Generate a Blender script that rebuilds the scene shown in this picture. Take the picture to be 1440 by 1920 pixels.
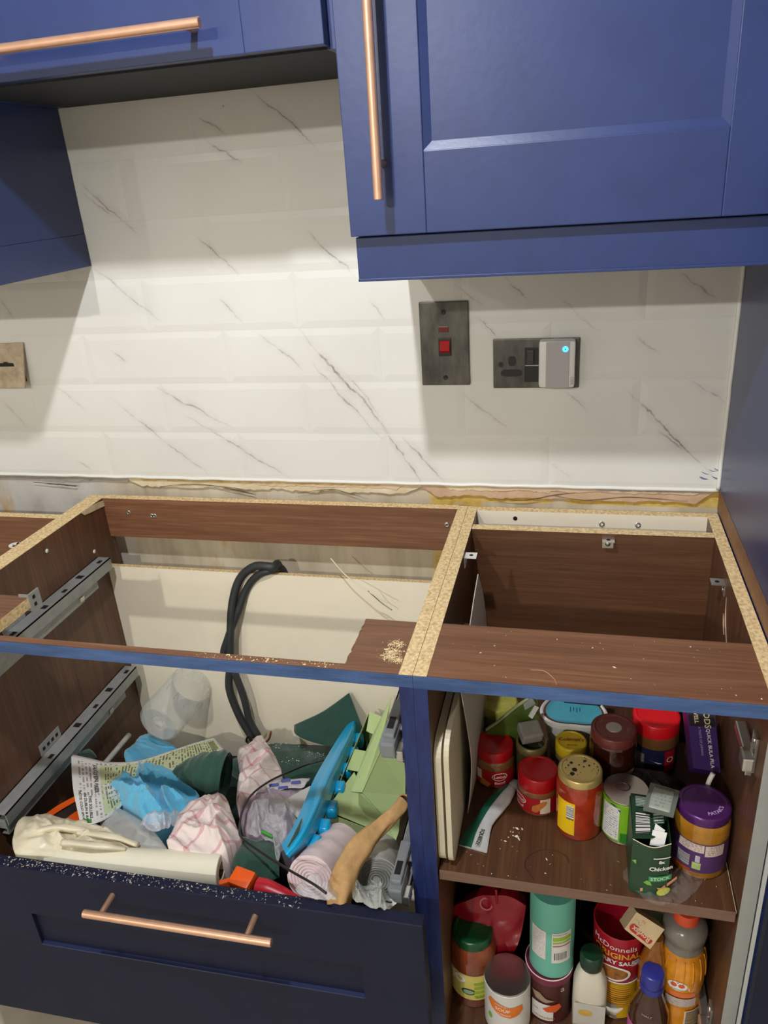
import bpy, bmesh, math, random
from mathutils import Vector, Matrix, noise as mn

for o in list(bpy.data.objects): bpy.data.objects.remove(o)
SC = bpy.context.scene
COL = SC.collection
R = math.radians

# ------------------------------------------------------------------ camera
cam_d = bpy.data.cameras.new('camera')
cam = bpy.data.objects.new('camera', cam_d); COL.objects.link(cam)
yaw, pitch, roll = R(14.9915), R(23.6767), R(-4.2829)
fwd = Vector((-math.sin(yaw)*math.cos(pitch), math.cos(yaw)*math.cos(pitch), -math.sin(pitch)))
rt = Vector((math.cos(yaw), math.sin(yaw), 0)); up = rt.cross(fwd)
r2 = math.cos(roll)*rt + math.sin(roll)*up
u2 = -math.sin(roll)*rt + math.cos(roll)*up
m3 = Matrix((r2, u2, -fwd)).transposed()
cam.matrix_world = Matrix.Translation((0.1873, -1.3330, 1.4480)) @ m3.to_4x4()
cam_d.sensor_fit = 'HORIZONTAL'; cam_d.sensor_width = 36.0; cam_d.lens = 36.0*1436.5534/1440.0
cam_d.clip_start = .01; cam_d.clip_end = 50
SC.camera = cam

# ------------------------------------------------------------------ world, lights, exposure
w = bpy.data.worlds.new('world'); SC.world = w; w.use_nodes = True
w.node_tree.nodes['Background'].inputs[0].default_value = (1, .96, .9, 1)
w.node_tree.nodes['Background'].inputs[1].default_value = .3
SC.view_settings.view_transform = 'Standard'; SC.view_settings.look = 'None'
SC.view_settings.exposure = 0.0; SC.view_settings.gamma = 1.0
SC.view_settings.use_curve_mapping = False
CEIL = 2.28
# recessed ceiling downlights (x, y, power, colour): lamp objects are made with their fittings further down; the last is an added fill lamp
DOWNLIGHTS = [(-.15, -1.10, 62.0, (.955, .985, 1.03)), (-.66, -3.30, 104.0, (.985, .965, .93)), (-1.9, -3.30, 24.0, (.985, .965, .93))]

# ------------------------------------------------------------------ helpers
def lin(c):
    return tuple(((v/255)/12.92 if v/255 <= .04045 else ((v/255+.055)/1.055)**2.4) for v in c[:3])

ORG = {}
def org(o): return ORG.get(o.name, Vector((0, 0, 0)))

def thing(name, label, cat, loc=(0, 0, 0), group=None, kind=None):
    o = bpy.data.objects.new(name, None); COL.objects.link(o)
    o.empty_display_size = .02; o.location = loc; ORG[o.name] = Vector(loc)
    if kind: o['kind'] = kind
    if label: o['label'] = label
    if cat: o['category'] = cat
    if group: o['group'] = group
    return o

def tag(o, label, cat, group=None, kind=None):
    if label: o['label'] = label
    if cat: o['category'] = cat
    if group: o['group'] = group
    if kind: o['kind'] = kind
    return o

def mk(name, vf, mat, parent=None, smooth=False, origin=None, label=None, sharp=None):
    v, f = vf[0], vf[1]
    if parent is not None: og = org(parent)
    elif origin is not None: og = Vector(origin)
    else:
        n = len(v); og = Vector((sum(p[0] for p in v)/n, sum(p[1] for p in v)/n, min(p[2] for p in v)))
    me = bpy.data.meshes.new(name)
    me.from_pydata([Vector(p)-og for p in v], [], f)
    if len(vf) > 2 and vf[2]:
        uvl = me.uv_layers.new(name='uv'); uv = vf[2]
        for lp in me.loops: uvl.data[lp.index].uv = uv[lp.vertex_index]
    bm = bmesh.new(); bm.from_mesh(me); bmesh.ops.recalc_face_normals(bm, faces=bm.faces); bm.to_mesh(me); bm.free()
    me.materials.append(mat)
    if smooth:
        for p in me.polygons: p.use_smooth = True
        if sharp is not None: me.set_sharp_from_angle(angle=R(sharp))
    o = bpy.data.objects.new(name, me); COL.objects.link(o)
    if parent is not None: o.parent = parent; ORG[o.name] = og
    else: o.location = og; ORG[o.name] = og
    if label: o['label'] = label
    return o

def join(*parts):
    V, F, UV = [], [], []
    for p in parts:
        n = len(V); V += list(p[0]); F += [tuple(i+n for i in f) for f in p[1]]
        UV += list(p[2]) if len(p) > 2 and p[2] else [(0, 0)]*len(p[0])
    return V, F, UV

def xf(M, vf):
    return ([tuple(M @ Vector(p)) for p in vf[0]],) + tuple(vf[1:])

def box(x0, x1, y0, y1, z0, z1, b=0.0):
    """box with chamfered edges of width b"""
    if b <= 0:
        v = [(x, y, z) for x in (x0, x1) for y in (y0, y1) for z in (z0, z1)]
        f = [(0, 1, 3, 2), (4, 6, 7, 5), (0, 4, 5, 1), (2, 3, 7, 6), (0, 2, 6, 4), (1, 5, 7, 3)]
        return v, f
    bm = bmesh.new()
    vs = [bm.verts.new((x, y, z)) for x in (x0, x1) for y in (y0, y1) for z in (z0, z1)]
    for q in [(0, 1, 3, 2), (4, 6, 7, 5), (0, 4, 5, 1), (2, 3, 7, 6), (0, 2, 6, 4), (1, 5, 7, 3)]:
        bm.faces.new([vs[i] for i in q])
    bmesh.ops.bevel(bm, geom=bm.edges[:], offset=b, segments=2, profile=.6, affect='EDGES')
    bm.verts.index_update()
    out = ([tuple(p.co) for p in bm.verts], [tuple(p.index for p in f.verts) for f in bm.faces]); bm.free()
    return out

def obox(c, sx, sy, sz, rz=0, rx=0, ry=0, b=0):
    M = Matrix.Translation(c) @ Matrix.Rotation(rz, 4, 'Z') @ Matrix.Rotation(rx, 4, 'X') @ Matrix.Rotation(ry, 4, 'Y')
    return xf(M, box(-sx/2, sx/2, -sy/2, sy/2, -sz/2, sz/2, b))

def prism(poly, h, M=None):
    """extrude a 2-D polygon (x, y) from z=0 to z=h"""
    n = len(poly)
    v = [(x, y, 0) for x, y in poly] + [(x, y, h) for x, y in poly]
    f = [tuple(range(n-1, -1, -1)), tuple(range(n, 2*n))] + [(i, (i+1) % n, n+(i+1) % n, n+i) for i in range(n)]
    return xf(M, (v, f)) if M else (v, f)

def lathe(prof, c=(0, 0, 0), seg=40, M=None, cap=True):
    """revolve (r, z) profile about z"""
    v, f = [], []
    for r, z in prof:
        for k in range(seg):
            a = 2*math.pi*k/seg; v.append((r*math.cos(a), r*math.sin(a), z))
    n = len(prof)
    for i in range(n-1):
        for k in range(seg):
            f.append((i*seg+k, i*seg+(k+1) % seg, (i+1)*seg+(k+1) % seg, (i+1)*seg+k))
    if cap:
        f.append(tuple(range(seg-1, -1, -1))); f.append(tuple((n-1)*seg+k for k in range(seg)))
    M2 = Matrix.Translation(c)
    if M: M2 = M2 @ M
    return xf(M2, (v, f))

def catmull(P, n):
    P = [Vector(p) for p in P]
    if len(P) == 2: return [P[0].lerp(P[1], i/n) for i in range(n+1)]
    Q = [P[0]*2-P[1]] + P + [P[-1]*2-P[-2]]
    out = []
    m = len(P)-1
    for i in range(n+1):
        t = i/n*m; k = min(int(t), m-1); u = t-k
        a, b, c, d = Q[k], Q[k+1], Q[k+2], Q[k+3]
        out.append(.5*((2*b)+(c-a)*u+(2*a-5*b+4*c-d)*u*u+(3*b-a-3*c+d)*u*u*u))
    return out

def lerpl(L, t):
    m = len(L)-1; x = t*m; k = min(int(x), m-1); return L[k]*(1-(x-k))+L[k+1]*(x-k)

def tube(P, rad, n=24, seg=10, flat=1.0, cap=True, wob=0, seed=0, wf=.35):
    """tube through points; rad a number or list"""
    C = catmull(P, n); rl = rad if isinstance(rad, (list, tuple)) else [rad, rad]
    v, f = [], []; up0 = None
    for i, p in enumerate(C):
        t = (C[min(i+1, n)]-C[max(i-1, 0)]).normalized()
        if up0 is None:
            up0 = t.orthogonal().normalized()
        up0 = (up0 - t*up0.dot(t)).normalized(); s = t.cross(up0)
        r = lerpl(rl, i/n)
        for k in range(seg):
            a = 2*math.pi*k/seg
            rr = r*(1+wob*mn.noise(Vector((math.cos(a)*1.5+seed, math.sin(a)*1.5, i*wf))))
            v.append(tuple(p+up0*math.cos(a)*rr*flat+s*math.sin(a)*rr))
    for i in range(n):
        for k in range(seg):
            f.append((i*seg+k, i*seg+(k+1) % seg, (i+1)*seg+(k+1) % seg, (i+1)*seg+k))
    if cap:
        f.append(tuple(range(seg-1, -1, -1))); f.append(tuple(n*seg+k for k in range(seg)))
    return v, f

def patch(rows, nu=24, nv=16, thick=.0006, amp=0, freq=20, seed=0):
    """smooth sheet through rows of 3-D control points, with thickness; uv 0..1"""
    RR = [catmull(r, nu) for r in rows]
    G = []
    cols = [catmull([RR[j][i] for j in range(len(rows))], nv) for i in range(nu+1)]
    V, F, UV = [], [], []
    nrm = {}
    for j in range(nv+1):
        for i in range(nu+1):
            a = cols[min(i+1, nu)][j]-cols[max(i-1, 0)][j]; b = cols[i][min(j+1, nv)]-cols[i][max(j-1, 0)]
            N = a.cross(b); N = N.normalized() if N.length > 1e-9 else Vector((0, 0, 1))
            p = cols[i][j].copy()
            if amp: p += N*amp*mn.noise(Vector((p.x*freq+seed, p.y*freq, p.z*freq)))
            V.append(p); nrm[len(V)-1] = N; UV.append((i/nu, j/nv))
    n = len(V)
    V2 = V + [V[k]-nrm[k]*thick for k in range(n)]
    q = lambda i, j: j*(nu+1)+i
    for j in range(nv):
        for i in range(nu):
            F.append((q(i, j), q(i+1, j), q(i+1, j+1), q(i, j+1)))
            F.append((n+q(i, j), n+q(i, j+1), n+q(i+1, j+1), n+q(i+1, j)))
    for i in range(nu):
        F.append((q(i, 0), n+q(i, 0), n+q(i+1, 0), q(i+1, 0))); F.append((q(i, nv), q(i+1, nv), n+q(i+1, nv), n+q(i, nv)))
    for j in range(nv):
        F.append((q(0, j), q(0, j+1), n+q(0, j+1), n+q(0, j))); F.append((q(nu, j), n+q(nu, j), n+q(nu, j+1), q(nu, j+1)))
    return [tuple(p) for p in V2], F, UV+UV

def cyc(P, n):
    """closed catmull resample"""
    P = [Vector(p) for p in P]; m = len(P); out = []
    for i in range(n):
        t = i/n*m; k = int(t) % m; u = t-int(t)
        a, b, c, d = P[(k-1) % m], P[k], P[(k+1) % m], P[(k+2) % m]
        out.append(.5*((2*b)+(c-a)*u+(2*a-5*b+4*c-d)*u*u+(3*b-a-3*c+d)*u*u*u))
    return out

def heap(outline, dome=.02, fold=.012, freq=28, seed=0, drop=.05, na=120, nr=30, dirv=(1, .4), rim=.3, crease=1.0):
    """crumpled cloth heap over a closed 3-D outline: domed, folded top and a skirt that hangs down"""
    B = cyc(outline, na); C = sum(B, Vector())/na
    V, F, UV = [], [], []
    d = Vector((dirv[0], dirv[1], 0)).normalized()
    zmin = min(b.z for b in B)-drop
    def hgt(p, t):
        s = (p.x*d.x+p.y*d.y)*freq; q = (-p.x*d.y+p.y*d.x)*freq*.5
        w = Vector((s*.45+seed*7.1, q*.45, seed))
        wv = Vector((mn.noise(w), mn.noise(w+Vector((9, 4, 2))), 0))*1.1
        h, a, f_ = 0, 1.0, .62
        for k in range(4):
            n = mn.noise(Vector((s*f_+seed*3.7, q*f_, seed*1.9+k*5.3))+wv)
            h += a*(1-min(1, abs(n)*2.1))**1.4*crease; a *= .36; f_ *= 1.9
        return h+.35*mn.noise(Vector((s*.5, q*.5, seed*3.3)))
    for j in range(nr+1):
        t = j/nr
        for k in range(na):
            p = C.lerp(B[k], t)
            e = 1-t**4
            z = dome*(1-t**2.2)+fold*hgt(p, t)*(rim+(1-rim)*e)
            V.append((p.x, p.y, p.z+z)); UV.append((p.x, p.y))
    n0 = len(V)
    for j, (s, dz) in enumerate(((1.0, .35), (.96, .8), (.85, 1.0))):
        for k in range(na):
            p = C.lerp(B[k], s); zt = V[nr*na+k][2]
            V.append((p.x, p.y, zt+(zmin-zt)*dz)); UV.append((p.x, p.y))
    for j in range(nr+3):
        for k in range(na):
            F.append((j*na+k, j*na+(k+1) % na, (j+1)*na+(k+1) % na, (j+1)*na+k))
    F.append(tuple((nr+3)*na+k for k in range(na)))
    F.append(tuple(range(na-1, -1, -1)))
    return V, F, UV

def sheet(outline, dome=.01, fold=.008, freq=30, seed=0, thick=.0008, na=96, nr=20, dirv=(1, .4), crease=1.0):
    """thin crumpled sheet over a closed outline (open below)"""
    V, F, UV = heap(outline, dome, fold, freq, seed, .01, na, nr, dirv, .6, crease)
    n = (nr+1)*na
    V = V[:n]; UV = UV[:n]
    top = [f for f in F if max(f) < n]
    V2 = V+[(x, y, z-thick) for x, y, z in V]
    F2 = top+[tuple(i+n for i in reversed(f)) for f in top]
    for k in range(na):
        a, b = nr*na+k, nr*na+(k+1) % na
        F2.append((a, b, b+n, a+n))
    return V2, F2, UV+UV

_fc = {}
def textgeo(s, size=1.0, bold=0.0, align='CENTER', extrude=0.0):
    key = (s, bold, align, extrude)
    if key not in _fc:
        cu = bpy.data.curves.new('t', 'FONT'); cu.body = s; cu.align_x = align; cu.align_y = 'CENTER'; cu.offset = bold; cu.resolution_u = 2
        o = bpy.data.objects.new('t', cu); COL.objects.link(o)
        bpy.context.view_layer.update()
        dg = bpy.context.evaluated_depsgraph_get()
        me = bpy.data.meshes.new_from_object(o.evaluated_get(dg))
        _fc[key] = ([tuple(v.co) for v in me.vertices], [tuple(p.vertices) for p in me.polygons])
        bpy.data.objects.remove(o); bpy.data.curves.remove(cu); bpy.data.meshes.remove(me)
    v, f = _fc[key]
    return [(x*size, y*size, 0) for x, y, z in v], f

def on_plane(vf, o, u, v, n, off=.0004):
    """map flat (x, y) geometry on the plane o + x u + y v"""
    o, u, v, n = Vector(o), Vector(u).normalized(), Vector(v).normalized(), Vector(n).normalized()
    return [tuple(o+u*x+v*y+n*off) for x, y, z in vf[0]], vf[1]

def densify(vf, ml=.005):
    """triangulate and subdivide flat geometry so that it can be bent"""
    bm = bmesh.new(); vs = [bm.verts.new(p) for p in vf[0]]
    for f in vf[1]:
        try: bm.faces.new([vs[i] for i in f])
        except ValueError: pass
    bmesh.ops.triangulate(bm, faces=bm.faces[:])
    for _ in range(4):
        es = [e for e in bm.edges if e.calc_length() > ml]
        if not es: break
        bmesh.ops.subdivide_edges(bm, edges=es, cuts=1)
        bmesh.ops.triangulate(bm, faces=bm.faces[:])
    bm.verts.index_update()
    out = ([tuple(v.co) for v in bm.verts], [tuple(v.index for v in f.verts) for f in bm.faces]); bm.free()
    return out

def on_cyl(vf, c, r, a0, z0, M=None, off=.0005, upright=True):
    """wrap flat geometry on a vertical cylinder; a0 = angle of its middle measured from -y towards +x"""
    out = []
    for x, y, z in vf[0]:
        a = a0+x/r; p = Vector(((r+off)*math.sin(a), -(r+off)*math.cos(a), z0+y))
        out.append(tuple(Vector(c)+(M @ p if M else p)))
    return out, vf[1]

def rectgrid(w, h, n=16, m=1):
    v = [(-w/2+w*i/n, -h/2+h*j/m, 0) for j in range(m+1) for i in range(n+1)]
    f = [(j*(n+1)+i, j*(n+1)+i+1, (j+1)*(n+1)+i+1, (j+1)*(n+1)+i) for j in range(m) for i in range(n)]
    uv = [(i/n, j/m) for j in range(m+1) for i in range(n+1)]
    return v, f, uv

def discpoly(rx, ry, n=28, a0=0):
    return [(rx*math.cos(a0+2*math.pi*i/n), ry*math.sin(a0+2*math.pi*i/n), 0) for i in range(n)], [tuple(range(n))]

# ------------------------------------------------------------------ materials
MATS = {}
def newmat(name):
    m = bpy.data.materials.new(name); m.use_nodes = True
    nt = m.node_tree; b = nt.nodes['Principled BSDF']
    return m, nt, b

def N(nt, typ, **kw):
    n = nt.nodes.new(typ)
    for k, v in kw.items():
        if k.startswith('i_'): n.inputs[k[2:].replace('_', ' ')].default_value = v
        else: setattr(n, k, v)
    return n

def L(nt, a, b): nt.links.new(a, b)

def pbr(name, col, rough=.5, metal=0., var=.12, scale=30., bump=0., bscale=200., spec=.5, trans=0., stretch=(1, 1, 1),
        coat=0., col2=None, detail=4., sss=0., sheen=0.):
    if name in MATS: return MATS[name]
    m, nt, b = newmat(name)
    tc = N(nt, 'ShaderNodeTexCoord'); mp = N(nt, 'ShaderNodeMapping')
    mp.inputs['Scale'].default_value = stretch
    L(nt, tc.outputs['Object'], mp.inputs[0])
    nz = N(nt, 'ShaderNodeTexNoise', i_Scale=scale, i_Detail=detail, i_Roughness=.6)
    L(nt, mp.outputs[0], nz.inputs['Vector'])
    c = lin(col)
    c1 = tuple(v*(1-var) for v in c); c2 = lin(col2) if col2 else tuple(min(1, v*(1+var)) for v in c)
    rp = N(nt, 'ShaderNodeValToRGB')
    rp.color_ramp.elements[0].position = .3; rp.color_ramp.elements[1].position = .7
    rp.color_ramp.elements[0].color = (*c1, 1); rp.color_ramp.elements[1].color = (*c2, 1)
    L(nt, nz.outputs['Fac'], rp.inputs[0]); L(nt, rp.outputs[0], b.inputs['Base Color'])
    b.inputs['Roughness'].default_value = rough; b.inputs['Metallic'].default_value = metal
    b.inputs['Specular IOR Level'].default_value = spec
    b.inputs['Transmission Weight'].default_value = trans
    b.inputs['Coat Weight'].default_value = coat
    b.inputs['Sheen Weight'].default_value = sheen
    if bump:
        n2 = N(nt, 'ShaderNodeTexNoise', i_Scale=bscale, i_Detail=3.)
        L(nt, mp.outputs[0], n2.inputs['Vector'])
        bp = N(nt, 'ShaderNodeBump', i_Strength=bump, i_Distance=.002)
        L(nt, n2.outputs['Fac'], bp.inputs['Height']); L(nt, bp.outputs[0], b.inputs['Normal'])
    MATS[name] = m
    return m

def film(name, col, alpha=.3, rough=.15, bump=.4, bscale=60, trl=0.0):
    """thin clear or milky plastic film"""
    if name in MATS: return MATS[name]
    m, nt, b = newmat(name)
    tc = N(nt, 'ShaderNodeTexCoord'); n2 = N(nt, 'ShaderNodeTexNoise', i_Scale=bscale, i_Detail=3.)
    L(nt, tc.outputs['Object'], n2.inputs['Vector'])
    bp = N(nt, 'ShaderNodeBump', i_Strength=bump, i_Distance=.004)
    L(nt, n2.outputs['Fac'], bp.inputs['Height']); L(nt, bp.outputs[0], b.inputs['Normal'])
    rp = N(nt, 'ShaderNodeMapRange'); rp.inputs['To Min'].default_value = alpha*.5; rp.inputs['To Max'].default_value = min(1, alpha*1.5)
    L(nt, n2.outputs['Fac'], rp.inputs['Value']); L(nt, rp.outputs[0], b.inputs['Alpha'])
    b.inputs['Base Color'].default_value = (*lin(col), 1); b.inputs['Roughness'].default_value = rough
    b.inputs['Specular IOR Level'].default_value = .8
    MATS[name] = m
    return m

def glass(name, col=(255, 255, 255), rough=.02, ior=1.45):
    if name in MATS: return MATS[name]
    m, nt, b = newmat(name)
    b.inputs['Transmission Weight'].default_value = 1; b.inputs['Roughness'].default_value = rough; b.inputs['IOR'].default_value = ior
    tc = N(nt, 'ShaderNodeTexCoord'); n2 = N(nt, 'ShaderNodeTexNoise', i_Scale=20., i_Detail=2.)
    L(nt, tc.outputs['Object'], n2.inputs['Vector'])
    c = lin(col); rp = N(nt, 'ShaderNodeValToRGB')
    rp.color_ramp.elements[0].color = (*[v*.94 for v in c], 1); rp.color_ramp.elements[1].color = (*c, 1)
    L(nt, n2.outputs['Fac'], rp.inputs[0]); L(nt, rp.outputs[0], b.inputs['Base Color'])
    MATS[name] = m
    return m

def thinglass(name, alpha=.16, col=(235, 238, 235)):
    """clear thin-walled plastic / glass: mostly see-through with sharp highlights, denser at grazing angles"""
    if name in MATS: return MATS[name]
    m, nt, b = newmat(name)
    fr = N(nt, 'ShaderNodeLayerWeight', i_Blend=.2)
    mr = N(nt, 'ShaderNodeMapRange'); mr.inputs['To Min'].default_value = alpha; mr.inputs['To Max'].default_value = min(1, alpha*4.5+.25)
    L(nt, fr.outputs['Facing'], mr.inputs['Value']); L(nt, mr.outputs[0], b.inputs['Alpha'])
    b.inputs['Base Color'].default_value = (*lin(col), 1); b.inputs['Roughness'].default_value = .06
    b.inputs['Specular IOR Level'].default_value = .9
    MATS[name] = m
    return m

def emit(name, col, s):
    m, nt, b = newmat(name)
    b.inputs['Base Color'].default_value = (*lin(col), 1)
    b.inputs['Emission Color'].default_value = (*lin(col), 1); b.inputs['Emission Strength'].default_value = s
    return m

def wood(axis, tone=(1, 1, 1), key=None):
    """dark walnut laminate with grain along axis"""
    nm = 'walnut_laminate_'+(key or axis)
    tn = lambda c: (*[v*t for v, t in zip(lin(c), tone)], 1)
    if nm in MATS: return MATS[nm]
    m, nt, b = newmat(nm)
    tc = N(nt, 'ShaderNodeTexCoord'); mp = N(nt, 'ShaderNodeMapping')
    mp.inputs['Scale'].default_value = {'x': (2.2, 60, 60), 'y': (60, 2.2, 60), 'z': (60, 60, 2.2)}[axis]
    L(nt, tc.outputs['Object'], mp.inputs[0])
    n1 = N(nt, 'ShaderNodeTexNoise', i_Scale=1.0, i_Detail=6., i_Roughness=.65, i_Distortion=.4)
    n2 = N(nt, 'ShaderNodeTexNoise', i_Scale=4.5, i_Detail=3., i_Roughness=.6)
    L(nt, mp.outputs[0], n1.inputs['Vector']); L(nt, mp.outputs[0], n2.inputs['Vector'])
    rp = N(nt, 'ShaderNodeValToRGB'); e = rp.color_ramp.elements
    e[0].position = .25; e[0].color = tn((66, 42, 28)); e[1].position = .75; e[1].color = tn((120, 86, 62))
    k = e.new(.5); k.color = tn((94, 63, 44))
    mx = N(nt, 'ShaderNodeMix', data_type='FLOAT'); mx.inputs[0].default_value = .45
    L(nt, n1.outputs['Fac'], mx.inputs[2]); L(nt, n2.outputs['Fac'], mx.inputs[3])
    L(nt, mx.outputs[0], rp.inputs[0]); L(nt, rp.outputs[0], b.inputs['Base Color'])
    b.inputs['Roughness'].default_value = .42
    bp = N(nt, 'ShaderNodeBump', i_Strength=.15, i_Distance=.0006); L(nt, n2.outputs['Fac'], bp.inputs['Height']); L(nt, bp.outputs[0], b.inputs['Normal'])
    MATS[nm] = m
    return m

def chipboard():
    if 'chipboard' in MATS: return MATS['chipboard']
    m, nt, b = newmat('chipboard')
    tc = N(nt, 'ShaderNodeTexCoord'); mp = N(nt, 'ShaderNodeMapping'); mp.inputs['Scale'].default_value = (1, .8, 1)
    L(nt, tc.outputs['Object'], mp.inputs[0])
    v = N(nt, 'ShaderNodeTexVoronoi', i_Scale=330., i_Randomness=1.); n = N(nt, 'ShaderNodeTexNoise', i_Scale=210., i_Detail=4.)
    L(nt, mp.outputs[0], v.inputs['Vector']); L(nt, mp.outputs[0], n.inputs['Vector'])
    r1 = N(nt, 'ShaderNodeValToRGB'); e = r1.color_ramp.elements
    e[0].position = .32; e[0].color = (*lin((170, 130, 80)), 1); e[1].position = .6; e[1].color = (*lin((244, 216, 164)), 1)
    L(nt, n.outputs['Fac'], r1.inputs[0])
    r2 = N(nt, 'ShaderNodeValToRGB'); e = r2.color_ramp.elements
    e[0].position = .0; e[0].color = (*lin((208, 172, 114)), 1); e[1].position = 1; e[1].color = (*lin((250, 228, 180)), 1)
    L(nt, v.outputs['Color'], r2.inputs[0])
    mx = N(nt, 'ShaderNodeMix', data_type='RGBA'); mx.inputs[0].default_value = .45
    L(nt, r1.outputs[0], mx.inputs[6]); L(nt, r2.outputs[0], mx.inputs[7]); L(nt, mx.outputs[2], b.inputs['Base Color'])
    b.inputs['Roughness'].default_value = .85
    bp = N(nt, 'ShaderNodeBump', i_Strength=.4, i_Distance=.001); L(nt, n.outputs['Fac'], bp.inputs['Height']); L(nt, bp.outputs[0], b.inputs['Normal'])
    MATS['chipboard'] = m
    return m

def barcode(name, ink=(30, 30, 30), paper=(230, 228, 222), freq=26., along=0):
    """printed bars (flat print) over uv"""
    if name in MATS: return MATS[name]
    m, nt, b = newmat(name)
    tc = N(nt, 'ShaderNodeTexCoord'); sp = N(nt, 'ShaderNodeSeparateXYZ'); L(nt, tc.outputs['UV'], sp.inputs[0])
    n = N(nt, 'ShaderNodeTexNoise', noise_dimensions='1D', i_Scale=freq, i_Detail=1.)
    L(nt, sp.outputs[along], n.inputs['W'])
    g = N(nt, 'ShaderNodeMath', operation='GREATER_THAN'); g.inputs[1].default_value = .5; L(nt, n.outputs['Fac'], g.inputs[0])
    mx = N(nt, 'ShaderNodeMix', data_type='RGBA'); mx.inputs[6].default_value = (*lin(paper), 1); mx.inputs[7].default_value = (*lin(ink), 1)
    L(nt, g.outputs[0], mx.inputs[0]); L(nt, mx.outputs[2], b.inputs['Base Color']); b.inputs['Roughness'].default_value = .5
    MATS[name] = m
    return m

def smallprint(name, paper, ink, rows=12., density=.5, wordf=30., along=0, margin=.06):
    """rows of unreadably small print on paper (flat print) over uv; rows run along uv axis `along`"""
    if name in MATS: return MATS[name]
    m, nt, b = newmat(name)
    tc = N(nt, 'ShaderNodeTexCoord'); sp = N(nt, 'ShaderNodeSeparateXYZ'); L(nt, tc.outputs['UV'], sp.inputs[0])
    ac = 1-along
    mu = N(nt, 'ShaderNodeMath', operation='MULTIPLY'); mu.inputs[1].default_value = rows; L(nt, sp.outputs[ac], mu.inputs[0])
    fr = N(nt, 'ShaderNodeMath', operation='FRACT'); L(nt, mu.outputs[0], fr.inputs[0])
    fl = N(nt, 'ShaderNodeMath', operation='FLOOR'); L(nt, mu.outputs[0], fl.inputs[0])
    lt = N(nt, 'ShaderNodeMath', operation='LESS_THAN'); lt.inputs[1].default_value = .5; L(nt, fr.outputs[0], lt.inputs[0])
    m2 = N(nt, 'ShaderNodeMath', operation='MULTIPLY'); m2.inputs[1].default_value = wordf; L(nt, sp.outputs[along], m2.inputs[0])
    cb = N(nt, 'ShaderNodeCombineXYZ'); L(nt, m2.outputs[0], cb.inputs[0])
    m3 = N(nt, 'ShaderNodeMath', operation='MULTIPLY'); m3.inputs[1].default_value = 7.31; L(nt, fl.outputs[0], m3.inputs[0]); L(nt, m3.outputs[0], cb.inputs[1])
    n = N(nt, 'ShaderNodeTexNoise', i_Scale=1.0, i_Detail=2.); L(nt, cb.outputs[0], n.inputs['Vector'])
    g = N(nt, 'ShaderNodeMath', operation='GREATER_THAN'); g.inputs[1].default_value = 1-density; L(nt, n.outputs['Fac'], g.inputs[0])
    a = N(nt, 'ShaderNodeMath', operation='MULTIPLY'); L(nt, g.outputs[0], a.inputs[0]); L(nt, lt.outputs[0], a.inputs[1])
    fac = a.outputs[0]
    for ax in (0, 1):
        c = N(nt, 'ShaderNodeMath', operation='COMPARE'); c.inputs[1].default_value = .5; c.inputs[2].default_value = .5-margin
        L(nt, sp.outputs[ax], c.inputs[0]); k = N(nt, 'ShaderNodeMath', operation='MULTIPLY'); L(nt, fac, k.inputs[0]); L(nt, c.outputs[0], k.inputs[1]); fac = k.outputs[0]
    mx = N(nt, 'ShaderNodeMix', data_type='RGBA'); mx.inputs[6].default_value = (*lin(paper), 1); mx.inputs[7].default_value = (*lin(ink), 1)
    L(nt, fac, mx.inputs[0]); L(nt, mx.outputs[2], b.inputs['Base Color']); b.inputs['Roughness'].default_value = .55
    MATS[name] = m
    return m

W = {'x': wood('x', (1.75, 1.68, 1.6)), 'y': wood('y', (.78, .70, .55)), 'z': wood('z', (1, .98, .95)), 'k': wood('x', (.95, .88, .78), 'k')}  # one laminate: light on rails, shade on inner boards put into tone
CHIP = chipboard()
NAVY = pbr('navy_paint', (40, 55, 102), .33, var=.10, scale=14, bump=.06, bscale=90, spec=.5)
NAVY2 = pbr('navy_paint_shaded', (21, 26, 50), .55, var=.12, scale=12, bump=.08, bscale=90, spec=.28)  # same navy darkened, so shade on the low fronts is in the colour
BLUEEDGE = pbr('blue_brushed_paint', (50, 78, 126), .5, var=.22, scale=10, bump=.25, bscale=60, stretch=(1, 6, 6), col2=(72, 100, 148))
POSTPAINT = pbr('post_brushed_paint', (24, 34, 84), .45, var=.15, scale=14, bump=.2, bscale=60, stretch=(5, 5, 1), col2=(34, 52, 108))
COPPER = pbr('brushed_copper', (230, 182, 152), .34, metal=.7, var=.08, scale=60, stretch=(1, 1, 1))
STEEL = pbr('galvanised_steel', (158, 160, 158), .42, metal=.3, var=.1, scale=60)
ZINC = pbr('bright_zinc', (205, 203, 198), .25, metal=.9, var=.08, scale=60)
GREYPL = pbr('grey_plastic_clip', (122, 126, 130), .45, var=.08)
BEIGE = pbr('cream_laminate', (250, 238, 213), .5, var=.03, scale=9)
BLACK = pbr('black_plastic', (22, 22, 24), .4, var=.1)
DARK = pbr('dark_cavity_plastic', (12, 11, 11), .7, var=.1)
WHITE = pbr('white_plastic', (232, 230, 224), .4, var=.03)
WHITEINK = pbr('white_ink', (236, 234, 228), .5, var=.03)
BLACKINK = pbr('black_ink', (28, 28, 28), .5, var=.03)
# ================================================================== SETTING
def structure(o): o['kind'] = 'structure'; return o
PLASTER_ROOM = pbr('matt_white_wall_paint', (232, 228, 218), .8, var=.03, scale=6)
CEILM = pbr('white_ceiling_paint', (240, 238, 232), .85, var=.02, scale=5)

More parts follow.
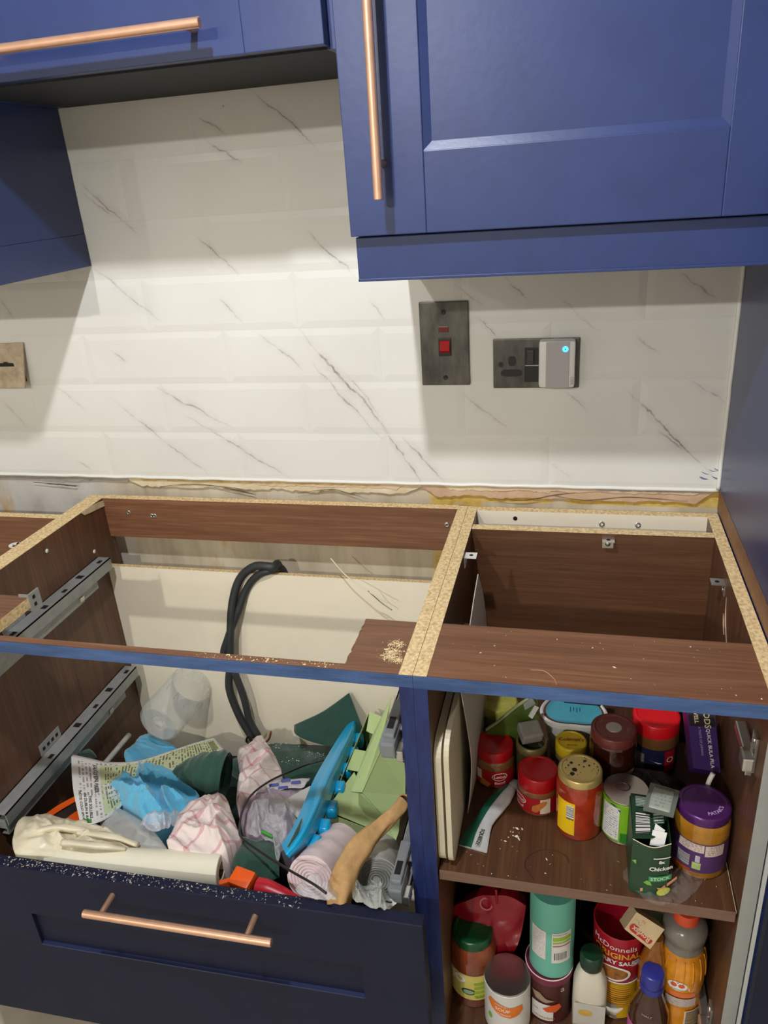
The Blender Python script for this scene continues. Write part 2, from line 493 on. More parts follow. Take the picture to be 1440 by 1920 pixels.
def floor_mat():
    m, nt, b = newmat('pale_vinyl_floor')
    tc = N(nt, 'ShaderNodeTexCoord'); n = N(nt, 'ShaderNodeTexNoise', i_Scale=9., i_Detail=8.)
    L(nt, tc.outputs['Object'], n.inputs['Vector'])
    rp = N(nt, 'ShaderNodeValToRGB'); e = rp.color_ramp.elements
    e[0].position = .3; e[0].color = (*lin((170, 160, 142)), 1); e[1].position = .7; e[1].color = (*lin((204, 196, 180)), 1)
    L(nt, n.outputs['Fac'], rp.inputs[0]); L(nt, rp.outputs[0], b.inputs['Base Color']); b.inputs['Roughness'].default_value = .5
    return m

def plaster_mat():
    """bare wall behind the missing worktop: cream and grey plaster, ochre glue streaks, yellow paint, dark cracks"""
    m, nt, b = newmat('bare_stained_plaster')
    g = N(nt, 'ShaderNodeNewGeometry'); sp = N(nt, 'ShaderNodeSeparateXYZ'); L(nt, g.outputs['Position'], sp.inputs[0])
    def noise(sc, stretch, det=5.):
        mp = N(nt, 'ShaderNodeMapping'); mp.inputs['Scale'].default_value = stretch; L(nt, g.outputs['Position'], mp.inputs[0])
        n = N(nt, 'ShaderNodeTexNoise', i_Scale=sc, i_Detail=det, i_Roughness=.6); L(nt, mp.outputs[0], n.inputs['Vector']); return n.outputs['Fac']
    def ramp(f, *st):
        r = N(nt, 'ShaderNodeValToRGB'); e = r.color_ramp.elements
        e[0].position, e[0].color = st[0][0], (*lin(st[0][1]), 1); e[1].position, e[1].color = st[-1][0], (*lin(st[-1][1]), 1)
        for p, c in st[1:-1]: k = e.new(p); k.color = (*lin(c), 1)
        L(nt, f, r.inputs[0]); return r.outputs[0]
    def mix(f, a, c):
        x = N(nt, 'ShaderNodeMix', data_type='RGBA'); L(nt, f, x.inputs[0]); L(nt, a, x.inputs[6]); L(nt, c, x.inputs[7]); return x.outputs[2]
    def mrange(v, a, c2, t0=0., t1=1.):
        r = N(nt, 'ShaderNodeMapRange'); r.inputs['From Min'].default_value = a; r.inputs['From Max'].default_value = c2
        r.inputs['To Min'].default_value = t0; r.inputs['To Max'].default_value = t1; L(nt, v, r.inputs['Value']); return r.outputs[0]
    def mul(a, c2):
        k = N(nt, 'ShaderNodeMath', operation='MULTIPLY'); L(nt, a, k.inputs[0]); L(nt, c2, k.inputs[1]); return k.outputs[0]
    streak = noise(14., (1, 1, .12)); blot = noise(11., (1, 1, 1)); fine = noise(70., (1, 1, 1)); wide = noise(5., (1, 1, .3))
    base = ramp(streak, (.3, (176, 160, 134)), (.5, (208, 194, 168)), (.7, (224, 212, 188)))
    grey = ramp(blot, (.3, (150, 143, 134)), (.5, (198, 193, 184)), (.75, (214, 209, 200)))
    col = mix(mrange(sp.outputs[0], -.70, -.84), base, grey)
    och = ramp(fine, (.3, (186, 142, 66)), (.7, (214, 178, 104)))
    col = mix(mrange(wide, .60, .66), col, och)
    # yellow old paint: by the middle panels and along the lower right
    yel = ramp(fine, (.3, (202, 162, 66)), (.7, (228, 196, 108)))
    ya = mul(mrange(sp.outputs[0], -.085, -.07), mrange(sp.outputs[0], .03, .015))
    yb = mul(mrange(sp.outputs[0], -.02, .03), mrange(sp.outputs[2], .865, .867))
    ad = N(nt, 'ShaderNodeMath', operation='MAXIMUM'); L(nt, ya, ad.inputs[0]); L(nt, yb, ad.inputs[1])
    col = mix(mul(ad.outputs[0], mrange(blot, .3, .42)), col, yel)
    L(nt, col, b.inputs['Base Color']); b.inputs['Roughness'].default_value = .9
    bp = N(nt, 'ShaderNodeBump', i_Strength=.5, i_Distance=.004); L(nt, blot, bp.inputs['Height']); L(nt, bp.outputs[0], b.inputs['Normal'])
    return m

VEINS = [((-0.7024, 0.0, 1.3288), (-0.5792, 0.0, 1.2266), 0.0033, 0.45),
  ((-0.4526, 0.0, 1.2618), (-0.4112, 0.0, 1.222), 0.0018, 0.60),
  ((-0.2952, 0.0, 1.1929), (-0.1478, 0.0, 1.0078), 0.0033, 0.95),
  ((-0.2804, 0.0, 1.1408), (-0.1644, 0.0, 0.9919), 0.0022, 0.70),
  ((-0.3832, 0.0, 1.197), (-0.2983, 0.0, 1.121), 0.0020, 0.55),
  ((-0.6126, 0.0, 1.0927), (-0.4711, 0.0, 1.0165), 0.0029, 0.70),
  ((-0.5597, 0.0, 1.036), (-0.351, 0.0, 0.9064), 0.0022, 0.65),
  ((-0.7185, 0.0, 1.0714), (-0.53, 0.0, 0.9081), 0.0024, 0.75),
  ((-0.8405, 0.0, 1.0997), (-0.7854, 0.0, 1.0491), 0.0022, 0.40),
  ((-0.6943, 0.0, 1.1732), (-0.6634, 0.0, 1.1444), 0.0020, 0.60),
  ((-0.8332, 0.0, 0.9378), (-0.8071, 0.0, 0.9141), 0.0016, 0.50),
  ((-0.6894, 0.0, 1.4753), (-0.5906, 0.0, 1.3798), 0.0024, 0.90),
  ((-0.6906, 0.0, 1.4621), (-0.623, 0.0, 1.4042), 0.0018, 0.80),
  ((-0.4408, 0.0, 1.5618), (-0.3931, 0.0, 1.5284), 0.0020, 0.80),
  ((-0.4327, 0.0, 1.525), (-0.3714, 0.0, 1.4812), 0.0024, 0.85),
  ((-0.3365, 0.0, 1.5866), (-0.2368, 0.0, 1.4943), 0.0022, 0.85),
  ((-0.4758, 0.0, 1.3694), (-0.4088, 0.0, 1.3052), 0.0022, 0.80),
  ((-0.2699, 0.0, 1.3676), (-0.1904, 0.0, 1.2936), 0.0022, 0.75),
  ((-0.393, 0.0, 1.5697), (-0.3907, 0.0, 1.5664), 0.0022, 0.80),
  ((0.0668, 0.0, 1.2789), (0.1082, 0.0, 1.2368), 0.0018, 0.65),
  ((0.3467, 0.0, 1.2776), (0.3998, 0.0, 1.2314), 0.0024, 0.70),
  ((0.2777, 0.0, 1.0774), (0.4182, 0.0, 0.9391), 0.0026, 0.95),
  ((0.3298, 0.0, 1.0112), (0.3759, 0.0, 0.9777), 0.0026, 0.70),
  ((0.3698, 0.0, 1.0998), (0.4326, 0.0, 1.0658), 0.0022, 0.70),
  ((-0.1621, 0.0, 1.0234), (-0.0921, 0.0, 0.9014), 0.0024, 0.80),
  ((-0.128, 0.0, 0.9975), (-0.0426, 0.0, 0.9027), 0.0029, 0.75),
  ((0.0211, 0.0, 1.2146), (0.0635, 0.0, 1.1755), 0.0015, 0.70),
  ((-0.0099, 0.0, 1.0887), (0.0749, 0.0, 1.0094), 0.0018, 0.50),
  ((0.1712, 0.0, 1.0875), (0.2066, 0.0, 1.0473), 0.0018, 0.50),
  ((0.1465, 0.0, 0.9512), (0.1869, 0.0, 0.9189), 0.0018, 0.50),
  ((0.2847, 0.0, 1.175), (0.3242, 0.0, 1.1478), 0.0020, 0.45),
  ((-0.2301, 0.0, 1.1302), (-0.1566, 0.0, 1.0286), 0.0015, 0.60),
  ((-0.9814, 0.0, 1.078), (-0.929, 0.0, 1.0141), 0.0022, 0.40),
  ((-0.9183, 0.0, 1.2774), (-0.9005, 0.0, 1.2355), 0.0022, 0.50),
  ((-0.1697, 0.0, 1.2522), (-0.1435, 0.0, 1.2146), 0.0016, 0.50),
  ((0.1586, 0.0, 1.2412), (0.2205, 0.0, 1.1871), 0.0016, 0.40),
  ((-0.0184, 0.0, 1.2736), (0.0305, 0.0, 1.2322), 0.0015, 0.45)]
def tile_mat():
    """white gloss ceramic with printed grey-mauve veins that run across the tiles"""
    m, nt, b = newmat('white_marble_print_tile')
    g = N(nt, 'ShaderNodeNewGeometry')
    n1 = N(nt, 'ShaderNodeTexNoise', i_Scale=9., i_Detail=6., i_Roughness=.7); L(nt, g.outputs['Position'], n1.inputs['Vector'])
    s = N(nt, 'ShaderNodeVectorMath', operation='SUBTRACT'); s.inputs[1].default_value = (.5, .5, .5); L(nt, n1.outputs['Color'], s.inputs[0])
    sc = N(nt, 'ShaderNodeVectorMath', operation='SCALE'); sc.inputs['Scale'].default_value = .035; L(nt, s.outputs[0], sc.inputs[0])
    P = N(nt, 'ShaderNodeVectorMath', operation='ADD'); L(nt, g.outputs['Position'], P.inputs[0]); L(nt, sc.outputs[0], P.inputs[1])
    def math(op, a, c=None, v=None):
        k = N(nt, 'ShaderNodeMath', operation=op); L(nt, a, k.inputs[0])
        if c is not None: L(nt, c, k.inputs[1])
        elif v is not None: k.inputs[1].default_value = v
        return k.outputs[0]
    tot = None
    for (A, B, wd, st) in VEINS:
        a = Vector((A[0], 0, A[2])); d = Vector((B[0]-A[0], 0, B[2]-A[2])); ln = d.length; d.normalize(); n = Vector((-d.z, 0, d.x))
        dn = N(nt, 'ShaderNodeVectorMath', operation='DOT_PRODUCT'); L(nt, P.outputs[0], dn.inputs[0]); dn.inputs[1].default_value = tuple(n)
        dd = math('ABSOLUTE', math('SUBTRACT', dn.outputs['Value'], v=a.dot(n)))
        dt = N(nt, 'ShaderNodeVectorMath', operation='DOT_PRODUCT'); L(nt, P.outputs[0], dt.inputs[0]); dt.inputs[1].default_value = tuple(d)
        tt = math('ABSOLUTE', math('SUBTRACT', dt.outputs['Value'], v=a.dot(d)+ln/2))
        mt = N(nt, 'ShaderNodeMapRange'); mt.inputs['From Min'].default_value = ln*.56; mt.inputs['From Max'].default_value = ln*.2; L(nt, tt, mt.inputs['Value'])
        mw = N(nt, 'ShaderNodeMapRange'); mw.inputs['From Min'].default_value = wd; mw.inputs['From Max'].default_value = wd*.15; L(nt, dd, mw.inputs['Value'])
        # faint halo of the vein
        mh = N(nt, 'ShaderNodeMapRange'); mh.inputs['From Min'].default_value = wd*5; mh.inputs['From Max'].default_value = 0; mh.inputs['To Max'].default_value = .22; L(nt, dd, mh.inputs['Value'])
        v = math('MULTIPLY', math('MULTIPLY', math('MAXIMUM', mw.outputs[0], mh.outputs[0]), mt.outputs[0]), v=st)
        tot = v if tot is None else math('MAXIMUM', tot, v)
    n2 = N(nt, 'ShaderNodeTexNoise', i_Scale=38., i_Detail=4.); L(nt, g.outputs['Position'], n2.inputs['Vector'])
    br = N(nt, 'ShaderNodeMapRange'); br.inputs['From Min'].default_value = .36; br.inputs['From Max'].default_value = .56; br.inputs['To Min'].default_value = .25; L(nt, n2.outputs['Fac'], br.inputs['Value'])
    fac = math('MULTIPLY', tot, br.outputs[0])
    n3 = N(nt, 'ShaderNodeTexNoise', i_Scale=3.5, i_Detail=3.); L(nt, g.outputs['Position'], n3.inputs['Vector'])
    rp = N(nt, 'ShaderNodeValToRGB'); e = rp.color_ramp.elements
    e[0].position = .3; e[0].color = (*lin((224, 222, 214)), 1); e[1].position = .7; e[1].color = (*lin((234, 232, 225)), 1)
    L(nt, n3.outputs['Fac'], rp.inputs[0])
    mx = N(nt, 'ShaderNodeMix', data_type='RGBA'); L(nt, fac, mx.inputs[0]); L(nt, rp.outputs[0], mx.inputs[6]); mx.inputs[7].default_value = (*lin((150, 134, 134)), 1)
    L(nt, mx.outputs[2], b.inputs['Base Color']); b.inputs['Roughness'].default_value = .24
    b.inputs['Specular IOR Level'].default_value = .35
    return m

XL, XR_, YF = -2.6, 1.9, -4.6
floor = structure(mk('floor', box(XL, XR_, YF, .1, -.05, 0), floor_mat()))
ceil = structure(mk('ceiling', box(XL-.1, XR_+.1, YF-.1, .1, CEIL, CEIL+.05), CEILM))
PL = plaster_mat()
wall_back = structure(mk('wall_back', box(XL, XR_, .012, .1, 0, CEIL), PL, origin=(0, 0, 0)))
structure(mk('wall_left', box(XL-.1, XL, YF, .1, 0, CEIL), PLASTER_ROOM))
structure(mk('wall_right', box(XR_, XR_+.1, YF, .1, 0, CEIL), PLASTER_ROOM))
structure(mk('wall_front', box(XL, XR_, YF-.1, YF, 0, CEIL), PLASTER_ROOM))

# --- splashback tiles: 300 x 100 bevelled brick tiles, one object each
TILE = tile_mat()
ZT = .9035
def tile_mesh(x0, x1, z0, z1, bl=1, br=1, bb=1, bt=1):
    g = .00004; w = .013; d0 = .0085; d1 = .0
    a0, a1, c0, c1 = x0+g, x1-g, z0+g, z1-g
    ins = (a0+(w if bl else .001), a1-(w if br else .001), c0+(w if bb else .001), c1-(w if bt else .001))
    ys = .0013
    v = [(a0, .012, c0), (a1, .012, c0), (a1, .012, c1), (a0, .012, c1),
         (a0, ys, c0), (a1, ys, c0), (a1, ys, c1), (a0, ys, c1),
         (ins[0], 0, ins[2]), (ins[1], 0, ins[2]), (ins[1], 0, ins[3]), (ins[0], 0, ins[3])]
    f = [(8, 9, 10, 11), (4, 5, 9, 8), (5, 6, 10, 9), (6, 7, 11, 10), (7, 4, 8, 11), (0, 1, 5, 4), (1, 2, 6, 5), (2, 3, 7, 6), (3, 0, 4, 7), (3, 2, 1, 0)]
    return v, f
XE = .4365
for r in range(8):
    z0 = ZT+.1*r; off = 0 if r % 2 else .15
    k0 = -5
    for k in range(-5, 3):
        x0 = off+.3*k-.005; x1 = x0+.3
        if x0 >= XE or x1 < -1.25: continue
        cut = x1 > XE
        vf = tile_mesh(x0, min(x1, XE), z0, z0+.1, br=not cut)
        mk('tile', vf, TILE, wall_back)
SEAL = pbr('white_sealant', (238, 236, 228), .35, var=.02)
# wavy bead of sealant along the bottom of the tiles and up the right corner
bead = []
for i in range(90):
    x = -1.2+(XE+1.2)*i/89; bead.append((x, .001+.001*mn.noise(Vector((x*30, 1, 0))), ZT+.001+.0016*mn.noise(Vector((x*22, 0, 0)))))
mk('trim_1', tube(bead, .0035, n=180, seg=6), SEAL, wall_back, smooth=True)
bead = [(XE-.001+.001*mn.noise(Vector((z*.5, 3, 0))), -.001, ZT+.004+.42*z/24) for z in range(25)]
mk('trim_2', tube(bead, .004, n=60, seg=6), SEAL, wall_back, smooth=True)

# --- torn plasterboard paper and render along the strip below the tiles
def ragged(x0, x1, zt, zb, amp, y0, y1, seed, n=160, f=24):
    top, bot = [], []
    for i in range(n+1):
        x = x0+(x1-x0)*i/n
        e = min(1, min(i, n-i)/10)
        top.append((x, zt)); bot.append((x, zt-(zt-zb)*e+amp*(mn.noise(Vector((x*f, seed, 0)))+.5*mn.noise(Vector((x*f*4, seed, 2))))*e))
    v, fc = [], []
    for (x, z), (xb, zb2) in zip(top, bot):
        v += [(x, y1, z), (x, y0, z), (xb, y0+.0008, zb2), (xb, y1, zb2-.0006)]
    for i in range(n):
        for k in range(3): fc.append((i*4+k, i*4+4+k, i*4+5+k, i*4+1+k))
    fc += [(0, 1, 2, 3), (n*4, n*4+3, n*4+2, n*4+1)]
    return v, fc
PINKPL = pbr('pink_skim_plaster', (206, 170, 138), .9, var=.1, scale=26, bump=.6, bscale=90, col2=(222, 192, 160))
CREAMPAPER = pbr('torn_cream_paper', (224, 204, 160), .85, var=.12, scale=30, bump=.4, bscale=60, col2=(232, 218, 188))
OCHRE = pbr('ochre_old_glue', (198, 160, 92), .8, var=.2, scale=45, bump=.5, bscale=120, col2=(222, 196, 138))
GREYPLAS = pbr('grey_old_render', (168, 160, 148), .9, var=.15, scale=30, bump=.5, bscale=90)
CRACK = pbr('dark_brown_crack', (104, 82, 62), .9, var=.3, scale=60)  # brown tone drawn along the wall cracks
mk('plaster_layer', ragged(-.10, .4365, ZT, .8785, .005, .004, .0119, 1.3), PINKPL, wall_back)
mk('plaster_layer', ragged(.03, .42, ZT-.001, .8945, .004, .0015, .0039, 4.1), pbr('pale_pink_plaster', (222, 196, 168), .9, var=.08, scale=40), wall_back)
mk('plaster_layer', ragged(-.74, -.08, ZT, .882, .006, .005, .0119, 7.7), CREAMPAPER, wall_back)
mk('plaster_layer', ragged(-.60, -.16, ZT-.001, .896, .0035, .0022, .0049, 3.9, f=40), OCHRE, wall_back)
mk('plaster_layer', ragged(-.45, -.12, ZT-.0005, .8925, .004, .0030, .0049, 12.4, f=60), pbr('pale_pink_plaster', (222, 196, 168), .9, var=.08, scale=40), wall_back)
mk('plaster_layer', ragged(-.70, -.52, ZT-.0005, .897, .003, .0028, .0049, 22.4, f=70), OCHRE, wall_back)
mk('plaster_layer', ragged(-.05, .16, ZT-.0005, .893, .004, .0024, .0039, 32.4, f=60), CREAMPAPER, wall_back)
mk('plaster_layer', ragged(.22, .43, ZT-.0005, .8985, .003, .0008, .0014, 42.4, f=70), GREYPLAS, wall_back)
mk('plaster_layer', ragged(-1.2, -.70, ZT, .892, .004, .005, .0119, 5.5), GREYPLAS, wall_back)
for pts, rr in (([(-0.9595,0.003,0.8861),(-0.9027,0.003,0.8824),(-0.857,0.003,0.8798),(-0.854,0.003,0.8812)], .0014), ([(-0.6514,0.003,0.8838),(-0.5766,0.003,0.8905),(-0.5053,0.003,0.8863),(-0.4475,0.003,0.8796)], .0008),
                ([(-0.5057,0.003,0.884),(-0.4655,0.003,0.8768),(-0.4372,0.003,0.8705)], .0012), ([(-0.3501,0.003,0.8764),(-0.2817,0.003,0.8864),(-0.2543,0.003,0.8837),(-0.201,0.003,0.8681)], .0007),
                ([(0.0444,0.003,0.8765),(0.1039,0.003,0.875),(0.1572,0.003,0.8873),(0.2233,0.003,0.8976)], .0008), ([(0.1572,0.003,0.8852),(0.2146,0.003,0.8784),(0.2888,0.003,0.8869),(0.3887,0.003,0.8816)], .0007)):
    mk('crack', tube(pts, [rr*.4, rr, rr, rr*.3], n=30, seg=5, wob=.8), CRACK, wall_back)
# blue paint smears at the corner of the tiles
SMEAR = pbr('dried_blue_paint_smear', (98, 124, 166), .5, var=.3, scale=90)
random.seed(4)
for i in range(9):
    a = .404+random.random()*.03; zc = .925+random.random()*.022
    mk('paint_smear', tube([(a-.006, -.0003, zc+.003), (a, -.0006, zc), (a+.007, -.0003, zc-.003+random.random()*.004)], [.0002, .0007, .0003], n=8, seg=6), SMEAR, wall_back)

# --- downlights: ring, lamp face and the light itself
LAMPFACE = emit('warm_white_lamp_face', (255, 240, 215), 25)
RING = pbr('white_downlight_ring', (235, 235, 232), .3, var=.02)
where = ['nearest the cupboards', 'further back over the kitchen floor', 'far left, an added unseen fill lamp']
for i, (lx, ly, pw, lc) in enumerate(DOWNLIGHTS):
    t = thing('downlight', 'white round recessed ceiling downlight '+where[i], 'light', (lx, ly, CEIL-.012), 'ceiling downlights')
    mk('bezel', lathe([(.030, 0), (.042, 0), (.044, .004), (.044, .0115), (.030, .0115)], (lx, ly, CEIL-.012), 32, cap=False), RING, t, smooth=True, sharp=40)
    mk('lamp_face', lathe([(.0, .006), (.030, .006), (.030, .009), (0, .009)], (lx, ly, CEIL-.012), 32, cap=False), LAMPFACE, t)
    ld = bpy.data.lights.new('downlight_lamp', 'SPOT'); ld.energy = pw; ld.color = lc; ld.shadow_soft_size = .028
    ld.spot_size = R(165); ld.spot_blend = .15
    lo = bpy.data.objects.new('lamp', ld); COL.objects.link(lo); lo.parent = t; lo.location = (0, 0, -.03)

# ================================================================== BASE UNITS
ZC = .87; YB = -.022; YFR = -.555; T = .018
XI = -.768          # inner face of the drawer unit's left side
def board(name, x0, x1, y0, y1, z0, z1, mat, parent, raw=(), label=None):
    """laminated board with raw chipboard on the given faces (t, l, r, f, k = top, left, right, front, back)"""
    o = mk(name, box(x0, x1, y0, y1, z0, z1), mat, parent, label=label)
    e = .0006
    m = {'t': box(x0, x1, y0, y1, z1, z1+e), 'l': box(x0-e, x0, y0, y1, z0, z1), 'r': box(x1, x1+e, y0, y1, z0, z1),
         'f': box(x0, x1, y0-e, y0, z0, z1), 'k': box(x0, x1, y1, y1+e, z0, z1)}
    for k in raw: mk('raw_edge', m[k], CHIP, o, label='pale raw chipboard edge')
    return o

def screw(parent, p, n, r=.0045, name='screw'):
    M = Matrix.Translation(p) @ Vector(n).to_track_quat('Z', 'Y').to_matrix().to_4x4()
    ring = xf(M, lathe([(r, 0), (r, .0008), (r*.75, .0014), (r*.42, .0014), (r*.36, .0004)], seg=16, cap=False))
    slot = xf(M, lathe([(0, .0005), (r*.36, .0005)], seg=12, cap=False))
    o = mk(name, ring, ZINC, parent, smooth=True)
    return o

# ---- drawer unit
du = thing('base_cabinet', 'wide dark walnut base cabinet with its worktop missing, drawer pulled out below', 'cabinet', (-.393, -.3, 0))
sl = board('side_panel', -.786, XI, YFR, YB, .15, ZC, W['z'], du, 't')
sr = board('side_panel', -T, -.0003, YFR, YB, .15, ZC, W['z'], du, 't')
rr_ = board('rear_rail', XI, -T, -.036, -.018, .782, ZC, W['x'], du, 't')
board('back_panel', XI, -T, -.070, -.060, .15, .728, BEIGE, du, 't')
board('base_panel', XI, -T, YFR, -.07, .13, .148, W['x'], du)
STUB_L, STUB_R = -.651, -.091
fr = mk('front_rail', join(box(XI, STUB_L, YFR+.001, -.432, .852, ZC), box(STUB_L, STUB_R, YFR+.001, -.5415, .852, ZC),
                           box(STUB_R, -T, YFR+.001, -.431, .852, ZC)), W['x'], du)
# ragged saw cuts of the hob opening
mk('saw_cut', box(STUB_L, STUB_L+.0006, -.5415, -.432, .852, ZC), CHIP, fr, label='pale sawn chipboard end')
cut = []
for i in range(61):
    x = STUB_L+(STUB_R-STUB_L)*i/60; cut.append((x, -.5405+.0016*mn.noise(Vector((x*60, 0, 0))), .861))
mk('saw_cut', tube(cut, .0032, n=120, seg=6, flat=1), pbr('splintered_walnut', (134, 96, 72), .8, var=.3, scale=80, col2=(176, 136, 104)), fr)
cut = [(STUB_R-.001+.0025*mn.noise(Vector((i*.9, 5, 0))), -.5415+(.11)*i/20, .8695) for i in range(21)]
mk('saw_cut', tube(cut, .0011, n=40, seg=5), pbr('splintered_walnut', (134, 96, 72)), fr)
mk('painted_edge', box(-.786, -.0001, YFR-.0006, YFR+.0008, .8505, .8695, .0004), BLUEEDGE, du, label='blue brush-painted front edge of the rail')
mk('painted_edge', box(-T-.0005, -.0001, YFR-.0012, YFR-.0002, .148, .8515, .0002), POSTPAINT, du, label='navy painted front edge of the side panel')
for p in ([(-0.7125,-0.0362,0.8391),(-0.6528,-0.0362,0.8339),(-0.0392,-0.0362,0.8371),(-0.659,-0.0362,0.8337)]): screw(du, p, (0, -1, 0), .0052)
for p in [(-0.7675,-0.1011,0.7779),(-0.7675,0.0258,0.7457),(-0.7675,-0.233,0.8458)]: mk('hole_plug', xf(Matrix.Translation(p) @ Matrix.Rotation(R(90), 4, 'Y'), lathe([(0, .001), (.0035, .001), (.0042, 0)], seg=14, cap=False)), WHITE, du, smooth=True)
# chip of torn foil at the corner of the left side panel
mk('chipped_edge', patch([[(-0.767,-0.1132,0.8704),(-0.767,-0.0643,0.869),(-0.767,-0.0229,0.8622)], [(-0.767,-0.1053,0.8621),(-0.767,-0.0653,0.8563),(-0.767,-0.0212,0.8504)]], 12, 3, .0012, .001, 90), pbr('bare_board_chip', (206, 186, 150), .9, var=.15, scale=60), du)
# left stub corner bracket
stb = mk('corner_bracket', join(box(-.668, -.650, -.436, -.4335, .845, .8745), box(-.652, -.6495, -.4335, -.410, .840, .8745)), STEEL, du)
for zz in (.853, .866): mk('hole', box(-.6494, -.6490, -.428, -.422, zz-.003, zz+.003), DARK, stb)

def runner(side, z, y0, y1, par, ext=0.0):
    """side = +1 on the left panel (faces +x), -1 on the right panel"""
    x0 = XI if side > 0 else -T
    s = side
    def b(a, c, ya, yb, za, zb, bev=.0):
        xs = sorted((x0+s*a, x0+s*c)); return box(xs[0], xs[1], ya, yb, za, zb, bev)
    rn = mk('drawer_runner', join(b(0, .002, y0+.02, y1, z-.016, z+.028), b(0, .030, y0, y1, z+.026, z+.028), b(.028, .030, y0, y1, z+.004, z+.028)), STEEL, par)
    mk('inner_slide', join(b(.006, .022, y0-ext, y1-.06, z-.006, z+.010, .001), b(.022, .024, y0-ext, y1-.05, z-.016, z+.014), b(.010, .024, y0-ext, y1-.1, z-.018, z-.016)), STEEL, rn)
    for k, yy in enumerate((y1-.02, y1-.085, y1-.14, y1-.2, y1-.29)):
        mk('slot', b(.008 if k % 2 else .014, .022, yy-.007, yy+.005, z+.0281, z+.0284), DARK, rn)
    mk('bracket_plate', b(0, .0016, y0+.14, y0+.20, z+.020, z+.052), STEEL, rn)
    for q in range(4): mk('hole', b(.0016, .0020, y0+.147+.013*q, y0+.154+.013*q, z+.036, z+.043), DARK, rn)
    mk('catch', b(.016, .026, y1-.115, y1-.10, z-.014, z-.004, .002), ZINC, rn)
    return rn
runner(1, .734, -.53, -.095, du); runner(1, .462, -.53, -.095, du)
def clip(par, y, z):
    c = mk('drawer_clip', join(box(-.048, -.028, y, y+.050, z-.016, z+.008, .003), box(-.046, -.030, y+.010, y+.085, z+.004, z+.016, .003),
                               box(-.051, -.046, y+.006, y+.045, z-.012, z+.002, .002), box(-.044, -.031, y+.05, y+.15, z+.002, z+.008, .002)), GREYPL, par)
    mk('slot', box(-.043, -.034, y+.022, y+.046, z+.0161, z+.0164), DARK, c)
    mk('bolt', box(-.028, -.0185, y+.004, y+.026, z-.024, z-.006, .002), ZINC, c)
rA = runner(-1, .734, -.53, -.095, du); rB = runner(-1, .490, -.53, -.095, du, .03)
clip(du, -.566, .757); clip(du, -.590, .515)

# ---- right-hand open unit
ru = thing('base_cabinet', 'narrower doorless walnut base cabinet full of jars and tins', 'cabinet', (.22, -.3, 0))
XRI = .417
board('side_panel', .0003, T, YFR, YB, .15, ZC, W['z'], ru, 't')
srr = board('side_panel', XRI, .435, YFR, YB, .15, ZC, W['z'], ru, 't')
GREYEDGE = pbr('grey_foil_edge', (152, 154, 150), .5, var=.05, scale=20)
mk('front_edge', box(XRI, .435, YFR-.0008, YFR, .15, .851), GREYEDGE, srr, label='bare grey front edge strip')
bp_ = board('back_panel', T, XRI, -.115, -.097, .168, ZC-.002, W['k'], ru, 't')
rc = board('rear_rail', T, XRI, -.038, -.022, .78, ZC, BEIGE, ru, 't')
for q in [(0.0883,-0.0385,0.8561)]: mk('hole', xf(Matrix.Translation(q) @ Matrix.Rotation(R(90), 4, 'X'), lathe([(0, 0), (.004, 0), (.004, .0006), (0, .0006)], seg=14, cap=False)), DARK, rc)
for q in [(0.2413,-0.039,0.8514),(0.3031,-0.039,0.8517)]: screw(rc, q, (0, -1, .3), .005, 'bolt_head')
frr = mk('front_rail', box(T, XRI, YFR+.001, -.430, .852, ZC), W['x'], ru)
mk('painted_edge', box(.0001, T+.0005, YFR-.0012, YFR-.0002, .148, .8515, .0002), POSTPAINT, ru, label='navy painted front edge of the side panel')
mk('painted_edge', box(0.0001, .435, YFR-.0006, YFR+.0008, .8505, .8695, .0004), BLUEEDGE, ru, label='blue brush-painted front edge of the rail')
SHZ = .532
shelf = mk('shelf', box(.020, .4145, -.550, -.118, SHZ-.018, SHZ), W['y'], ru)
mk('front_edging', box(.020, .4145, -.5512, -.550, SHZ-.018, SHZ, .0003), pbr('worn_walnut_edging', (116, 88, 72), .5, var=.12, scale=20, stretch=(1, 8, 8)), shelf)
mk('worn_end', box(.4145, .4152, -.550, -.30, SHZ-.004, SHZ+.0003), pbr('bare_board_chip', (206, 186, 150)), shelf)
mk('base_panel', box(T, XRI, YFR, -.118, .150, .168), W['y'], ru)
# worktop fixing brackets
def bracket(par, p, rot, mat):
    M = Matrix.Translation(p) @ Matrix.Rotation(rot, 4, 'Z')
    v = join(box(-.009, .009, -.0015, 0, -.016, .004), box(-.010, .010, -.020, 0, .003, .0045))
    o = mk('worktop_bracket', xf(M, v), mat, par)
    mk('screw_hole', xf(M @ Matrix.Translation((0, -.011, .0046)), lathe([(0, 0), (.0032, 0), (.0032, .0003), (0, .0003)], seg=14, cap=False)), DARK, o)
    mk('screw_head', xf(M @ Matrix.Translation((0, -.0018, -.008)) @ Matrix.Rotation(R(90), 4, 'X'), lathe([(.0046, 0), (.0042, .0012), (.001, .0016)], seg=14)), ZINC, o, smooth=True)
bracket(ru, (.250, -.1152, .858), 0, ZINC)
bracket(ru, (T+.0002, -.205, .858), R(90), WHITE)
bracket(ru, (XRI-.0002, -.232, .846), R(-90), ZINC)
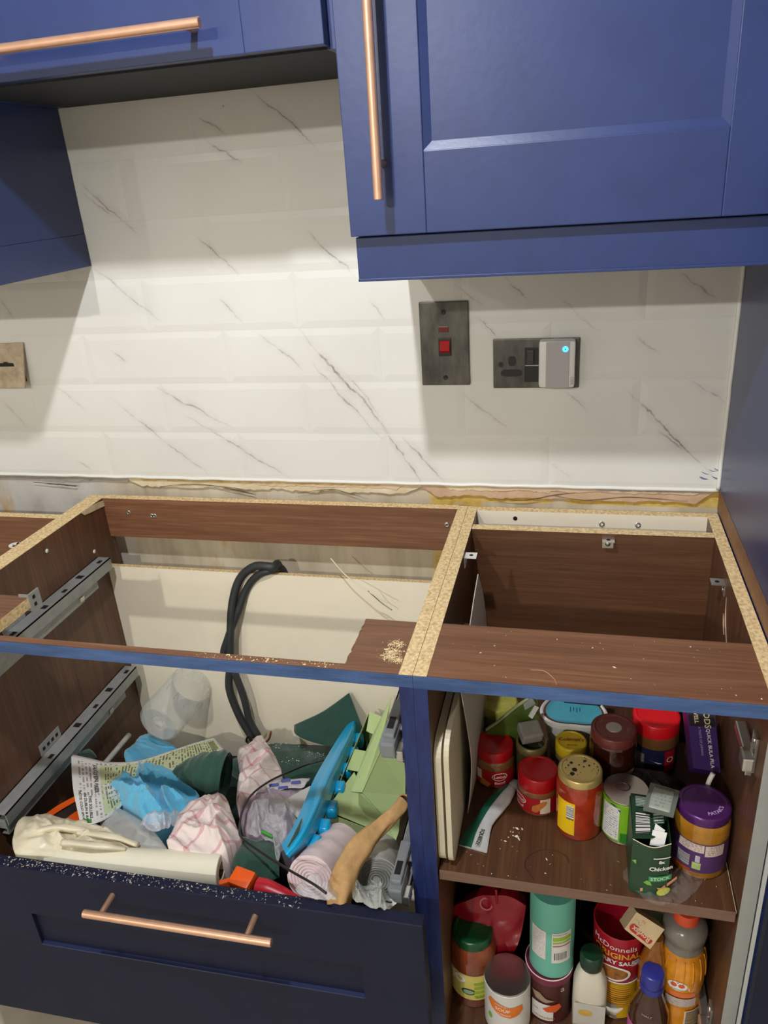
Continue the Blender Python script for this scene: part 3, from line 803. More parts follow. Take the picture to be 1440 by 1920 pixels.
# hinge plates on the right side
def hinge(par, y, z):
    h = mk('hinge', join(box(XRI-.004, XRI, y-.010, y+.010, z-.026, z+.026, .001), box(XRI-.016, XRI-.003, y-.006, y+.050, z-.006, z+.006, .002),
                         box(XRI-.020, XRI-.006, y-.028, y-.004, z-.010, z+.010, .003), box(XRI-.010, XRI-.002, y-.006, y+.004, z-.034, z-.012, .001)), ZINC, par)
    for dz in (-.018, .018): screw(h, (XRI-.004, y, z+dz), (-1, 0, 0), .0042)
hinge(ru, -.515, .770); hinge(ru, -.505, .252)
# scuffs and drip marks
DRIP = pbr('pale_dried_drip', (190, 160, 132), .7, var=.15)
for pts in ([(0.4165,-0.2566,0.8379),(0.4165,-0.2674,0.8074),(0.4165,-0.2938,0.7823)], [(0.4165,-0.2491,0.8055),(0.4165,-0.2704,0.7811)]): mk('drip_mark', tube(pts, [.0003, .0011, .0006], n=16, seg=5), DRIP, srr)
mk('ring_mark', tube([(0.1446,-0.5231,0.8701),(0.1609,-0.5232,0.8701),(0.1731,-0.537,0.8701),(0.1773,-0.5494,0.8701)], [.0004, .0007, .0006], n=20, seg=5), pbr('pale_ring_mark', (170, 130, 104), .6), frr)
ring = [(.215+.033*math.cos(a), -.515+.033*math.sin(a), SHZ+.0001) for a in [R(i*10) for i in range(0, 330, 10)]]
mk('ring_mark', tube([(0.1523,-0.5434,0.5321),(0.14,-0.5244,0.5321),(0.1426,-0.506,0.5321),(0.1608,-0.4912,0.5321),(0.1836,-0.4893,0.5321),(0.1966,-0.4967,0.5321),(0.2012,-0.5073,0.5321)], .0009, n=40, seg=5), pbr('dark_ring_mark', (58, 36, 26), .6), shelf)

# ---- next unit to the left (only its back corner shows)
lu = thing('base_cabinet', 'dark walnut base cabinet left of the drawer unit, only its back corner in view', 'cabinet', (-1.1, -.3, 0))
board('side_panel', -.8045, -.7865, YFR, YB, .15, ZC, W['z'], lu, 't')
board('side_panel', -1.40, -1.382, YFR, YB, .15, ZC, W['z'], lu, 't')
board('rear_rail', -1.382, -.8045, -.142, -.124, .77, ZC, W['x'], lu, 't')
board('back_panel', -1.382, -.8045, -.160, -.152, .15, .765, W['x'], lu)
mk('front_rail', box(-1.382, -.8045, YFR, -.53, .852, ZC), W['x'], lu)
board('base_panel', -1.382, -.8045, YFR, -.16, .13, .148, W['x'], lu)
bk = mk('worktop_bracket', xf(Matrix.Translation((-.8048, -.255, .866)) @ Matrix.Rotation(R(-90), 4, 'Z'), join(lathe([(.010, 0), (.010, .0016), (.004, .0016), (.004, 0)], (0, -.011, 0), 20, cap=False), box(-.010, .010, -.010, 0, 0, .0016), box(-.010, .010, -.0015, 0, -.016, 0))), WHITE, lu)

# ---- plinth below
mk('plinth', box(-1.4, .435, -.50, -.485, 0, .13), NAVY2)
tag(bpy.data.objects['plinth'], 'dark navy plinth board under the base cabinets', 'plinth')

# ---- tall unit on the right
tu = thing('tall_cabinet', 'tall navy cabinet at the right edge with a pale front edge strip', 'cabinet', (.75, -.3, 0))
XT = .4375
tp = mk('side_panel', box(XT, XT+.018, YFR+.003, -.006, .10, 2.15), NAVY, tu)
mk('unpainted_strip', box(XT-.0007, XT, YFR+.003, -.006, .872, .908), W['x'], tp, label='bare brown strip where the worktop edge was')
mk('front_strip', box(XT-.0005, XT+.0045, YFR-.0006, YFR+.003, .10, .90), pbr('pale_grey_edge', (196, 198, 192), .5, var=.04), tp)
mk('side_panel', box(1.02, 1.038, YFR, -.006, .10, 2.15), NAVY, tu)
mk('top_panel', box(XT+.018, 1.02, YFR, -.006, 2.13, 2.15), NAVY, tu)
mk('base_panel', box(XT+.018, 1.02, YFR, -.006, .10, .12), NAVY, tu)
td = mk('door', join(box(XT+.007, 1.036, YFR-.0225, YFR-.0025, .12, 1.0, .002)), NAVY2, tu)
mk('door', join(box(XT+.020, 1.036, YFR-.0225, YFR-.0025, 1.005, 2.14, .002)), NAVY, tu)

# ---- drawer
DR = thing('drawer', 'deep navy drawer with a copper bar handle, pulled part way out', 'drawer', (-.383, -.6375, 0))
DR.rotation_euler = (0, 0, 0)
MD = Matrix.Translation((-.3825, -.6375, 0)) @ Matrix.Rotation(R(1.1), 4, 'Z')
def dpart(name, vf, mat, par=DR, **k): return mk(name, xf(MD, vf), mat, par, **k)
fz0, fz1 = .155, .512
wl = .3925
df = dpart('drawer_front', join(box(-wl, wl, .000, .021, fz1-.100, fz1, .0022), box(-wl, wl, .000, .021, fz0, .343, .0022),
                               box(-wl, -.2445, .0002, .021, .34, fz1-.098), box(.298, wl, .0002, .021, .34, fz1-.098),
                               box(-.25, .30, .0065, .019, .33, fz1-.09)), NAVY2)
dpart('recess_lip', join(prism([(-.2445, 0), (.298, 0), (.298, .0065), (-.2445, .0065)], .0025, Matrix.Translation((0, 0, .341)))), pbr('recess_lip_highlight', (40, 48, 84), .4), df)  # lighter lip colour paints the highlight along the recess edge
bar = [(-.110, -.036, .4875), (.184, -.036, .4875)]
hd = dpart('handle', xf(Matrix.Translation((-.110, -.036, .4845)) @ Matrix.Rotation(R(90), 4, 'Y'), lathe([(.0052, 0), (.006, .0008), (.006, .2932), (.0052, .294)], seg=20)), COPPER, df, smooth=True, sharp=40)
for xx in (-.083, .146): dpart('handle_post', xf(Matrix.Translation((xx, 0, .4845)) @ Matrix.Rotation(R(90), 4, 'X'), lathe([(.0045, 0), (.0045, .033)], seg=16)), COPPER, df, smooth=True, sharp=40)
dpart('drawer_bottom', box(-.375, .355, .022, .50, .195, .207), BEIGE)
dpart('drawer_back', box(-.375, .355, .50, .512, .195, .285), BEIGE)
for s in (-1, 1): dpart('drawer_side', box(.36*s-.010-.010*(s < 0)*0, .36*s+.004, .022, .50, .195, .285), STEEL)
mk('rail_under', box(-.7, -.1, -.50, -.47, .17, .194), STEEL, DR)

# ================================================================== WALL UNITS
def shaker(par, x0, x1, z0, z1, y, t, stl, str_, rb, rt_, mat, name='door'):
    """door of stiles, rails and recessed panel; y = front plane"""
    d = thing(name, None, None); d.parent = par; d.location = (0, 0, 0); ORG[d.name] = org(par)
    mk('stile', box(x0, x0+stl, y, y+t, z0, z1, .0012), mat, d)
    mk('stile', box(x1-str_, x1, y, y+t, z0, z1, .0012), mat, d)
    mk('rail', box(x0+stl, x1-str_, y+.0003, y+t, z0, z0+rb, .0012), mat, d)
    mk('rail', box(x0+stl, x1-str_, y+.0003, y+t, z1-rt_, z1, .0012), mat, d)
    a, b_, c_, e_ = x0+stl-.001, x1-str_+.001, z0+rb-.001, z1-rt_+.001
    i = .011; yy = y+.007
    v = [(a, y+.0015, c_), (b_, y+.0015, c_), (b_, y+.0015, e_), (a, y+.0015, e_), (a+i, yy, c_+i), (b_-i, yy, c_+i), (b_-i, yy, e_-i), (a+i, yy, e_-i)]
    v += [(x, y+t-.002, z) for x, _, z in v[:4]]
    f = [(4, 5, 6, 7), (0, 1, 5, 4), (1, 2, 6, 5), (2, 3, 7, 6), (3, 0, 4, 7), (8, 9, 10, 11), (0, 8, 9, 1), (1, 9, 10, 2), (2, 10, 11, 3), (3, 11, 8, 0)]
    mk('panel', (v, f), mat, d)
    return d
def barhandle(par, a, b_, y, yd, posts):
    a, b_ = Vector(a), Vector(b_); d = (b_-a)
    M = Matrix.Translation(a) @ d.to_track_quat('Z', 'Y').to_matrix().to_4x4(); n = d.length
    h = mk('handle', xf(M, lathe([(.0052, 0), (.006, .0008), (.006, n-.0008), (.0052, n)], seg=20)), COPPER, par, smooth=True, sharp=40)
    for t in posts:
        p = a.lerp(b_, t)
        mk('handle_post', xf(Matrix.Translation((p.x, yd, p.z)) @ Matrix.Rotation(R(90), 4, 'X'), lathe([(.0045, 0), (.0045, yd-y)], seg=14)), COPPER, par, smooth=True, sharp=40)
ZTOP = 2.10
wr = thing('wall_cabinet', 'large navy wall cabinet with a vertical copper handle, upper right', 'cabinet', (.17, -.15, 1.32))
mk('carcass', join(box(-.0985, -.0805, -.296, -.001, 1.376, ZTOP), box(.4185, .4365, -.296, -.001, 1.376, ZTOP), box(-.0805, .4185, -.296, -.001, 1.376, 1.394),
                   box(-.0805, .4185, -.296, -.001, ZTOP-.018, ZTOP), box(-.0805, .4185, -.012, -.001, 1.394, ZTOP-.018)), NAVY, wr)
dr_ = shaker(wr, -.101, .4365, 1.3775, ZTOP, -.320, .022, .100, .0905, .0945, .10, NAVY)
barhandle(dr_, (-.052, -.355, 1.421), (-.048, -.355, 1.93), -.353, -.320, (.08, .92))
mk('pelmet', join(box(-.0985, .4365, -.306, -.288, 1.3195, 1.3755, .0012), box(-.0985, -.0805, -.288, -.001, 1.3195, 1.3755), ), NAVY, wr)
mk('pelmet_moulding', box(-.0985, .4365, -.3085, -.304, 1.3195, 1.3235, .001), NAVY, wr)

wb = thing('wall_cabinet', 'short navy bridging wall cabinet with a horizontal copper handle, upper left', 'cabinet', (-.40, -.15, 1.59))
mk('carcass', join(box(-.699, -.6810, -.298, -.001, 1.592, ZTOP), box(-.1175, -.0995, -.298, -.001, 1.592, ZTOP),
                   box(-.681, -.1175, -.298, -.001, ZTOP-.018, ZTOP)), NAVY, wb)
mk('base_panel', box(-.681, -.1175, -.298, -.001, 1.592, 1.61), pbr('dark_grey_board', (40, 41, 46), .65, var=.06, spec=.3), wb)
db_ = shaker(wb, -.700, -.114, 1.5945, ZTOP, -.320, .021, .102, .102, .10, .10, NAVY)
barhandle(db_, (-.60, -.355, 1.6255), (-.253, -.355, 1.6265), -.353, -.320, (.07, .93))

wl_ = thing('wall_cabinet', 'dark navy wall cabinet at the far left, seen from its side', 'cabinet', (-1.0, -.15, 1.33))
mk('side_panel', box(-.718, -.700, -.300, -.001, 1.387, ZTOP), NAVY, wl_)
mk('side_panel', box(-1.30, -1.282, -.300, -.001, 1.387, ZTOP), NAVY, wl_)
mk('base_panel', box(-1.282, -.718, -.300, -.001, 1.387, 1.405), NAVY, wl_)
mk('top_panel', box(-1.282, -.718, -.300, -.001, ZTOP-.018, ZTOP), NAVY, wl_)
mk('pelmet', join(box(-.7185, -.6995, -.300, -.001, 1.330, 1.3865, .0008), box(-1.30, -.7185, -.308, -.289, 1.330, 1.3865, .0008)), NAVY, wl_)
shaker(wl_, -1.30, -.7015, 1.3875, ZTOP, -.322, .0215, .10, .10, .10, .10, NAVY)

# ================================================================== ELECTRICS ON THE WALL
TARN = pbr('tarnished_dark_nickel', (72, 71, 69), .4, metal=.4, var=.4, scale=30, stretch=(1, 1, .35), col2=(118, 115, 108))
SX, SZ = -.0795, 1.2435
cs = thing('cooker_switch', 'tall tarnished metal cooker switch plate with a red rocker', 'switch', (SX+.043, 0, SZ-.146))
mk('plate', box(SX, SX+.086, -.0045, 0, SZ-.146, SZ, .0018), TARN, cs)
mk('switch_surround', box(SX+.0325, SX+.0545, -.0075, -.0044, SZ-.093, SZ-.062, .001), BLACK, cs)
rk = [(SX+.0355, -.0076, SZ-.087), (SX+.0525, -.0076, SZ-.087), (SX+.0525, -.0076, SZ-.066), (SX+.0355, -.0076, SZ-.066),
      (SX+.0355, -.013, SZ-.083), (SX+.0525, -.013, SZ-.083), (SX+.0525, -.0085, SZ-.068), (SX+.0355, -.0085, SZ-.068)]
mk('rocker', (rk, [(0, 1, 5, 4), (4, 5, 6, 7), (3, 7, 6, 2), (0, 4, 7, 3), (1, 2, 6, 5), (0, 3, 2, 1)]), pbr('red_rocker_plastic', (186, 6, 20), .5, var=.05, spec=.2), cs)
mk('neon_window', box(SX+.033, SX+.051, -.0056, -.0044, SZ-.052, SZ-.042, .0006), pbr('dark_red_neon_lens', (110, 28, 34), .2, var=.1), cs)
for zz in (SZ-.018, SZ-.132): mk('screw_head', xf(Matrix.Translation((SX+.0425, -.0045, zz)) @ Matrix.Rotation(R(90), 4, 'X'), lathe([(.0044, 0), (.004, .0008), (.0022, .0009), (.0018, .0003), (0, .0003)], seg=16, cap=False)), pbr('blackened_screw', (52, 50, 48), .4, metal=.4), cs, smooth=True)
KX, KZ = .0475, 1.1773
so = thing('double_socket', 'tarnished metal double wall socket, its right half covered by a plug-in unit', 'socket', (KX+.073, 0, KZ-.086))
mk('plate', box(KX, KX+.146, -.0045, 0, KZ-.086, KZ, .0018), TARN, so)
def hole(nm, x0, x1, z0, z1): mk(nm, box(x0, x1, -.0050, -.0043, z0, z1, .0003), BLACK, so)
mk('earth_hole', xf(Matrix.Translation((KX+.033, -.0044, KZ-.038)) @ Matrix.Rotation(R(90), 4, 'X'), prism([(.0065*math.copysign(abs(math.cos(a))**.6, math.cos(a)), .0085*math.copysign(abs(math.sin(a))**.6, math.sin(a))) for a in [R(15*i) for i in range(24)]], .0007)), BLACK, so)
mk('pin_slot', xf(Matrix.Translation((KX+.032, -.0044, KZ-.059)) @ Matrix.Rotation(R(90), 4, 'X'), prism([(.0185*math.copysign(abs(math.cos(a))**.45, math.cos(a)), .0062*math.copysign(abs(math.sin(a))**.7, math.sin(a))) for a in [R(15*i) for i in range(24)]], .0007)), BLACK, so)
mk('screw_hole', xf(Matrix.Translation((KX+.0135, -.0044, KZ-.044)) @ Matrix.Rotation(R(90), 4, 'X'), lathe([(0, .0006), (.0045, .0006), (.0045, 0)], seg=16, cap=False)), BLACK, so)
mk('switch_surround', box(KX+.054, KX+.092, -.0052, -.0043, KZ-.075, KZ-.015, .0006), BLACK, so)
mk('switch_rocker', box(KX+.058, KX+.070, -.0095, -.0045, KZ-.044, KZ-.019, .0015), pbr('charcoal_rocker', (52, 50, 50), .35, var=.1), so)
mk('glint_edge', box(KX+.055, KX+.078, -.0056, -.0050, KZ-.0465, KZ-.0455), ZINC, so)
PUX0, PUX1, PUZ0, PUZ1 = .1265, .1865, 1.0975, 1.1775
pu = thing('plug_in_unit', 'silver grey plug-in unit with a glowing blue light, plugged into the wall socket', 'plug', (.156, -.005, PUZ0))
mk('body', box(PUX0, PUX1, -.030, -.0048, PUZ0, PUZ1, .006), WHITE, pu, smooth=True, sharp=50)
mk('face', box(PUX0+.012, PUX1-.010, -.0315, -.0296, PUZ0+.001, PUZ1-.002, .0006), pbr('silver_grey_face', (182, 176, 178), .45, var=.03), pu)
mk('indicator_light', xf(Matrix.Translation((PUX1-.0165, -.0314, PUZ1-.0135)) @ Matrix.Rotation(R(90), 4, 'X'), lathe([(.0012, .0012), (.0042, .0008), (.0046, 0)], seg=20, cap=False)), emit('blue_indicator', (40, 170, 255), 7), pu, smooth=True)
mk('indicator_eye', xf(Matrix.Translation((PUX1-.0165, -.0325, PUZ1-.0135)) @ Matrix.Rotation(R(90), 4, 'X'), lathe([(0, .0003), (.0013, .0003), (.0013, 0)], seg=14, cap=False)), pbr('teal_lens', (0, 96, 120), .2), pu)
mk('lettering', on_plane(textgeo('VIEO', .0065, .01), (PUX1-.0045, -.0302, PUZ0+.013), (0, 0, 1), (-1, 0, 0), (0, -1, 0), .0002), pbr('grey_print', (150, 148, 146), .5), pu)

ls = thing('blank_plate', 'loose stained beige socket plate with a black cut-out, left edge', 'socket', (-.94, 0, 1.10))
STAIN = pbr('stained_beige_plastic', (196, 172, 138), .55, var=.3, scale=45, col2=(214, 196, 166), bump=.15)
pv = [(-0.8908,0,1.1898),(-0.8994,0,1.1013)]
def pl(x, z, y): return (x, y, z)
v = [pl(-.976, 1.190, -.004), pl(-.889, 1.191, -.004), pl(-.8985, 1.103, -.020), pl(-.985, 1.103, -.020)]
v += [(x, y+.004, z) for x, y, z in v]
mk('plate', (v, [(0, 1, 2, 3), (7, 6, 5, 4), (0, 4, 5, 1), (1, 5, 6, 2), (2, 6, 7, 3), (3, 7, 4, 0)]), STAIN, ls)
mk('back_box', box(-.970, -.905, -.0035, 0, 1.112, 1.182), pbr('dark_box_gap', (60, 52, 44), .8), ls)
mk('cut_out', on_plane(([(-.036, -.008, 0), (.013, -.008, 0), (.0105, .006, 0), (-.002, .0066, 0), (-.003, .009, 0), (-.010, .009, 0), (-.011, .0066, 0), (-.036, .006, 0)], [tuple(range(8))]), (-.928, -.0115, 1.1465), (1, 0, 0), (0, -.18, 1), (0, -1, -.18), .0010), BLACK, ls)
# ================================================================== THINGS IN THE RIGHT-HAND UNIT
def rrect(x0, x1, y0, y1, r, n=6):
    out = []
    for cx, cy, a in ((x1-r, y0+r, -90), (x1-r, y1-r, 0), (x0+r, y1-r, 90), (x0+r, y0+r, 180)):
        for i in range(n+1):
            t = R(a+90*i/n); out.append((cx+r*math.cos(t), cy+r*math.sin(t)))
    return out
YZ = lambda x0: Matrix(((0, 0, 1, x0), (1, 0, 0, 0), (0, 1, 0, 0), (0, 0, 0, 1)))

def lab(par, c, r, a0, z0, w_, h_, mat, name='label', off=.0005, label=None):
    vf = rectgrid(w_, h_, max(4, int(w_/.004)))
    o = on_cyl(vf, c, r, a0, z0, off=off)
    return mk(name, (o[0], o[1], vf[2]), mat, par, smooth=True, label=label)
def txt(par, c, r, a0, z0, s, size, mat, off=.0009, bold=.0, rot=0, name='lettering', slant=0):
    g = textgeo(s, size, bold)
    if rot:
        ca, sa = math.cos(rot), math.sin(rot); g = ([(x*ca-y*sa, x*sa+y*ca, 0) for x, y, z in g[0]], g[1])
    if slant: g = ([(x, y+x*slant, 0) for x, y, z in g[0]], g[1])
    return mk(name, on_cyl(densify(g, .004), c, r, a0, z0, off=off), mat, par)
def shp(par, c, r, a0, z0, geo, mat, off=.0008, name='print'):
    return mk(name, on_cyl(densify(geo, .004), c, r, a0, z0, off=off), mat, par)

def bodyprof(r, H, nr=None, sh=.010, foot=.003):
    nr = nr or r*.85
    return [(r*.8, 0), (r-.001, .0006), (r, foot), (r, H-sh), (r-.15*(r-nr), H-sh*.75), (r-.5*(r-nr), H-sh*.35), (nr, H-sh*.1), (nr, H)]
def lidprof(r, h, ribs=0):
    return [(r*.97, 0), (r, .001), (r, h-.0025), (r-.0008, h-.0010), (r-.0025, h), (r*.84, h), (r*.80, h-.0012), (0, h-.0010)]

def liq(name, col, rough=.12, **k): return pbr(name, col, rough, var=.16, scale=45, coat=.6, **k)

SZ0 = SHZ+.0004
def pot(name, label, cat, top, H, r, lidh, bodymat, lidmat, nr=None, group=None, z0=SZ0, sh=.010, lidr=None, seg=40):
    """screw-top jar standing at the point below `top`"""
    x, y = top[0], top[1]
    t = thing(name, label, cat, (x, y, z0), group)
    mk('jar_body', lathe(bodyprof(r, H-lidh*.7, nr, sh), (x, y, z0), seg), bodymat, t, smooth=True, sharp=50)
    mk('lid', lathe(lidprof(lidr or (nr or r*.85)*1.06, lidh), (x, y, z0+H-lidh), seg, cap=False), lidmat, t, smooth=True, sharp=40)
    return t, (x, y, z0)

REDLID = pbr('red_plastic_lid', (176, 12, 24), .28, var=.06, scale=30)
SPREAD = liq('caramel_spread_in_glass', (128, 84, 50))
REDLAB = pbr('red_paper_label', (168, 20, 30), .4, var=.06)
CREAMLAB = pbr('cream_paper_label', (228, 214, 186), .5, var=.04)

# ---- chopping boards and mat
BOARD = pbr('cream_plastic_board', (206, 196, 170), .45, var=.05, scale=10)
b1 = mk('chopping_board', prism(rrect(-.545, -.22, .5325, .752, .028), .0100, YZ(.0190)), BOARD)
tag(b1, 'thicker cream plastic chopping board standing against the cabinet side', 'chopping board', 'chopping boards standing in the cabinet')
b2 = mk('chopping_board', prism(rrect(-.548, -.235, .5325, .760, .030), .0072, YZ(.0330)), BOARD)
tag(b2, 'thinner cream plastic chopping board, second from the cabinet side', 'chopping board', 'chopping boards standing in the cabinet')
MATM = pbr('pale_grey_flexible_mat', (186, 180, 170), .5, var=.04, scale=12)
fm = thing('chopping_mat', 'thin bowed grey chopping mat with a handle hole, leaning beside the boards', 'chopping mat', (.046, -.3, SZ0))
mk('sheet', patch([[(.0455, -.440, .533), (.0525, -.452, .590), (.0555, -.452, .650), (.0510, -.452, .708), (.0425, -.448, .772)],
                   [(.050, -.33, .533), (.0535, -.34, .62), (.0550, -.34, .70), (.0510, -.34, .78), (.0460, -.335, .838)],
                   [(.052, -.20, .533), (.054, -.21, .63), (.054, -.22, .72), (.052, -.24, .80), (.048, -.275, .866)]], 30, 20, .0014), MATM, fm, smooth=True, sharp=40)
mk('handle_hole', patch([[(.0505, -.420, .752), (.0490, -.417, .764), (.0485, -.414, .772)], [(.0515, -.408, .756), (.0500, -.405, .768), (.0490, -.402, .776)]], 8, 4, .0003), DARK, fm)

# ---- red-lidded spread jars
tA, cA = pot('spread_jar', 'red-lidded glass spread jar farthest left on the shelf, beside the chopping mat', 'jar', [(0.079,-0.3484,0.6)][0], .068, .0325, .024, SPREAD, REDLID, nr=.0300, group='red-lidded spread jars', lidr=.0305)
tB, cB = pot('spread_jar', 'red-lidded glass spread jar with a biscuit on its label, beside the tomato jar', 'jar', [(0.1507,-0.3973,0.6)][0], .068, .0312, .026, SPREAD, REDLID, nr=.0285, group='red-lidded spread jars', lidr=.0305)
BISC = pbr('printed_biscuit', (196, 118, 52), .6, var=.2, scale=80)
for t, c, a in ((tA, (cA[0], cA[1], cA[2]), .35), (tB, cB, -.95)):
    rj = .0326 if t is tA else .0312
    lb = lab(t, c, rj, 0, .0195, .150, .030, REDLAB)
    shp(lb, c, rj, a, .024, discpoly(.0125, .0075), WHITEINK, .0008); shp(lb, c, rj, a, .024, discpoly(.0112, .0064), REDLAB, .0011)
    txt(lb, c, rj, a, .0243, 'Lotus', .0085, WHITEINK, .0014, .01)
    txt(lb, c, rj, a, .012, 'Biscoff', .0065, WHITEINK, .0012, .01)
lb = lab(tB, cB, .0312, .42, .020, .016, .028, CREAMLAB, 'white_panel', .0009)
shp(tB, cB, .0312, .12, .020, ([(-.011, -.009, 0), (-.004, -.011, 0), (.010, .003, 0), (.012, .009, 0), (.006, .011, 0), (-.010, .001, 0)], [tuple(range(6))]), BISC, .0013, 'printed_biscuit')
shp(tA, cA, .0326, -.42, .013, ([(-.009, -.008, 0), (.006, -.010, 0), (.011, -.002, 0), (-.004, .006, 0)], [tuple(range(4))]), BISC, .0013, 'printed_biscuit')
lab(tA, cA, .0326, -.72, .024, .010, .018, CREAMLAB, 'white_panel', .0009)

# ---- tomato jar with speckled gold lid
TOMATO = liq('tomato_sauce_in_glass', (150, 34, 16), col2=(176, 60, 26))
GOLD = pbr('gold_lacquer_lid', (214, 190, 122), .3, metal=.55, var=.06, scale=30)
tG, cG = pot('tomato_jar', 'jar of red tomato sauce with a speckled gold lid and yellow label', 'jar', [(0.2122,-0.4331,0.641)][0], .109, .0335, .0135, TOMATO, GOLD, nr=.0288, sh=.016, lidr=.0316)
YELLAB = pbr('yellow_paper_label', (232, 190, 20), .45, var=.05)
lb = lab(tG, cG, .0335, -.62, .040, .030, .060, YELLAB)
vf = rectgrid(.011, .026); o_ = on_cyl(vf, cG, .0335, -.38, .052, off=.0009); mk('barcode', (o_[0], o_[1], vf[2]), barcode('barcode_v', freq=18., along=1), lb)
random.seed(11)
for i in range(26):
    a = random.random()*6.28; q = .026*math.sqrt(random.random()); s = .0006+.0012*random.random()**2
    if i == 0: a, q, s = 3.6, .009, .0038
    if i == 1: a, q, s = 4.0, .017, .0034
    if i == 2: a, q, s = 2.5, .016, .0024
    if i == 3: a, q, s = 1.2, .017, .0022
    mk('lid_speck', lathe([(0, .0003), (s, .0003), (s*.9, 0)], (cG[0]+q*math.cos(a), cG[1]+q*math.sin(a), cG[2]+.109-.0009), 10, cap=False), BLACKINK, tG)

# ---- small jar with a yellow lid
YLID = pbr('yellow_plastic_lid', (206, 176, 22), .4, var=.06)
tY, cY = pot('mustard_jar', 'small glass jar with a yellow lid bearing red script', 'jar', [(0.199,-0.3464,0.617)][0], .085, .0240, .020, liq('pale_mustard_glass', (128, 112, 72)), YLID, nr=.0225, lidr=.0243)
mk('lettering', on_plane(textgeo('Colman\'s', .0105, .02), (cY[0], cY[1]+.001, cY[2]+.085), (1, .10, 0), (-.10, 1, 0), (0, 0, 1), .0004), pbr('red_brown_ink', (150, 56, 26), .5), tY)
mk('lettering', on_plane(textgeo('MUSTARD', .0035, .02), (cY[0]+.002, cY[1]-.012, cY[2]+.085), (1, .10, 0), (-.10, 1, 0), (0, 0, 1), .0004), pbr('red_brown_ink', (150, 56, 26), .5), tY)

# ---- glass jar with a grey cap resting across its mouth
PICK = liq('dark_green_pickle_glass', (58, 60, 34))
gx = [(0.1382,-0.3498,0.612)][0]
tP = thing('open_jar', 'small open glass jar behind the red jars', 'jar', (gx[0], gx[1], SZ0))
mk('jar_body', lathe(bodyprof(.0245, .070, .0225, .008), (gx[0], gx[1], SZ0), 36), PICK, tP, smooth=True, sharp=50)
mk('rim', lathe([(.0225, .064), (.0245, .066), (.0245, .078), (.0228, .080), (.0205, .079), (.0205, .066)], (gx[0], gx[1], SZ0), 36, cap=False), pbr('brass_rim', (132, 122, 78), .35, metal=.5, var=.1), tP, smooth=True)
GREYCAP = pbr('grey_plastic_cap', (146, 142, 132), .5, var=.05)
cp = mk('grey_cap', join(obox((gx[0]-.003, gx[1]+.006, SZ0+.091), .034, .030, .020, rz=R(24), rx=R(18), b=.003)), GREYCAP)
tag(cp, 'square grey plastic cap lying across the open jar', 'cap')

# ---- jar of red lid, brown lid, dark packets at the back
BROWNLID = pbr('brown_plastic_lid', (110, 50, 46), .35, var=.06)
tW, cW = pot('coffee_jar', 'tall dark jar with a brown lid marked by a silver disc', 'jar', [(0.2606,-0.3603,0.662)][0], .130, .0345, .018, liq('dark_coffee_glass', (52, 20, 14)), BROWNLID, nr=.0300, lidr=.0335)
mk('lid_disc', lathe([(.0, .0006), (.0115, .0006), (.0118, 0)], (cW[0], cW[1], cW[2]+.130-.0012), 28, cap=False), pbr('silver_foil_disc', (176, 166, 164), .35, metal=.4), tW)
lab(tW, cW, .0345, .75, .045, .026, .050, pbr('dim_cream_label', (150, 132, 98), .5, var=.15), 'label')
for s, a in (('SEAL', 2.6), ('OPEN', -.2)):
    mk('lettering', on_plane(textgeo(s, .0050, .01), (cW[0]+.021*math.cos(a), cW[1]+.021*math.sin(a), cW[2]+.129), (.15, 1, 0), (-1, .15, 0), (0, 0, 1), .0008), pbr('pale_brown_ink', (160, 108, 100), .5), tW)
BRED = pbr('bright_red_lid', (222, 24, 34), .3, var=.06)
tR, cR = pot('peanut_jar', 'jar with a bright red lid at the back right of the shelf', 'jar', [(0.3277,-0.2999,0.647)][0], .115, .0360, .024, liq('brown_peanut_glass', (120, 80, 46)), BRED, nr=.0335, lidr=.0358)
lb = lab(tR, cR, .0360, 0, .046, .150, .052, pbr('dark_blue_label', (34, 34, 66), .4, var=.2))
lab(tR, cR, .0360, .62, .050, .018, .040, REDLAB, 'red_panel', .0009); lab(tR, cR, .0360, -.75, .045, .020, .030, pbr('grey_label', (120, 116, 116), .5), 'grey_panel', .0009)
mk('swoosh', on_cyl(([(-.012, .004, 0), (.004, -.001, 0), (.010, -.001, 0), (-.002, .002, 0)], [(0, 1, 2, 3)]), cR, .0360, 0, .048, off=.0012), WHITEINK, tR)
txt(tR, cR, .0360, .62, .052, 'O', .016, WHITEINK, .0013)
BLK = pbr('black_film_pack', (16, 14, 16), .35, var=.2, scale=30, bump=.4, bscale=40)
bpk = thing('black_packet', 'glossy black packet with a small red mark, in the middle of the shelf', 'packet', (.318, -.39, SZ0))
mk('pouch', xf(Matrix.Translation((.318, -.385, SZ0)) @ Matrix.Rotation(R(-8), 4, 'Z'), heap([(-.042, -.014, .040), (0, -.018, .045), (.042, -.014, .050), (.044, .010, .056), (0, .016, .062), (-.042, .010, .056)], .006, .006, 60, 3, .0385, 60, 10)), BLK, bpk, smooth=True)
mk('red_mark', obox((.343, -.4075, SZ0+.052), .017, .001, .008, rz=R(-8), rx=R(-35)), pbr('dull_red_print', (120, 36, 44), .5), bpk)
for p, s in (((.216, -.24), 0), ((.36, -.20), 1)):
    bb = mk('black_box', obox((p[0], p[1], SZ0+.0605), .06, .05, .12, b=.002), BLK)
    tag(bb, ('black carton in the dark behind the brown-lidded jar' if s == 0 else 'black carton in the dark behind the bright red lid'), 'carton', 'black cartons at the back')

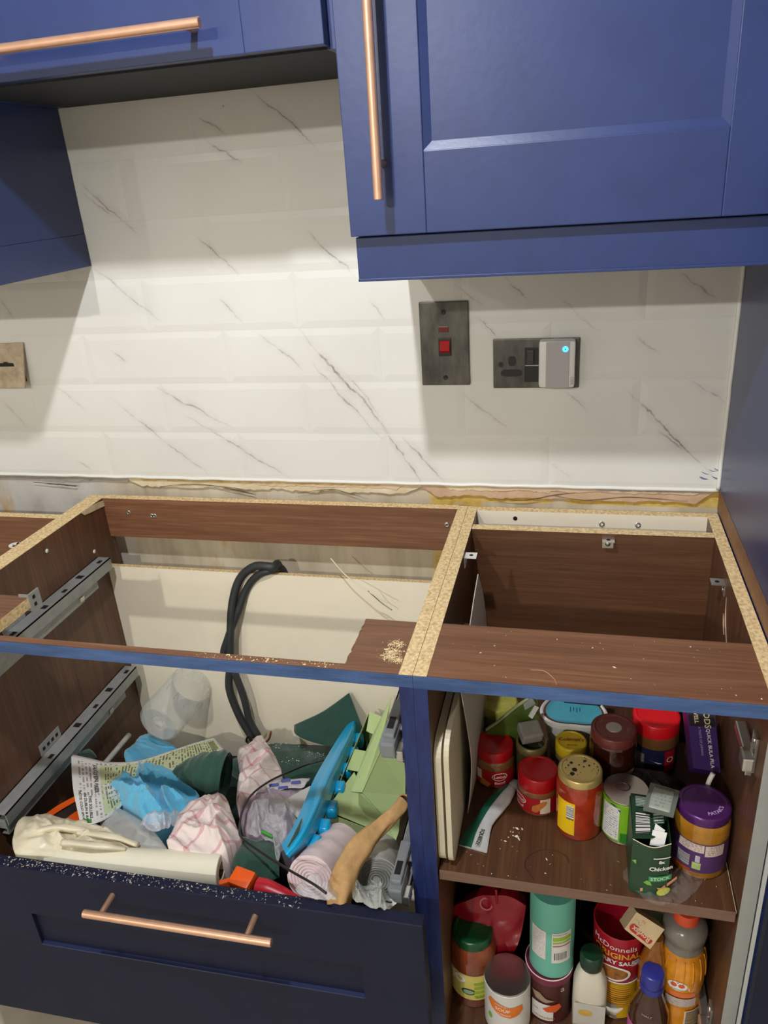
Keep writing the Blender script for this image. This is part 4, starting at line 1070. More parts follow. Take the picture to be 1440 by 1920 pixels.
# ---- white tub with a teal film lid
tt = [(0.202,-0.2667,0.628)][0]
tub = thing('spread_tub', 'white plastic tub with a turquoise film lid, at the back of the shelf', 'tub', (tt[0], tt[1], SZ0))
MT = Matrix.Translation((tt[0], tt[1], SZ0)) @ Matrix.Rotation(R(4), 4, 'X')
def tri(scale, z, n=60, rot=R(30)):
    return [(scale*(1+.13*math.cos(3*(2*math.pi*i/n+rot)))*math.cos(2*math.pi*i/n), scale*(1+.13*math.cos(3*(2*math.pi*i/n+rot)))*math.sin(2*math.pi*i/n), z) for i in range(n)]
def loft(rings, cap=True):
    n = len(rings[0]); v = [p for r_ in rings for p in r_]
    f = [(i*n+k, i*n+(k+1) % n, (i+1)*n+(k+1) % n, (i+1)*n+k) for i in range(len(rings)-1) for k in range(n)]
    if cap: f += [tuple(range(n-1, -1, -1)), tuple((len(rings)-1)*n+k for k in range(n))]
    return v, f
mk('tub_body', xf(MT, loft([tri(.032, .0015), tri(.034, .004), tri(.0455, .082), tri(.051, .084), tri(.0515, .092), tri(.048, .094), tri(.0455, .090)])), WHITE, tub, smooth=True, sharp=50)
mk('brown_ring', xf(MT, loft([tri(.0460, .0905), tri(.0460, .0915), tri(.041, .0915)], cap=False)), pbr('brown_lid_border', (96, 52, 34), .5), tub)
mk('film_lid', xf(MT, loft([tri(.0425, .0908), tri(.0425, .0922), tri(.0405, .0924)])), pbr('turquoise_film', (72, 150, 166), .35, var=.15, scale=25, bump=.3, bscale=40), tub, smooth=True, sharp=40)
for k in range(4): mk('lettering', xf(MT, box(-.006+.005*k, -.0045+.005*k, -.012+.003*(k % 2), -.001, .0926, .0929)), pbr('dark_teal_ink', (24, 84, 96), .5), tub)

# ---- glass lid, green pouch and sachets behind the jars
gd = [(0.0762,-0.2475,0.606)][0]
gj = thing('yellow_jar', 'jar with a yellow-green glass lid in the back left corner', 'jar', (gd[0], gd[1], SZ0))
mk('jar_body', lathe(bodyprof(.033, .060, .030), (gd[0], gd[1], SZ0), 36), liq('olive_oil_glass', (120, 126, 30)), gj, smooth=True, sharp=50)
mk('lid', lathe([(.034, .056), (.0345, .068), (.031, .073), (.029, .070), (0, .071)], (gd[0], gd[1], SZ0), 36, cap=False), pbr('yellow_green_lid', (176, 176, 60), .22, metal=.2, var=.25, scale=40, col2=(214, 206, 110)), gj, smooth=True, sharp=40)
pq = thing('green_pouch', 'leaning green food pouch behind the red-lidded jars', 'pouch', (.12, -.30, SZ0))
mk('pouch', patch([[(0.0637,-0.326,0.6044),(0.0839,-0.326,0.6243),(0.1155,-0.326,0.6599),(0.1453,-0.326,0.686)], [(p[0]+.002, p[1]+.004, p[2]-.040) for p in [(0.0637,-0.326,0.6044),(0.0881,-0.326,0.6205),(0.1189,-0.326,0.6519),(0.1454,-0.326,0.6736)]], [(p[0]+.004, p[1]+.006, SZ0+.002) for p in [(0.0637,-0.326,0.6044),(0.0881,-0.326,0.6205),(0.1189,-0.326,0.6519),(0.1454,-0.326,0.6736)]]], 20, 14, .006, .002, 60), pbr('olive_green_foil', (72, 96, 30), .4, var=.25, scale=25, bump=.3, bscale=50), pq, smooth=True, sharp=40)
mk('sealed_edge', tube([(p[0], p[1]-.002, p[2]+.001) for p in [(0.0637,-0.326,0.6044),(0.0839,-0.326,0.6243),(0.1155,-0.326,0.6599),(0.1453,-0.326,0.686)]], .0028, n=24, seg=8), pbr('pale_green_seal', (150, 160, 110), .45, var=.15), pq, smooth=True)
sc1 = mk('sachet', patch([[(0.1246,-0.338,0.6743),(0.1377,-0.338,0.6881)], [(0.1273,-0.34,0.6638),(0.1436,-0.34,0.678)]], 6, 6, .003), pbr('grey_sachet', (150, 152, 152), .5, var=.08)); tag(sc1, 'grey paper sachet tucked behind the grey cap', 'sachet')
sc2 = mk('sachet', patch([[(0.1417,-0.35,0.6814),(0.1482,-0.35,0.6781)], [(0.1326,-0.36,0.6678),(0.1384,-0.36,0.6633)]], 6, 6, .003), pbr('white_sachet', (206, 206, 206), .5, var=.05)); tag(sc2, 'short white paper sachet resting on the grey cap', 'sachet')

# ---- ring-pull tin
TIN = pbr('bright_tinplate', (196, 190, 184), .22, metal=.95, var=.08, scale=40)
def tin(name, label, top, H, r, wrapmat, z0, group=None, topmat=None):
    x, y = top[0], top[1]; t = thing(name, label, 'tin', (x, y, z0), group)
    mk('can_body', lathe([(r-.002, 0), (r, .0012), (r-.0008, .003), (r-.0008, H-.003), (r, H-.0012), (r-.0004, H), (r-.0022, H)], (x, y, z0), 48), TIN, t, smooth=True, sharp=35)
    lid = mk('can_end', lathe([(r-.0022, H), (r-.0030, H-.0050), (r-.0050, H-.0052), (r-.0062, H-.0034), (r*.74, H-.0034), (r*.71, H-.0048), (r*.66, H-.0048), (r*.63, H-.0036), (0, H-.0036)], (x, y, z0), 48, cap=False), topmat or TIN, t, smooth=True, sharp=30)
    for q_ in (r-.0042, r*.685):
        mk('pressed_ring', tube([(x+q_*math.cos(R(a_)), y+q_*math.sin(R(a_)), z0+H-.0044) for a_ in range(0, 361, 10)], .0009, n=72, seg=5), pbr('tin_ring_shading', (78, 72, 68), .4, metal=.2), lid, smooth=True)  # dark ring colour paints the groove shading of the pressed lid
    mk('paper_label', lathe([(r-.0007, .0042), (r+.0002, .0046), (r+.0002, H-.0046), (r-.0007, H-.0042)], (x, y, z0), 48, cap=False), wrapmat, t, smooth=True, sharp=35)
    return t, (x, y, z0), lid
GREENW = pbr('lime_green_print', (124, 178, 34), .35, var=.08, scale=20)
tC, cC, lidC = tin('food_tin', 'lime green ring-pull tin with a white panel, beside the green carton', [(0.2777,-0.4314,0.611)][0], .0775, .0320, GREENW, SZ0)
mk('pull_ring', join(xf(Matrix.Translation((cC[0]-.004, cC[1]+.004, cC[2]+.0752)), (lambda q: ([(x, y*.85, z) for x, y, z in q[0]], q[1]))(tube([(.0095*math.cos(R(a)), .0095*math.sin(R(a)), .0012) for a in range(0, 375, 15)], .0018, n=40, seg=6))), obox((cC[0]-.006, cC[1]+.014, cC[2]+.0762), .008, .012, .0016, b=.0005)), pbr('tin_ring_shading', (104, 96, 90), .35, metal=.6), lidC, smooth=True, sharp=40)
mk('embossed_ring', tube([(cC[0]+.018*math.cos(R(a)), cC[1]-.004+.015*math.sin(R(a)), cC[2]+.0742) for a in range(-200, 30, 10)], .0008, n=40, seg=5), pbr('tin_ring_shading', (120, 112, 106), .35, metal=.7), lidC, smooth=True)
lab(tC, cC, .0322, -.72, .038, .028, .060, smallprint('tin_small_print', (214, 214, 208), (150, 150, 160), 14., .5, 22.), 'white_panel', .0006)
lab(tC, cC, .0322, .25, .014, .030, .018, pbr('dark_green_print', (44, 124, 36), .35), 'dark_green_band', .0006)
mk('printed_swoosh', on_cyl(([(-.010, .004, 0), (.006, -.006, 0), (.006, -.003, 0), (-.004, .004, 0)], [(0, 1, 2, 3)]), cC, .0322, -.45, .068, off=.0012), pbr('blue_ink', (40, 60, 140), .4), tC)

# ---- curry jar with a purple lid
PURPLE = pbr('purple_metal_lid', (86, 40, 104), .25, metal=.35, var=.08)
CURRY = liq('curry_sauce_in_glass', (168, 110, 26), col2=(186, 132, 40))
tQ, cQ = pot('curry_jar', 'curry sauce jar with a purple lid and purple label, front right of the shelf', 'jar', [(0.3766,-0.4691,0.638)][0], .106, .0365, .0150, CURRY, PURPLE, nr=.0325, sh=.014, lidr=.0346)
PURL = pbr('purple_paper_label', (84, 52, 104), .4, var=.08)
lb = lab(tQ, cQ, .0365, -.1, .038, .175, .052, PURL)
CP = smallprint('cream_small_print', (214, 196, 186), (150, 120, 120), 6., .5, 14., margin=.08)
lab(tQ, cQ, .0365, -.48, .056, .034, .014, CP, 'cream_panel', .0009); lab(tQ, cQ, .0365, .38, .053, .026, .019, CP, 'cream_panel', .0009)
vf = rectgrid(.018, .022); o_ = on_cyl(vf, cQ, .0365, -.72, .030, off=.0009); mk('barcode', (o_[0], o_[1], vf[2]), barcode('barcode_h', (90, 88, 92), (190, 186, 190), 16., 1), lb)
lab(tQ, cQ, .0365, -.22, .024, .011, .012, pbr('pale_green_panel', (170, 196, 120), .5, var=.2, scale=120), 'green_badge', .0009)
lab(tQ, cQ, .0365, -.75, .014, .024, .004, pbr('orange_red_strip', (176, 72, 36), .5), 'orange_strip', .0009)
lab(tQ, cQ, .0365, -.20, .037, .006, .012, pbr('white_symbol_panel', (200, 190, 205), .5, var=.3, scale=200), 'symbol', .0009)
g = textgeo('PATAK\'S', .0075, .02)
gv = []
for x, y, z in g[0]:
    a = R(-62)+x/.022; rr2 = .022+y
    gv.append((cQ[0]+rr2*math.cos(a)*1.0, cQ[1]+rr2*math.sin(a), cQ[2]+.106-.0004))
gv = []
for x, y, z in g[0]:
    a = R(-50)+x/.022; rr2 = .022-y
    gv.append((cQ[0]+rr2*math.cos(a), cQ[1]+rr2*math.sin(a), cQ[2]+.1056))
mk('lettering', (gv, g[1]), pbr('pale_lilac_ink', (190, 160, 205), .4), tQ)

# ---- purple pack lying at the back right
pk = thing('purple_packet', 'dark purple cardboard packet with white slanting lettering, tilted in the back right corner', 'packet', (.375, -.34, SZ0))
PK = pbr('deep_purple_card', (66, 40, 104), .4, var=.1, scale=12)
A = [(0.371,-0.4,0.6337)][0]; B_ = [(0.4078,-0.4,0.6311)][0]; C_ = [(0.3648,-0.33,0.688)][0]; D_ = [(0.4046,-0.33,0.6857)][0]
A, B_, C_, D_ = Vector(A), Vector(B_), Vector(C_), Vector(D_)
nn = (B_-A).cross(C_-A).normalized()
th = .030
v = [A, B_, D_, C_]; v = [tuple(p) for p in v]+[tuple(p-nn*th) for p in (A, B_, D_, C_)]
mk('carton', (v, [(0, 1, 2, 3), (7, 6, 5, 4), (0, 4, 5, 1), (1, 5, 6, 2), (2, 6, 7, 3), (3, 7, 4, 0)]), PK, pk)
uu = (C_-A).normalized(); vv = nn.cross(uu).normalized()
if vv.dot(B_-A) > 0: vv = -vv
mid = (A+B_+C_+D_)/4; wv = (B_-A).length; lv = (C_-A).length
mk('dark_end', on_plane(rectgrid(lv*.30, wv*.98, 2), (C_+D_)/2-uu*lv*.15, uu, vv, nn, .0004), pbr('black_brown_print', (34, 24, 26), .4), pk)
du_ = -uu
mk('lettering', on_plane(textgeo('QUICK BULA PILA', .0070, .01), mid-uu*lv*.15-vv*wv*.20, du_, -vv, nn, .0007), WHITEINK, pk)
mk('lettering', on_plane(textgeo('A TASTE OF JAPANG', .0045, .01), mid-uu*lv*.04+vv*wv*.12, du_, -vv, nn, .0007), pbr('lilac_ink', (170, 150, 190), .5), pk)
mk('lettering', on_plane(textgeo('OODS', .0120, .02), mid+uu*lv*.36-vv*wv*.20, du_, -vv, nn, .0009), pbr('cream_ink', (226, 208, 176), .5), pk)
mk('lettering', on_plane(textgeo('WELL', .0080, .03), mid+uu*lv*.36+vv*wv*.20, du_, -vv, nn, .0009), pbr('cream_ink', (226, 208, 176), .5), pk)
st = mk('plastic_stick', tube([(.385, -.405, SZ0+.012)]+[(0.3865,-0.43,0.6321),(0.3914,-0.43,0.6541)], [.0035, .0035, .0035], n=10, seg=8), WHITE, smooth=True)
tag(st, 'short white plastic stick poking up behind the purple lid', 'stick')

# ---- open green stock-cube carton
q0, q1 = [(0.2801,-0.542,0.6282),(0.328,-0.542,0.6255)]
x0_, x1_, zt_ = q0[0], q1[0], (q0[2]+q1[2])/2
GRC = pbr('dark_green_card', (34, 66, 44), .4, var=.12, scale=14)
gc = thing('stock_carton', 'torn open dark green stock-cube carton at the front of the shelf', 'carton', ((x0_+x1_)/2, -.50, SZ0))
yb_ = -.462
fr_ = [(x0_, -.540), ((x0_+x1_)/2, -.5465), (x1_, -.540)]
cf = catmull([(a, b, 0) for a, b in fr_], 10)
ringb = [(p.x, p.y) for p in cf]+[(x1_, yb_), (x0_, yb_)]
n_ = len(ringb)
v = [(x, y, SZ0) for x, y in ringb]+[(x, y, zt_-(.004*math.sin(math.pi*(x-x0_)/(x1_-x0_)) if y < -.53 else 0)) for x, y in ringb]
ctr = Vector(((x0_+x1_)/2, -.502, 0))
def ins(p): d = Vector((p[0], p[1], 0))-ctr; return ctr+d*.975
v += [(ins(p)[0], ins(p)[1], p[2]) for p in v[n_:2*n_]]+[(ins(p)[0], ins(p)[1], SZ0+.001) for p in v[:n_]]
f = [(i, (i+1) % n_, n_+(i+1) % n_, n_+i) for i in range(n_)]+[(n_+i, n_+(i+1) % n_, 2*n_+(i+1) % n_, 2*n_+i) for i in range(n_)]+[(2*n_+i, 2*n_+(i+1) % n_, 3*n_+(i+1) % n_, 3*n_+i) for i in range(n_)]+[tuple(range(n_)), tuple(3*n_+i for i in range(n_))]
cb = mk('carton_body', (v, f), GRC, gc)
mk('card_rim', tube([(p[0], p[1], p[2]+.0002) for p in v[n_:n_+11]], .0006, n=20, seg=5), CREAMLAB, gc)
# torn top panel still holding the barcode
tl = mk('torn_flap', patch([[(x0_+.001, -.538, zt_-.001), (x0_+.028, -.530, zt_-.003), (x0_+.036, -.512, zt_-.002), (x0_+.044, -.500, zt_-.001)],
                            [(x0_+.001, -.500, zt_+.003), (x0_+.026, -.500, zt_+.001), (x0_+.046, -.496, zt_+.001), (x1_-.008, -.490, zt_+.001)],
                            [(x0_+.001, yb_, zt_+.005), (x0_+.026, yb_, zt_+.004), (x0_+.048, yb_, zt_+.004), (x1_-.001, yb_, zt_+.004)]], 14, 14, .0008), GRC, gc)
vf = patch([[(x0_+.004, -.532, zt_+.0012), (x0_+.023, -.526, zt_+.0002)], [(x0_+.006, -.494, zt_+.0045), (x0_+.024, -.494, zt_+.003)]], 4, 6, .0002)
mk('barcode', vf, barcode('barcode_box', freq=16., along=1), gc)
SPG = smallprint('carton_small_print', (44, 78, 54), (190, 196, 188), 7., .62, 16., margin=.05)
mk('small_print', patch([[(x0_+.028, -.512, zt_+.0016), (x0_+.042, -.508, zt_+.0016)], [(x0_+.028, -.478, zt_+.0042), (x0_+.044, -.474, zt_+.0042)]], 4, 6, .0002), SPG, gc)
mk('small_print', patch([[(x0_+.006, -.486, zt_+.0048), (x0_+.024, -.484, zt_+.0042)], [(x0_+.006, -.466, zt_+.0058), (x0_+.024, -.466, zt_+.0052)]], 4, 6, .0002), SPG, gc)
mk('leaf_print', on_plane(([(-.005, 0, 0), (-.001, .005, 0), (.001, .002, 0), (.006, .004, 0), (.003, 0, 0), (.005, -.004, 0), (0, -.002, 0), (-.003, -.005, 0)], [tuple(range(8))]), (x0_+.050, -.484, zt_+.003), (1, 0, 0), (0, 1, .1), (0, -.1, 1), .001), pbr('leaf_green_ink', (118, 176, 70), .5), gc)
# white inner card and back foil packet
mk('inner_card', patch([[(x0_+.022, -.535, zt_-.012), (x0_+.040, -.536, zt_-.011)], [(x0_+.026, -.523, zt_+.003), (x0_+.044, -.524, zt_+.002)]], 4, 4, .0006), WHITE, gc)
mk('inner_card', patch([[(x0_+.026, -.527, zt_-.002), (x1_-.012, -.531, zt_-.004)], [(x0_+.030, -.514, zt_+.006), (x1_-.006, -.520, zt_+.002)]], 6, 4, .0006), WHITE, gc)
# front print
FY = -.5463
def fp(geo, x, z, mat, nm='print', off=.0004):
    vv2 = []
    for a, b, _ in geo[0]:
        X = x+a; tx = (X-x0_)/(x1_-x0_); yy = -.540-.0065*4*tx*(1-tx)
        vv2.append((X, yy-off, z+b))
    mk(nm, (vv2, geo[1]), mat, gc)
xc_ = x0_+.038; zb_ = SZ0
fp(textgeo('Chicken', .0092, .03), xc_, zb_+.052, WHITEINK, 'lettering'); fp(textgeo('8x', .0072, .04), xc_, zb_+.064, WHITEINK, 'lettering')
fp(rectgrid(.022, .0018, 8), xc_, zb_+.071, WHITEINK)
fp(rectgrid(.030, .0095, 8), xc_, zb_+.034, pbr('mid_green_badge', (58, 140, 82), .4), 'badge'); fp(textgeo('STOCK', .0078, .02), xc_, zb_+.034, pbr('mint_ink', (196, 236, 206), .4), 'lettering', .0008)
fp(([(-.024, -.006, 0), (.004, -.002, 0), (.023, .010, 0), (.023, .015, 0), (.002, .003, 0), (-.024, .000, 0)], [tuple(range(6))]), xc_, zb_+.014, pbr('carrot_ink', (222, 158, 118), .5))
fp(discpoly(.009, .007), xc_+.006, zb_+.0095, pbr('lemon_ink', (200, 202, 74), .5), 'print', .0007)
fp(([(-.005, 0, 0), (-.001, .005, 0), (.004, .002, 0), (.006, -.004, 0), (0, -.003, 0)], [tuple(range(5))]), x0_+.022, zb_+.026, pbr('leaf_green_ink', (118, 176, 70), .5))
fp(([(-.002, 0, 0), (.003, .004, 0), (.003, -.004, 0)], [(0, 1, 2)]), x0_+.003, zb_+.058, pbr('leaf_green_ink', (118, 176, 70), .5))
mk('orange_side', box(x1_+.0002, x1_+.0006, -.538, -.516, SZ0+.01, zt_-.01), pbr('orange_brown_card', (150, 96, 54), .6, var=.2), gc)
fo = thing('foil_packet', None, None, [(0.32,-0.4775,0.64)][0])
mk('packet', patch([[(0.294,-0.5055,0.648),(0.3317,-0.5125,0.648)], [(0.2995,-0.4833,0.65),(0.3378,-0.4907,0.65)], [(0.3076,-0.4523,0.646),(0.3451,-0.4627,0.646)]], 8, 8, .004), pbr('grey_green_foil', (112, 120, 108), .45, metal=.15, var=.1, scale=40), fo, smooth=True, sharp=40)
mk('pale_panel', patch([[(0.3009,-0.5025,0.649),(0.3274,-0.5086,0.649)], [(0.3056,-0.4833,0.651),(0.3324,-0.4897,0.651)], [(0.3128,-0.4578,0.647),(0.3387,-0.4638,0.647)]], 8, 8, .0004), smallprint('packet_faint_print', (158, 164, 152), (138, 144, 132), 7., .5, 9.), fo, smooth=True)
tag(fo, 'flat grey foil packet lying behind the green carton', 'packet')

# ---- squeezed tube on the shelf
tb = thing('paste_tube', 'squeezed green and white paste tube lying on the shelf', 'tube', (.09, -.50, SZ0))
TP = [Vector(p) for p in [(0.0625,-0.5074,0.54),(0.0681,-0.4761,0.54),(0.0783,-0.4448,0.54),(0.094,-0.4134,0.54),(0.1069,-0.3884,0.54)]]
def flattube(P, wd, hg, a0=0, a1=360, grow=0, n=28, seg=24):
    C = catmull(P, n); v, f = [], []
    full = a1-a0 >= 360; m = seg if full else seg+1
    for i, p in enumerate(C):
        t = C[min(i+1, n)]-C[max(i-1, 0)]; t.z = 0; t.normalize(); s = Vector((t.y, -t.x, 0))
        w_ = lerpl(wd, i/n)+grow; h_ = lerpl(hg, i/n)+grow
        for k in range(m):
            a = R(a0+(a1-a0)*k/seg)
            zc = SZ0+h_-grow*0
            v.append(tuple(Vector((p.x, p.y, max(SZ0+.0002, zc+math.sin(a)*h_)))+s*math.cos(a)*w_))
    for i in range(n):
        for k in range(m if full else m-1):
            f.append((i*m+k, i*m+(k+1) % m, (i+1)*m+(k+1) % m, (i+1)*m+k))
    if full: f += [tuple(range(m-1, -1, -1)), tuple(n*m+k for k in range(m))]
    return v, f
wd = [.0215, .0185, .014, .0155, .0150, .010]; hg = [.0012, .004, .0055, .0075, .009, .009]
mk('tube_body', flattube(TP, wd, hg), pbr('white_foil_tube', (206, 206, 204), .3, metal=.25, var=.1, scale=60, bump=.6, bscale=70), tb, smooth=True, sharp=50)
mk('green_side', flattube(TP, wd, hg, 96, 186, .0006), pbr('dark_green_tube_print', (20, 84, 62), .3, var=.1, bump=.4, bscale=70), tb, smooth=True)
d_ = (TP[4]-TP[3]); d_.z = 0; d_.normalize()
mk('cap', xf(Matrix.Translation(TP[4]+Vector((0, 0, .001))) @ d_.to_track_quat('Z', 'Y').to_matrix().to_4x4(), lathe([(.008, 0), (.0085, .001), (.0078, .018), (.007, .019)], seg=20)), pbr('grey_cap_plastic', (160, 158, 156), .4), tb, smooth=True, sharp=40)
mk('neck_band', xf(Matrix.Translation(TP[4]+Vector((0, 0, .001))-d_*.002) @ d_.to_track_quat('Z', 'Y').to_matrix().to_4x4(), lathe([(.0088, 0), (.0092, .001), (.0092, .002), (.0088, .003)], seg=20)), pbr('dark_neck_band', (60, 56, 54), .4), tb, smooth=True, sharp=40)
e_ = (TP[0]-TP[1]); e_.z = 0; e_.normalize(); sd = Vector((e_.y, -e_.x, 0))
mk('lettering', on_plane(textgeo('SQUEEZE', .0078, .02), TP[0]-e_*.018-sd*.006+Vector((0, 0, .0005)), e_, Vector((-e_.y, e_.x, 0)), (0, 0, 1), .0012), BLACKINK, tb)

# ---- cling film scraps and crumbs
CLING = film('clear_cling_film', (235, 232, 228), .045, .05, 1.0, 120)
cl = mk('cling_film', sheet([(0.2734,-0.5228,0.5328),(0.2906,-0.4944,0.5328),(0.3253,-0.5066,0.5328),(0.3581,-0.4937,0.5328),(0.3797,-0.5043,0.5328),(0.3636,-0.5348,0.5328),(0.3358,-0.5564,0.5328),(0.3041,-0.5554,0.5328)], .004, .010, 110, 2, .0003), CLING, smooth=True)
tag(cl, 'crumpled scrap of clear cling film around the green carton', 'film')
random.seed(5)
def crumbs(label, n, gen, smin, smax, mat, cat='debris', name='crumbs'):
    V, F = [], []
    for i in range(n):
        p = gen(); s = smin+(smax-smin)*random.random()**2; a = random.random()*6.28
        k = len(V); e = 1+2*random.random()
        V += [(p[0]+s*e*math.cos(a), p[1]+s*e*math.sin(a), p[2]), (p[0]-s*math.sin(a), p[1]+s*math.cos(a), p[2]), (p[0]-s*e*math.cos(a)*.8, p[1]-s*e*math.sin(a)*.8, p[2]), (p[0]+s*math.sin(a)*.5, p[1]-s*math.cos(a)*.5, p[2]+s*.8)]
        F += [(k, k+1, k+3), (k+1, k+2, k+3), (k+2, k, k+3), (k, k+2, k+1)]
    o = mk(name, (V, F), mat); tag(o, label, cat, kind='stuff'); return o
SAW = pbr('pale_sawdust', (232, 208, 160), .9, var=.12, scale=90)
CR = pbr('pale_crumb', (222, 206, 182), .7, var=.1)
crumbs('loose pale crumbs scattered over the cabinet shelf', 46, lambda: (.05+.35*random.random(), -.545+.08*random.random()**1.5, SZ0), .0004, .0013, CR)
crumbs('tangle of pale shavings on the shelf in front of the red jar', 16, lambda: (.112+.02*random.random(), -.478+.022*random.random(), SZ0), .0006, .0022, CR)

# ================================================================== BOTTOM OF THE RIGHT-HAND UNIT
BZ = .1684
GRLID = pbr('dark_green_lid', (22, 74, 40), .25, var=.1)
SAUCE = liq('pasta_sauce_in_glass', (122, 50, 24), col2=(140, 66, 34))
tD, cD = pot('pasta_sauce_jar', 'pasta sauce jar with a domed green lid and green and yellow label', 'jar', [(0.0521,-0.4653,0.313)][0], .145, .0390, .018, SAUCE, GRLID, nr=.0315, z0=BZ, sh=.022, lidr=.0330)
lb = lab(tD, cD, .0390, -.05, .050, .125, .058, pbr('pale_yellow_label', (214, 200, 110), .45, var=.1, scale=30))
dg = pbr('bottle_green_print', (28, 62, 36), .4)
mk('green_band', on_cyl(([(-.062, .006, 0), (-.02, -.004, 0), (.02, .016, 0), (.062, .020, 0), (.062, .026, 0), (-.062, .030, 0)], [tuple(range(6))]), cD, .0390, -.05, .050, off=.0008), dg, lb)
txt(lb, cD, .0390, -.55, .066, 'IO', .024, WHITEINK, .0012, .05)
shp(lb, cD, .0390, -.10, .040, discpoly(.012, .0075), dg); shp(lb, cD, .0390, -.10, .040, discpoly(.009, .005), pbr('sage_ink', (150, 178, 140), .5), .0011)
for k in range(4): shp(lb, cD, .0390, .42, .060-.010*k, rectgrid(.022, .006, 5), pbr('lime_ink', (150, 182, 40), .5), .001)
txt(lb, cD, .0390, .45, .028, 'SUGO', .007, dg, .001)

RB = pbr('glossy_red_pouch', (150, 18, 36), .25, var=.25, scale=16, bump=.5, bscale=30)
rb = thing('red_pouch', 'glossy red plastic food pouch slumped behind the pasta sauce jar', 'pouch', (.07, -.40, BZ))
mk('pouch', patch([[(0.0159,-0.425,0.303),(0.0423,-0.425,0.3441),(0.0781,-0.425,0.3638),(0.1147,-0.425,0.3665),(0.1345,-0.425,0.3535)], [(0.0096,-0.435,0.2621),(0.0425,-0.435,0.2955),(0.0785,-0.435,0.3099),(0.1093,-0.435,0.3104),(0.1268,-0.435,0.2954)], [(.02, -.440, .22), (.05, -.450, .21), (.085, -.455, .215)]+[(0.0981,-0.442,0.2461),(0.1124,-0.442,0.2403)]], 26, 18, .022, .006, 35), RB, rb, smooth=True, sharp=50)
mk('centre_seam', tube([(0.0892,-0.447,0.3847),(0.0906,-0.447,0.346),(0.0884,-0.447,0.2955),(0.1013,-0.447,0.2496)], .0022, n=20, seg=6), RB, rb, smooth=True)
mk('print', on_plane(([(.011*math.cos(R(a)), .011*math.sin(R(a)), 0) for a in range(0, 360, 20)]+[(.0085*math.cos(R(a)), .0085*math.sin(R(a)), 0) for a in range(0, 360, 20)], [(i, (i+1) % 18, 18+(i+1) % 18, 18+i) for i in range(18)]), [(0.0733,-0.447,0.3497)][0], (1, 0, 0), (0, .4, 1), (0, -1, .4), .002), pbr('faded_pink_print', (186, 96, 104), .5), rb)

TINDARK = pbr('dark_reflecting_tin_end', (88, 84, 80), .28, metal=.8, var=.1)
tE, cE, _ = tin('food_tin', 'white tin with an orange splash label and dark top, front of the lowest shelf', [(0.1118,-0.5063,0.27)][0], .103, .0365, pbr('white_tin_label', (214, 212, 206), .4, var=.05), BZ, topmat=TINDARK)
org_ = pbr('orange_splash_print', (222, 116, 30), .4, var=.12, scale=30)
pts = [(-.030, .008, 0), (-.026, .016, 0), (-.012, .013, 0), (-.004, .010, 0), (.006, .006, 0), (.020, .008, 0), (.028, .007, 0), (.029, -.004, 0), (.022, -.013, 0), (.008, -.018, 0), (-.008, -.015, 0), (-.022, -.006, 0)]
lb = shp(tE, cE, .0368, .0, .069, (pts, [tuple(range(12))]), org_, .0008, 'orange_splash')
txt(lb, cE, .0368, -.12, .068, 'SOUP', .0095, WHITEINK, .0013, .01, slant=-.12); txt(lb, cE, .0368, -.05, .058, 'CARROT', .0052, WHITEINK, .0013, slant=-.12)
txt(lb, cE, .0368, -.2, .078, 'cream of', .005, WHITEINK, .0013, slant=-.12)
shp(tE, cE, .0368, -.72, .040, discpoly(.004, .006), pbr('leaf_green_ink', (118, 176, 70), .5))

BURG = pbr('burgundy_plastic_lid', (108, 34, 58), .35, var=.06)
bu = [(0.1761,-0.4727,0.278)][0]
tF = thing('drink_canister', 'brown chocolate drink canister with a burgundy lid, under the mint green canister', 'canister', (bu[0], bu[1], BZ))
cF = (bu[0], bu[1], BZ)
mk('canister_body', lathe([(.0345, 0), (.036, .0008), (.036, .1035), (.035, .104)], cF, 48), pbr('dark_chocolate_print', (74, 30, 26), .35, var=.15, scale=20), tF, smooth=True, sharp=40)
mk('bottom_rim', lathe([(.0362, 0), (.0368, .0012), (.0362, .003)], cF, 48, cap=False), TIN, tF, smooth=True)
mk('lid', lathe([(.0366, .094), (.0376, .0945), (.0376, .1085), (.0368, .1098), (.0352, .1098), (.0345, .1080), (0, .1080)], cF, 48, cap=False), BURG, tF, smooth=True, sharp=40)
mk('pale_rim', tube([(cF[0]+.0374*math.cos(R(a)), cF[1]+.0374*math.sin(R(a)), BZ+.1094) for a in range(0, 361, 10)], .0008, n=72, seg=5), pbr('pale_pink_rim', (226, 200, 200), .4), tF)
lab(tF, cF, .0362, -.25, .030, .036, .038, pbr('white_print_panel', (216, 212, 206), .4, var=.04), 'white_panel', .0007)
shp(tF, cF, .0362, .22, .041, ([(-.016, -.002, 0), (-.004, .008, 0), (.010, .012, 0), (.014, .002, 0), (.004, -.008, 0), (-.010, -.008, 0)], [tuple(range(6))]), pbr('orange_red_print', (214, 90, 44), .4), .0012)
shp(tF, cF, .0362, -.15, .064, ([(-.022, .008, 0), (-.014, -.006, 0), (.002, -.010, 0), (.016, -.004, 0), (.002, .000, 0), (-.008, .010, 0)], [tuple(range(6))]), pbr('taupe_swirl_print', (150, 130, 112), .4), .0011)
txt(tF, cF, .0362, -.15, .018, 'chocolate', .0085, pbr('tan_ink', (176, 134, 82), .4), .0012); txt(tF, cF, .0362, -.52, .034, 'hot', .006, pbr('blue_grey_ink', (90, 100, 120), .4), .0012)
txt(tF, cF, .0372, .62, .086, 'a', .018, pbr('pale_pink_ink', (200, 170, 170), .4), .0012)
TEAL = pbr('mint_green_card', (104, 178, 158), .4, var=.05, scale=12)
tz = BZ+.1102
cH = (bu[0]+.003, bu[1]+.0015, tz)
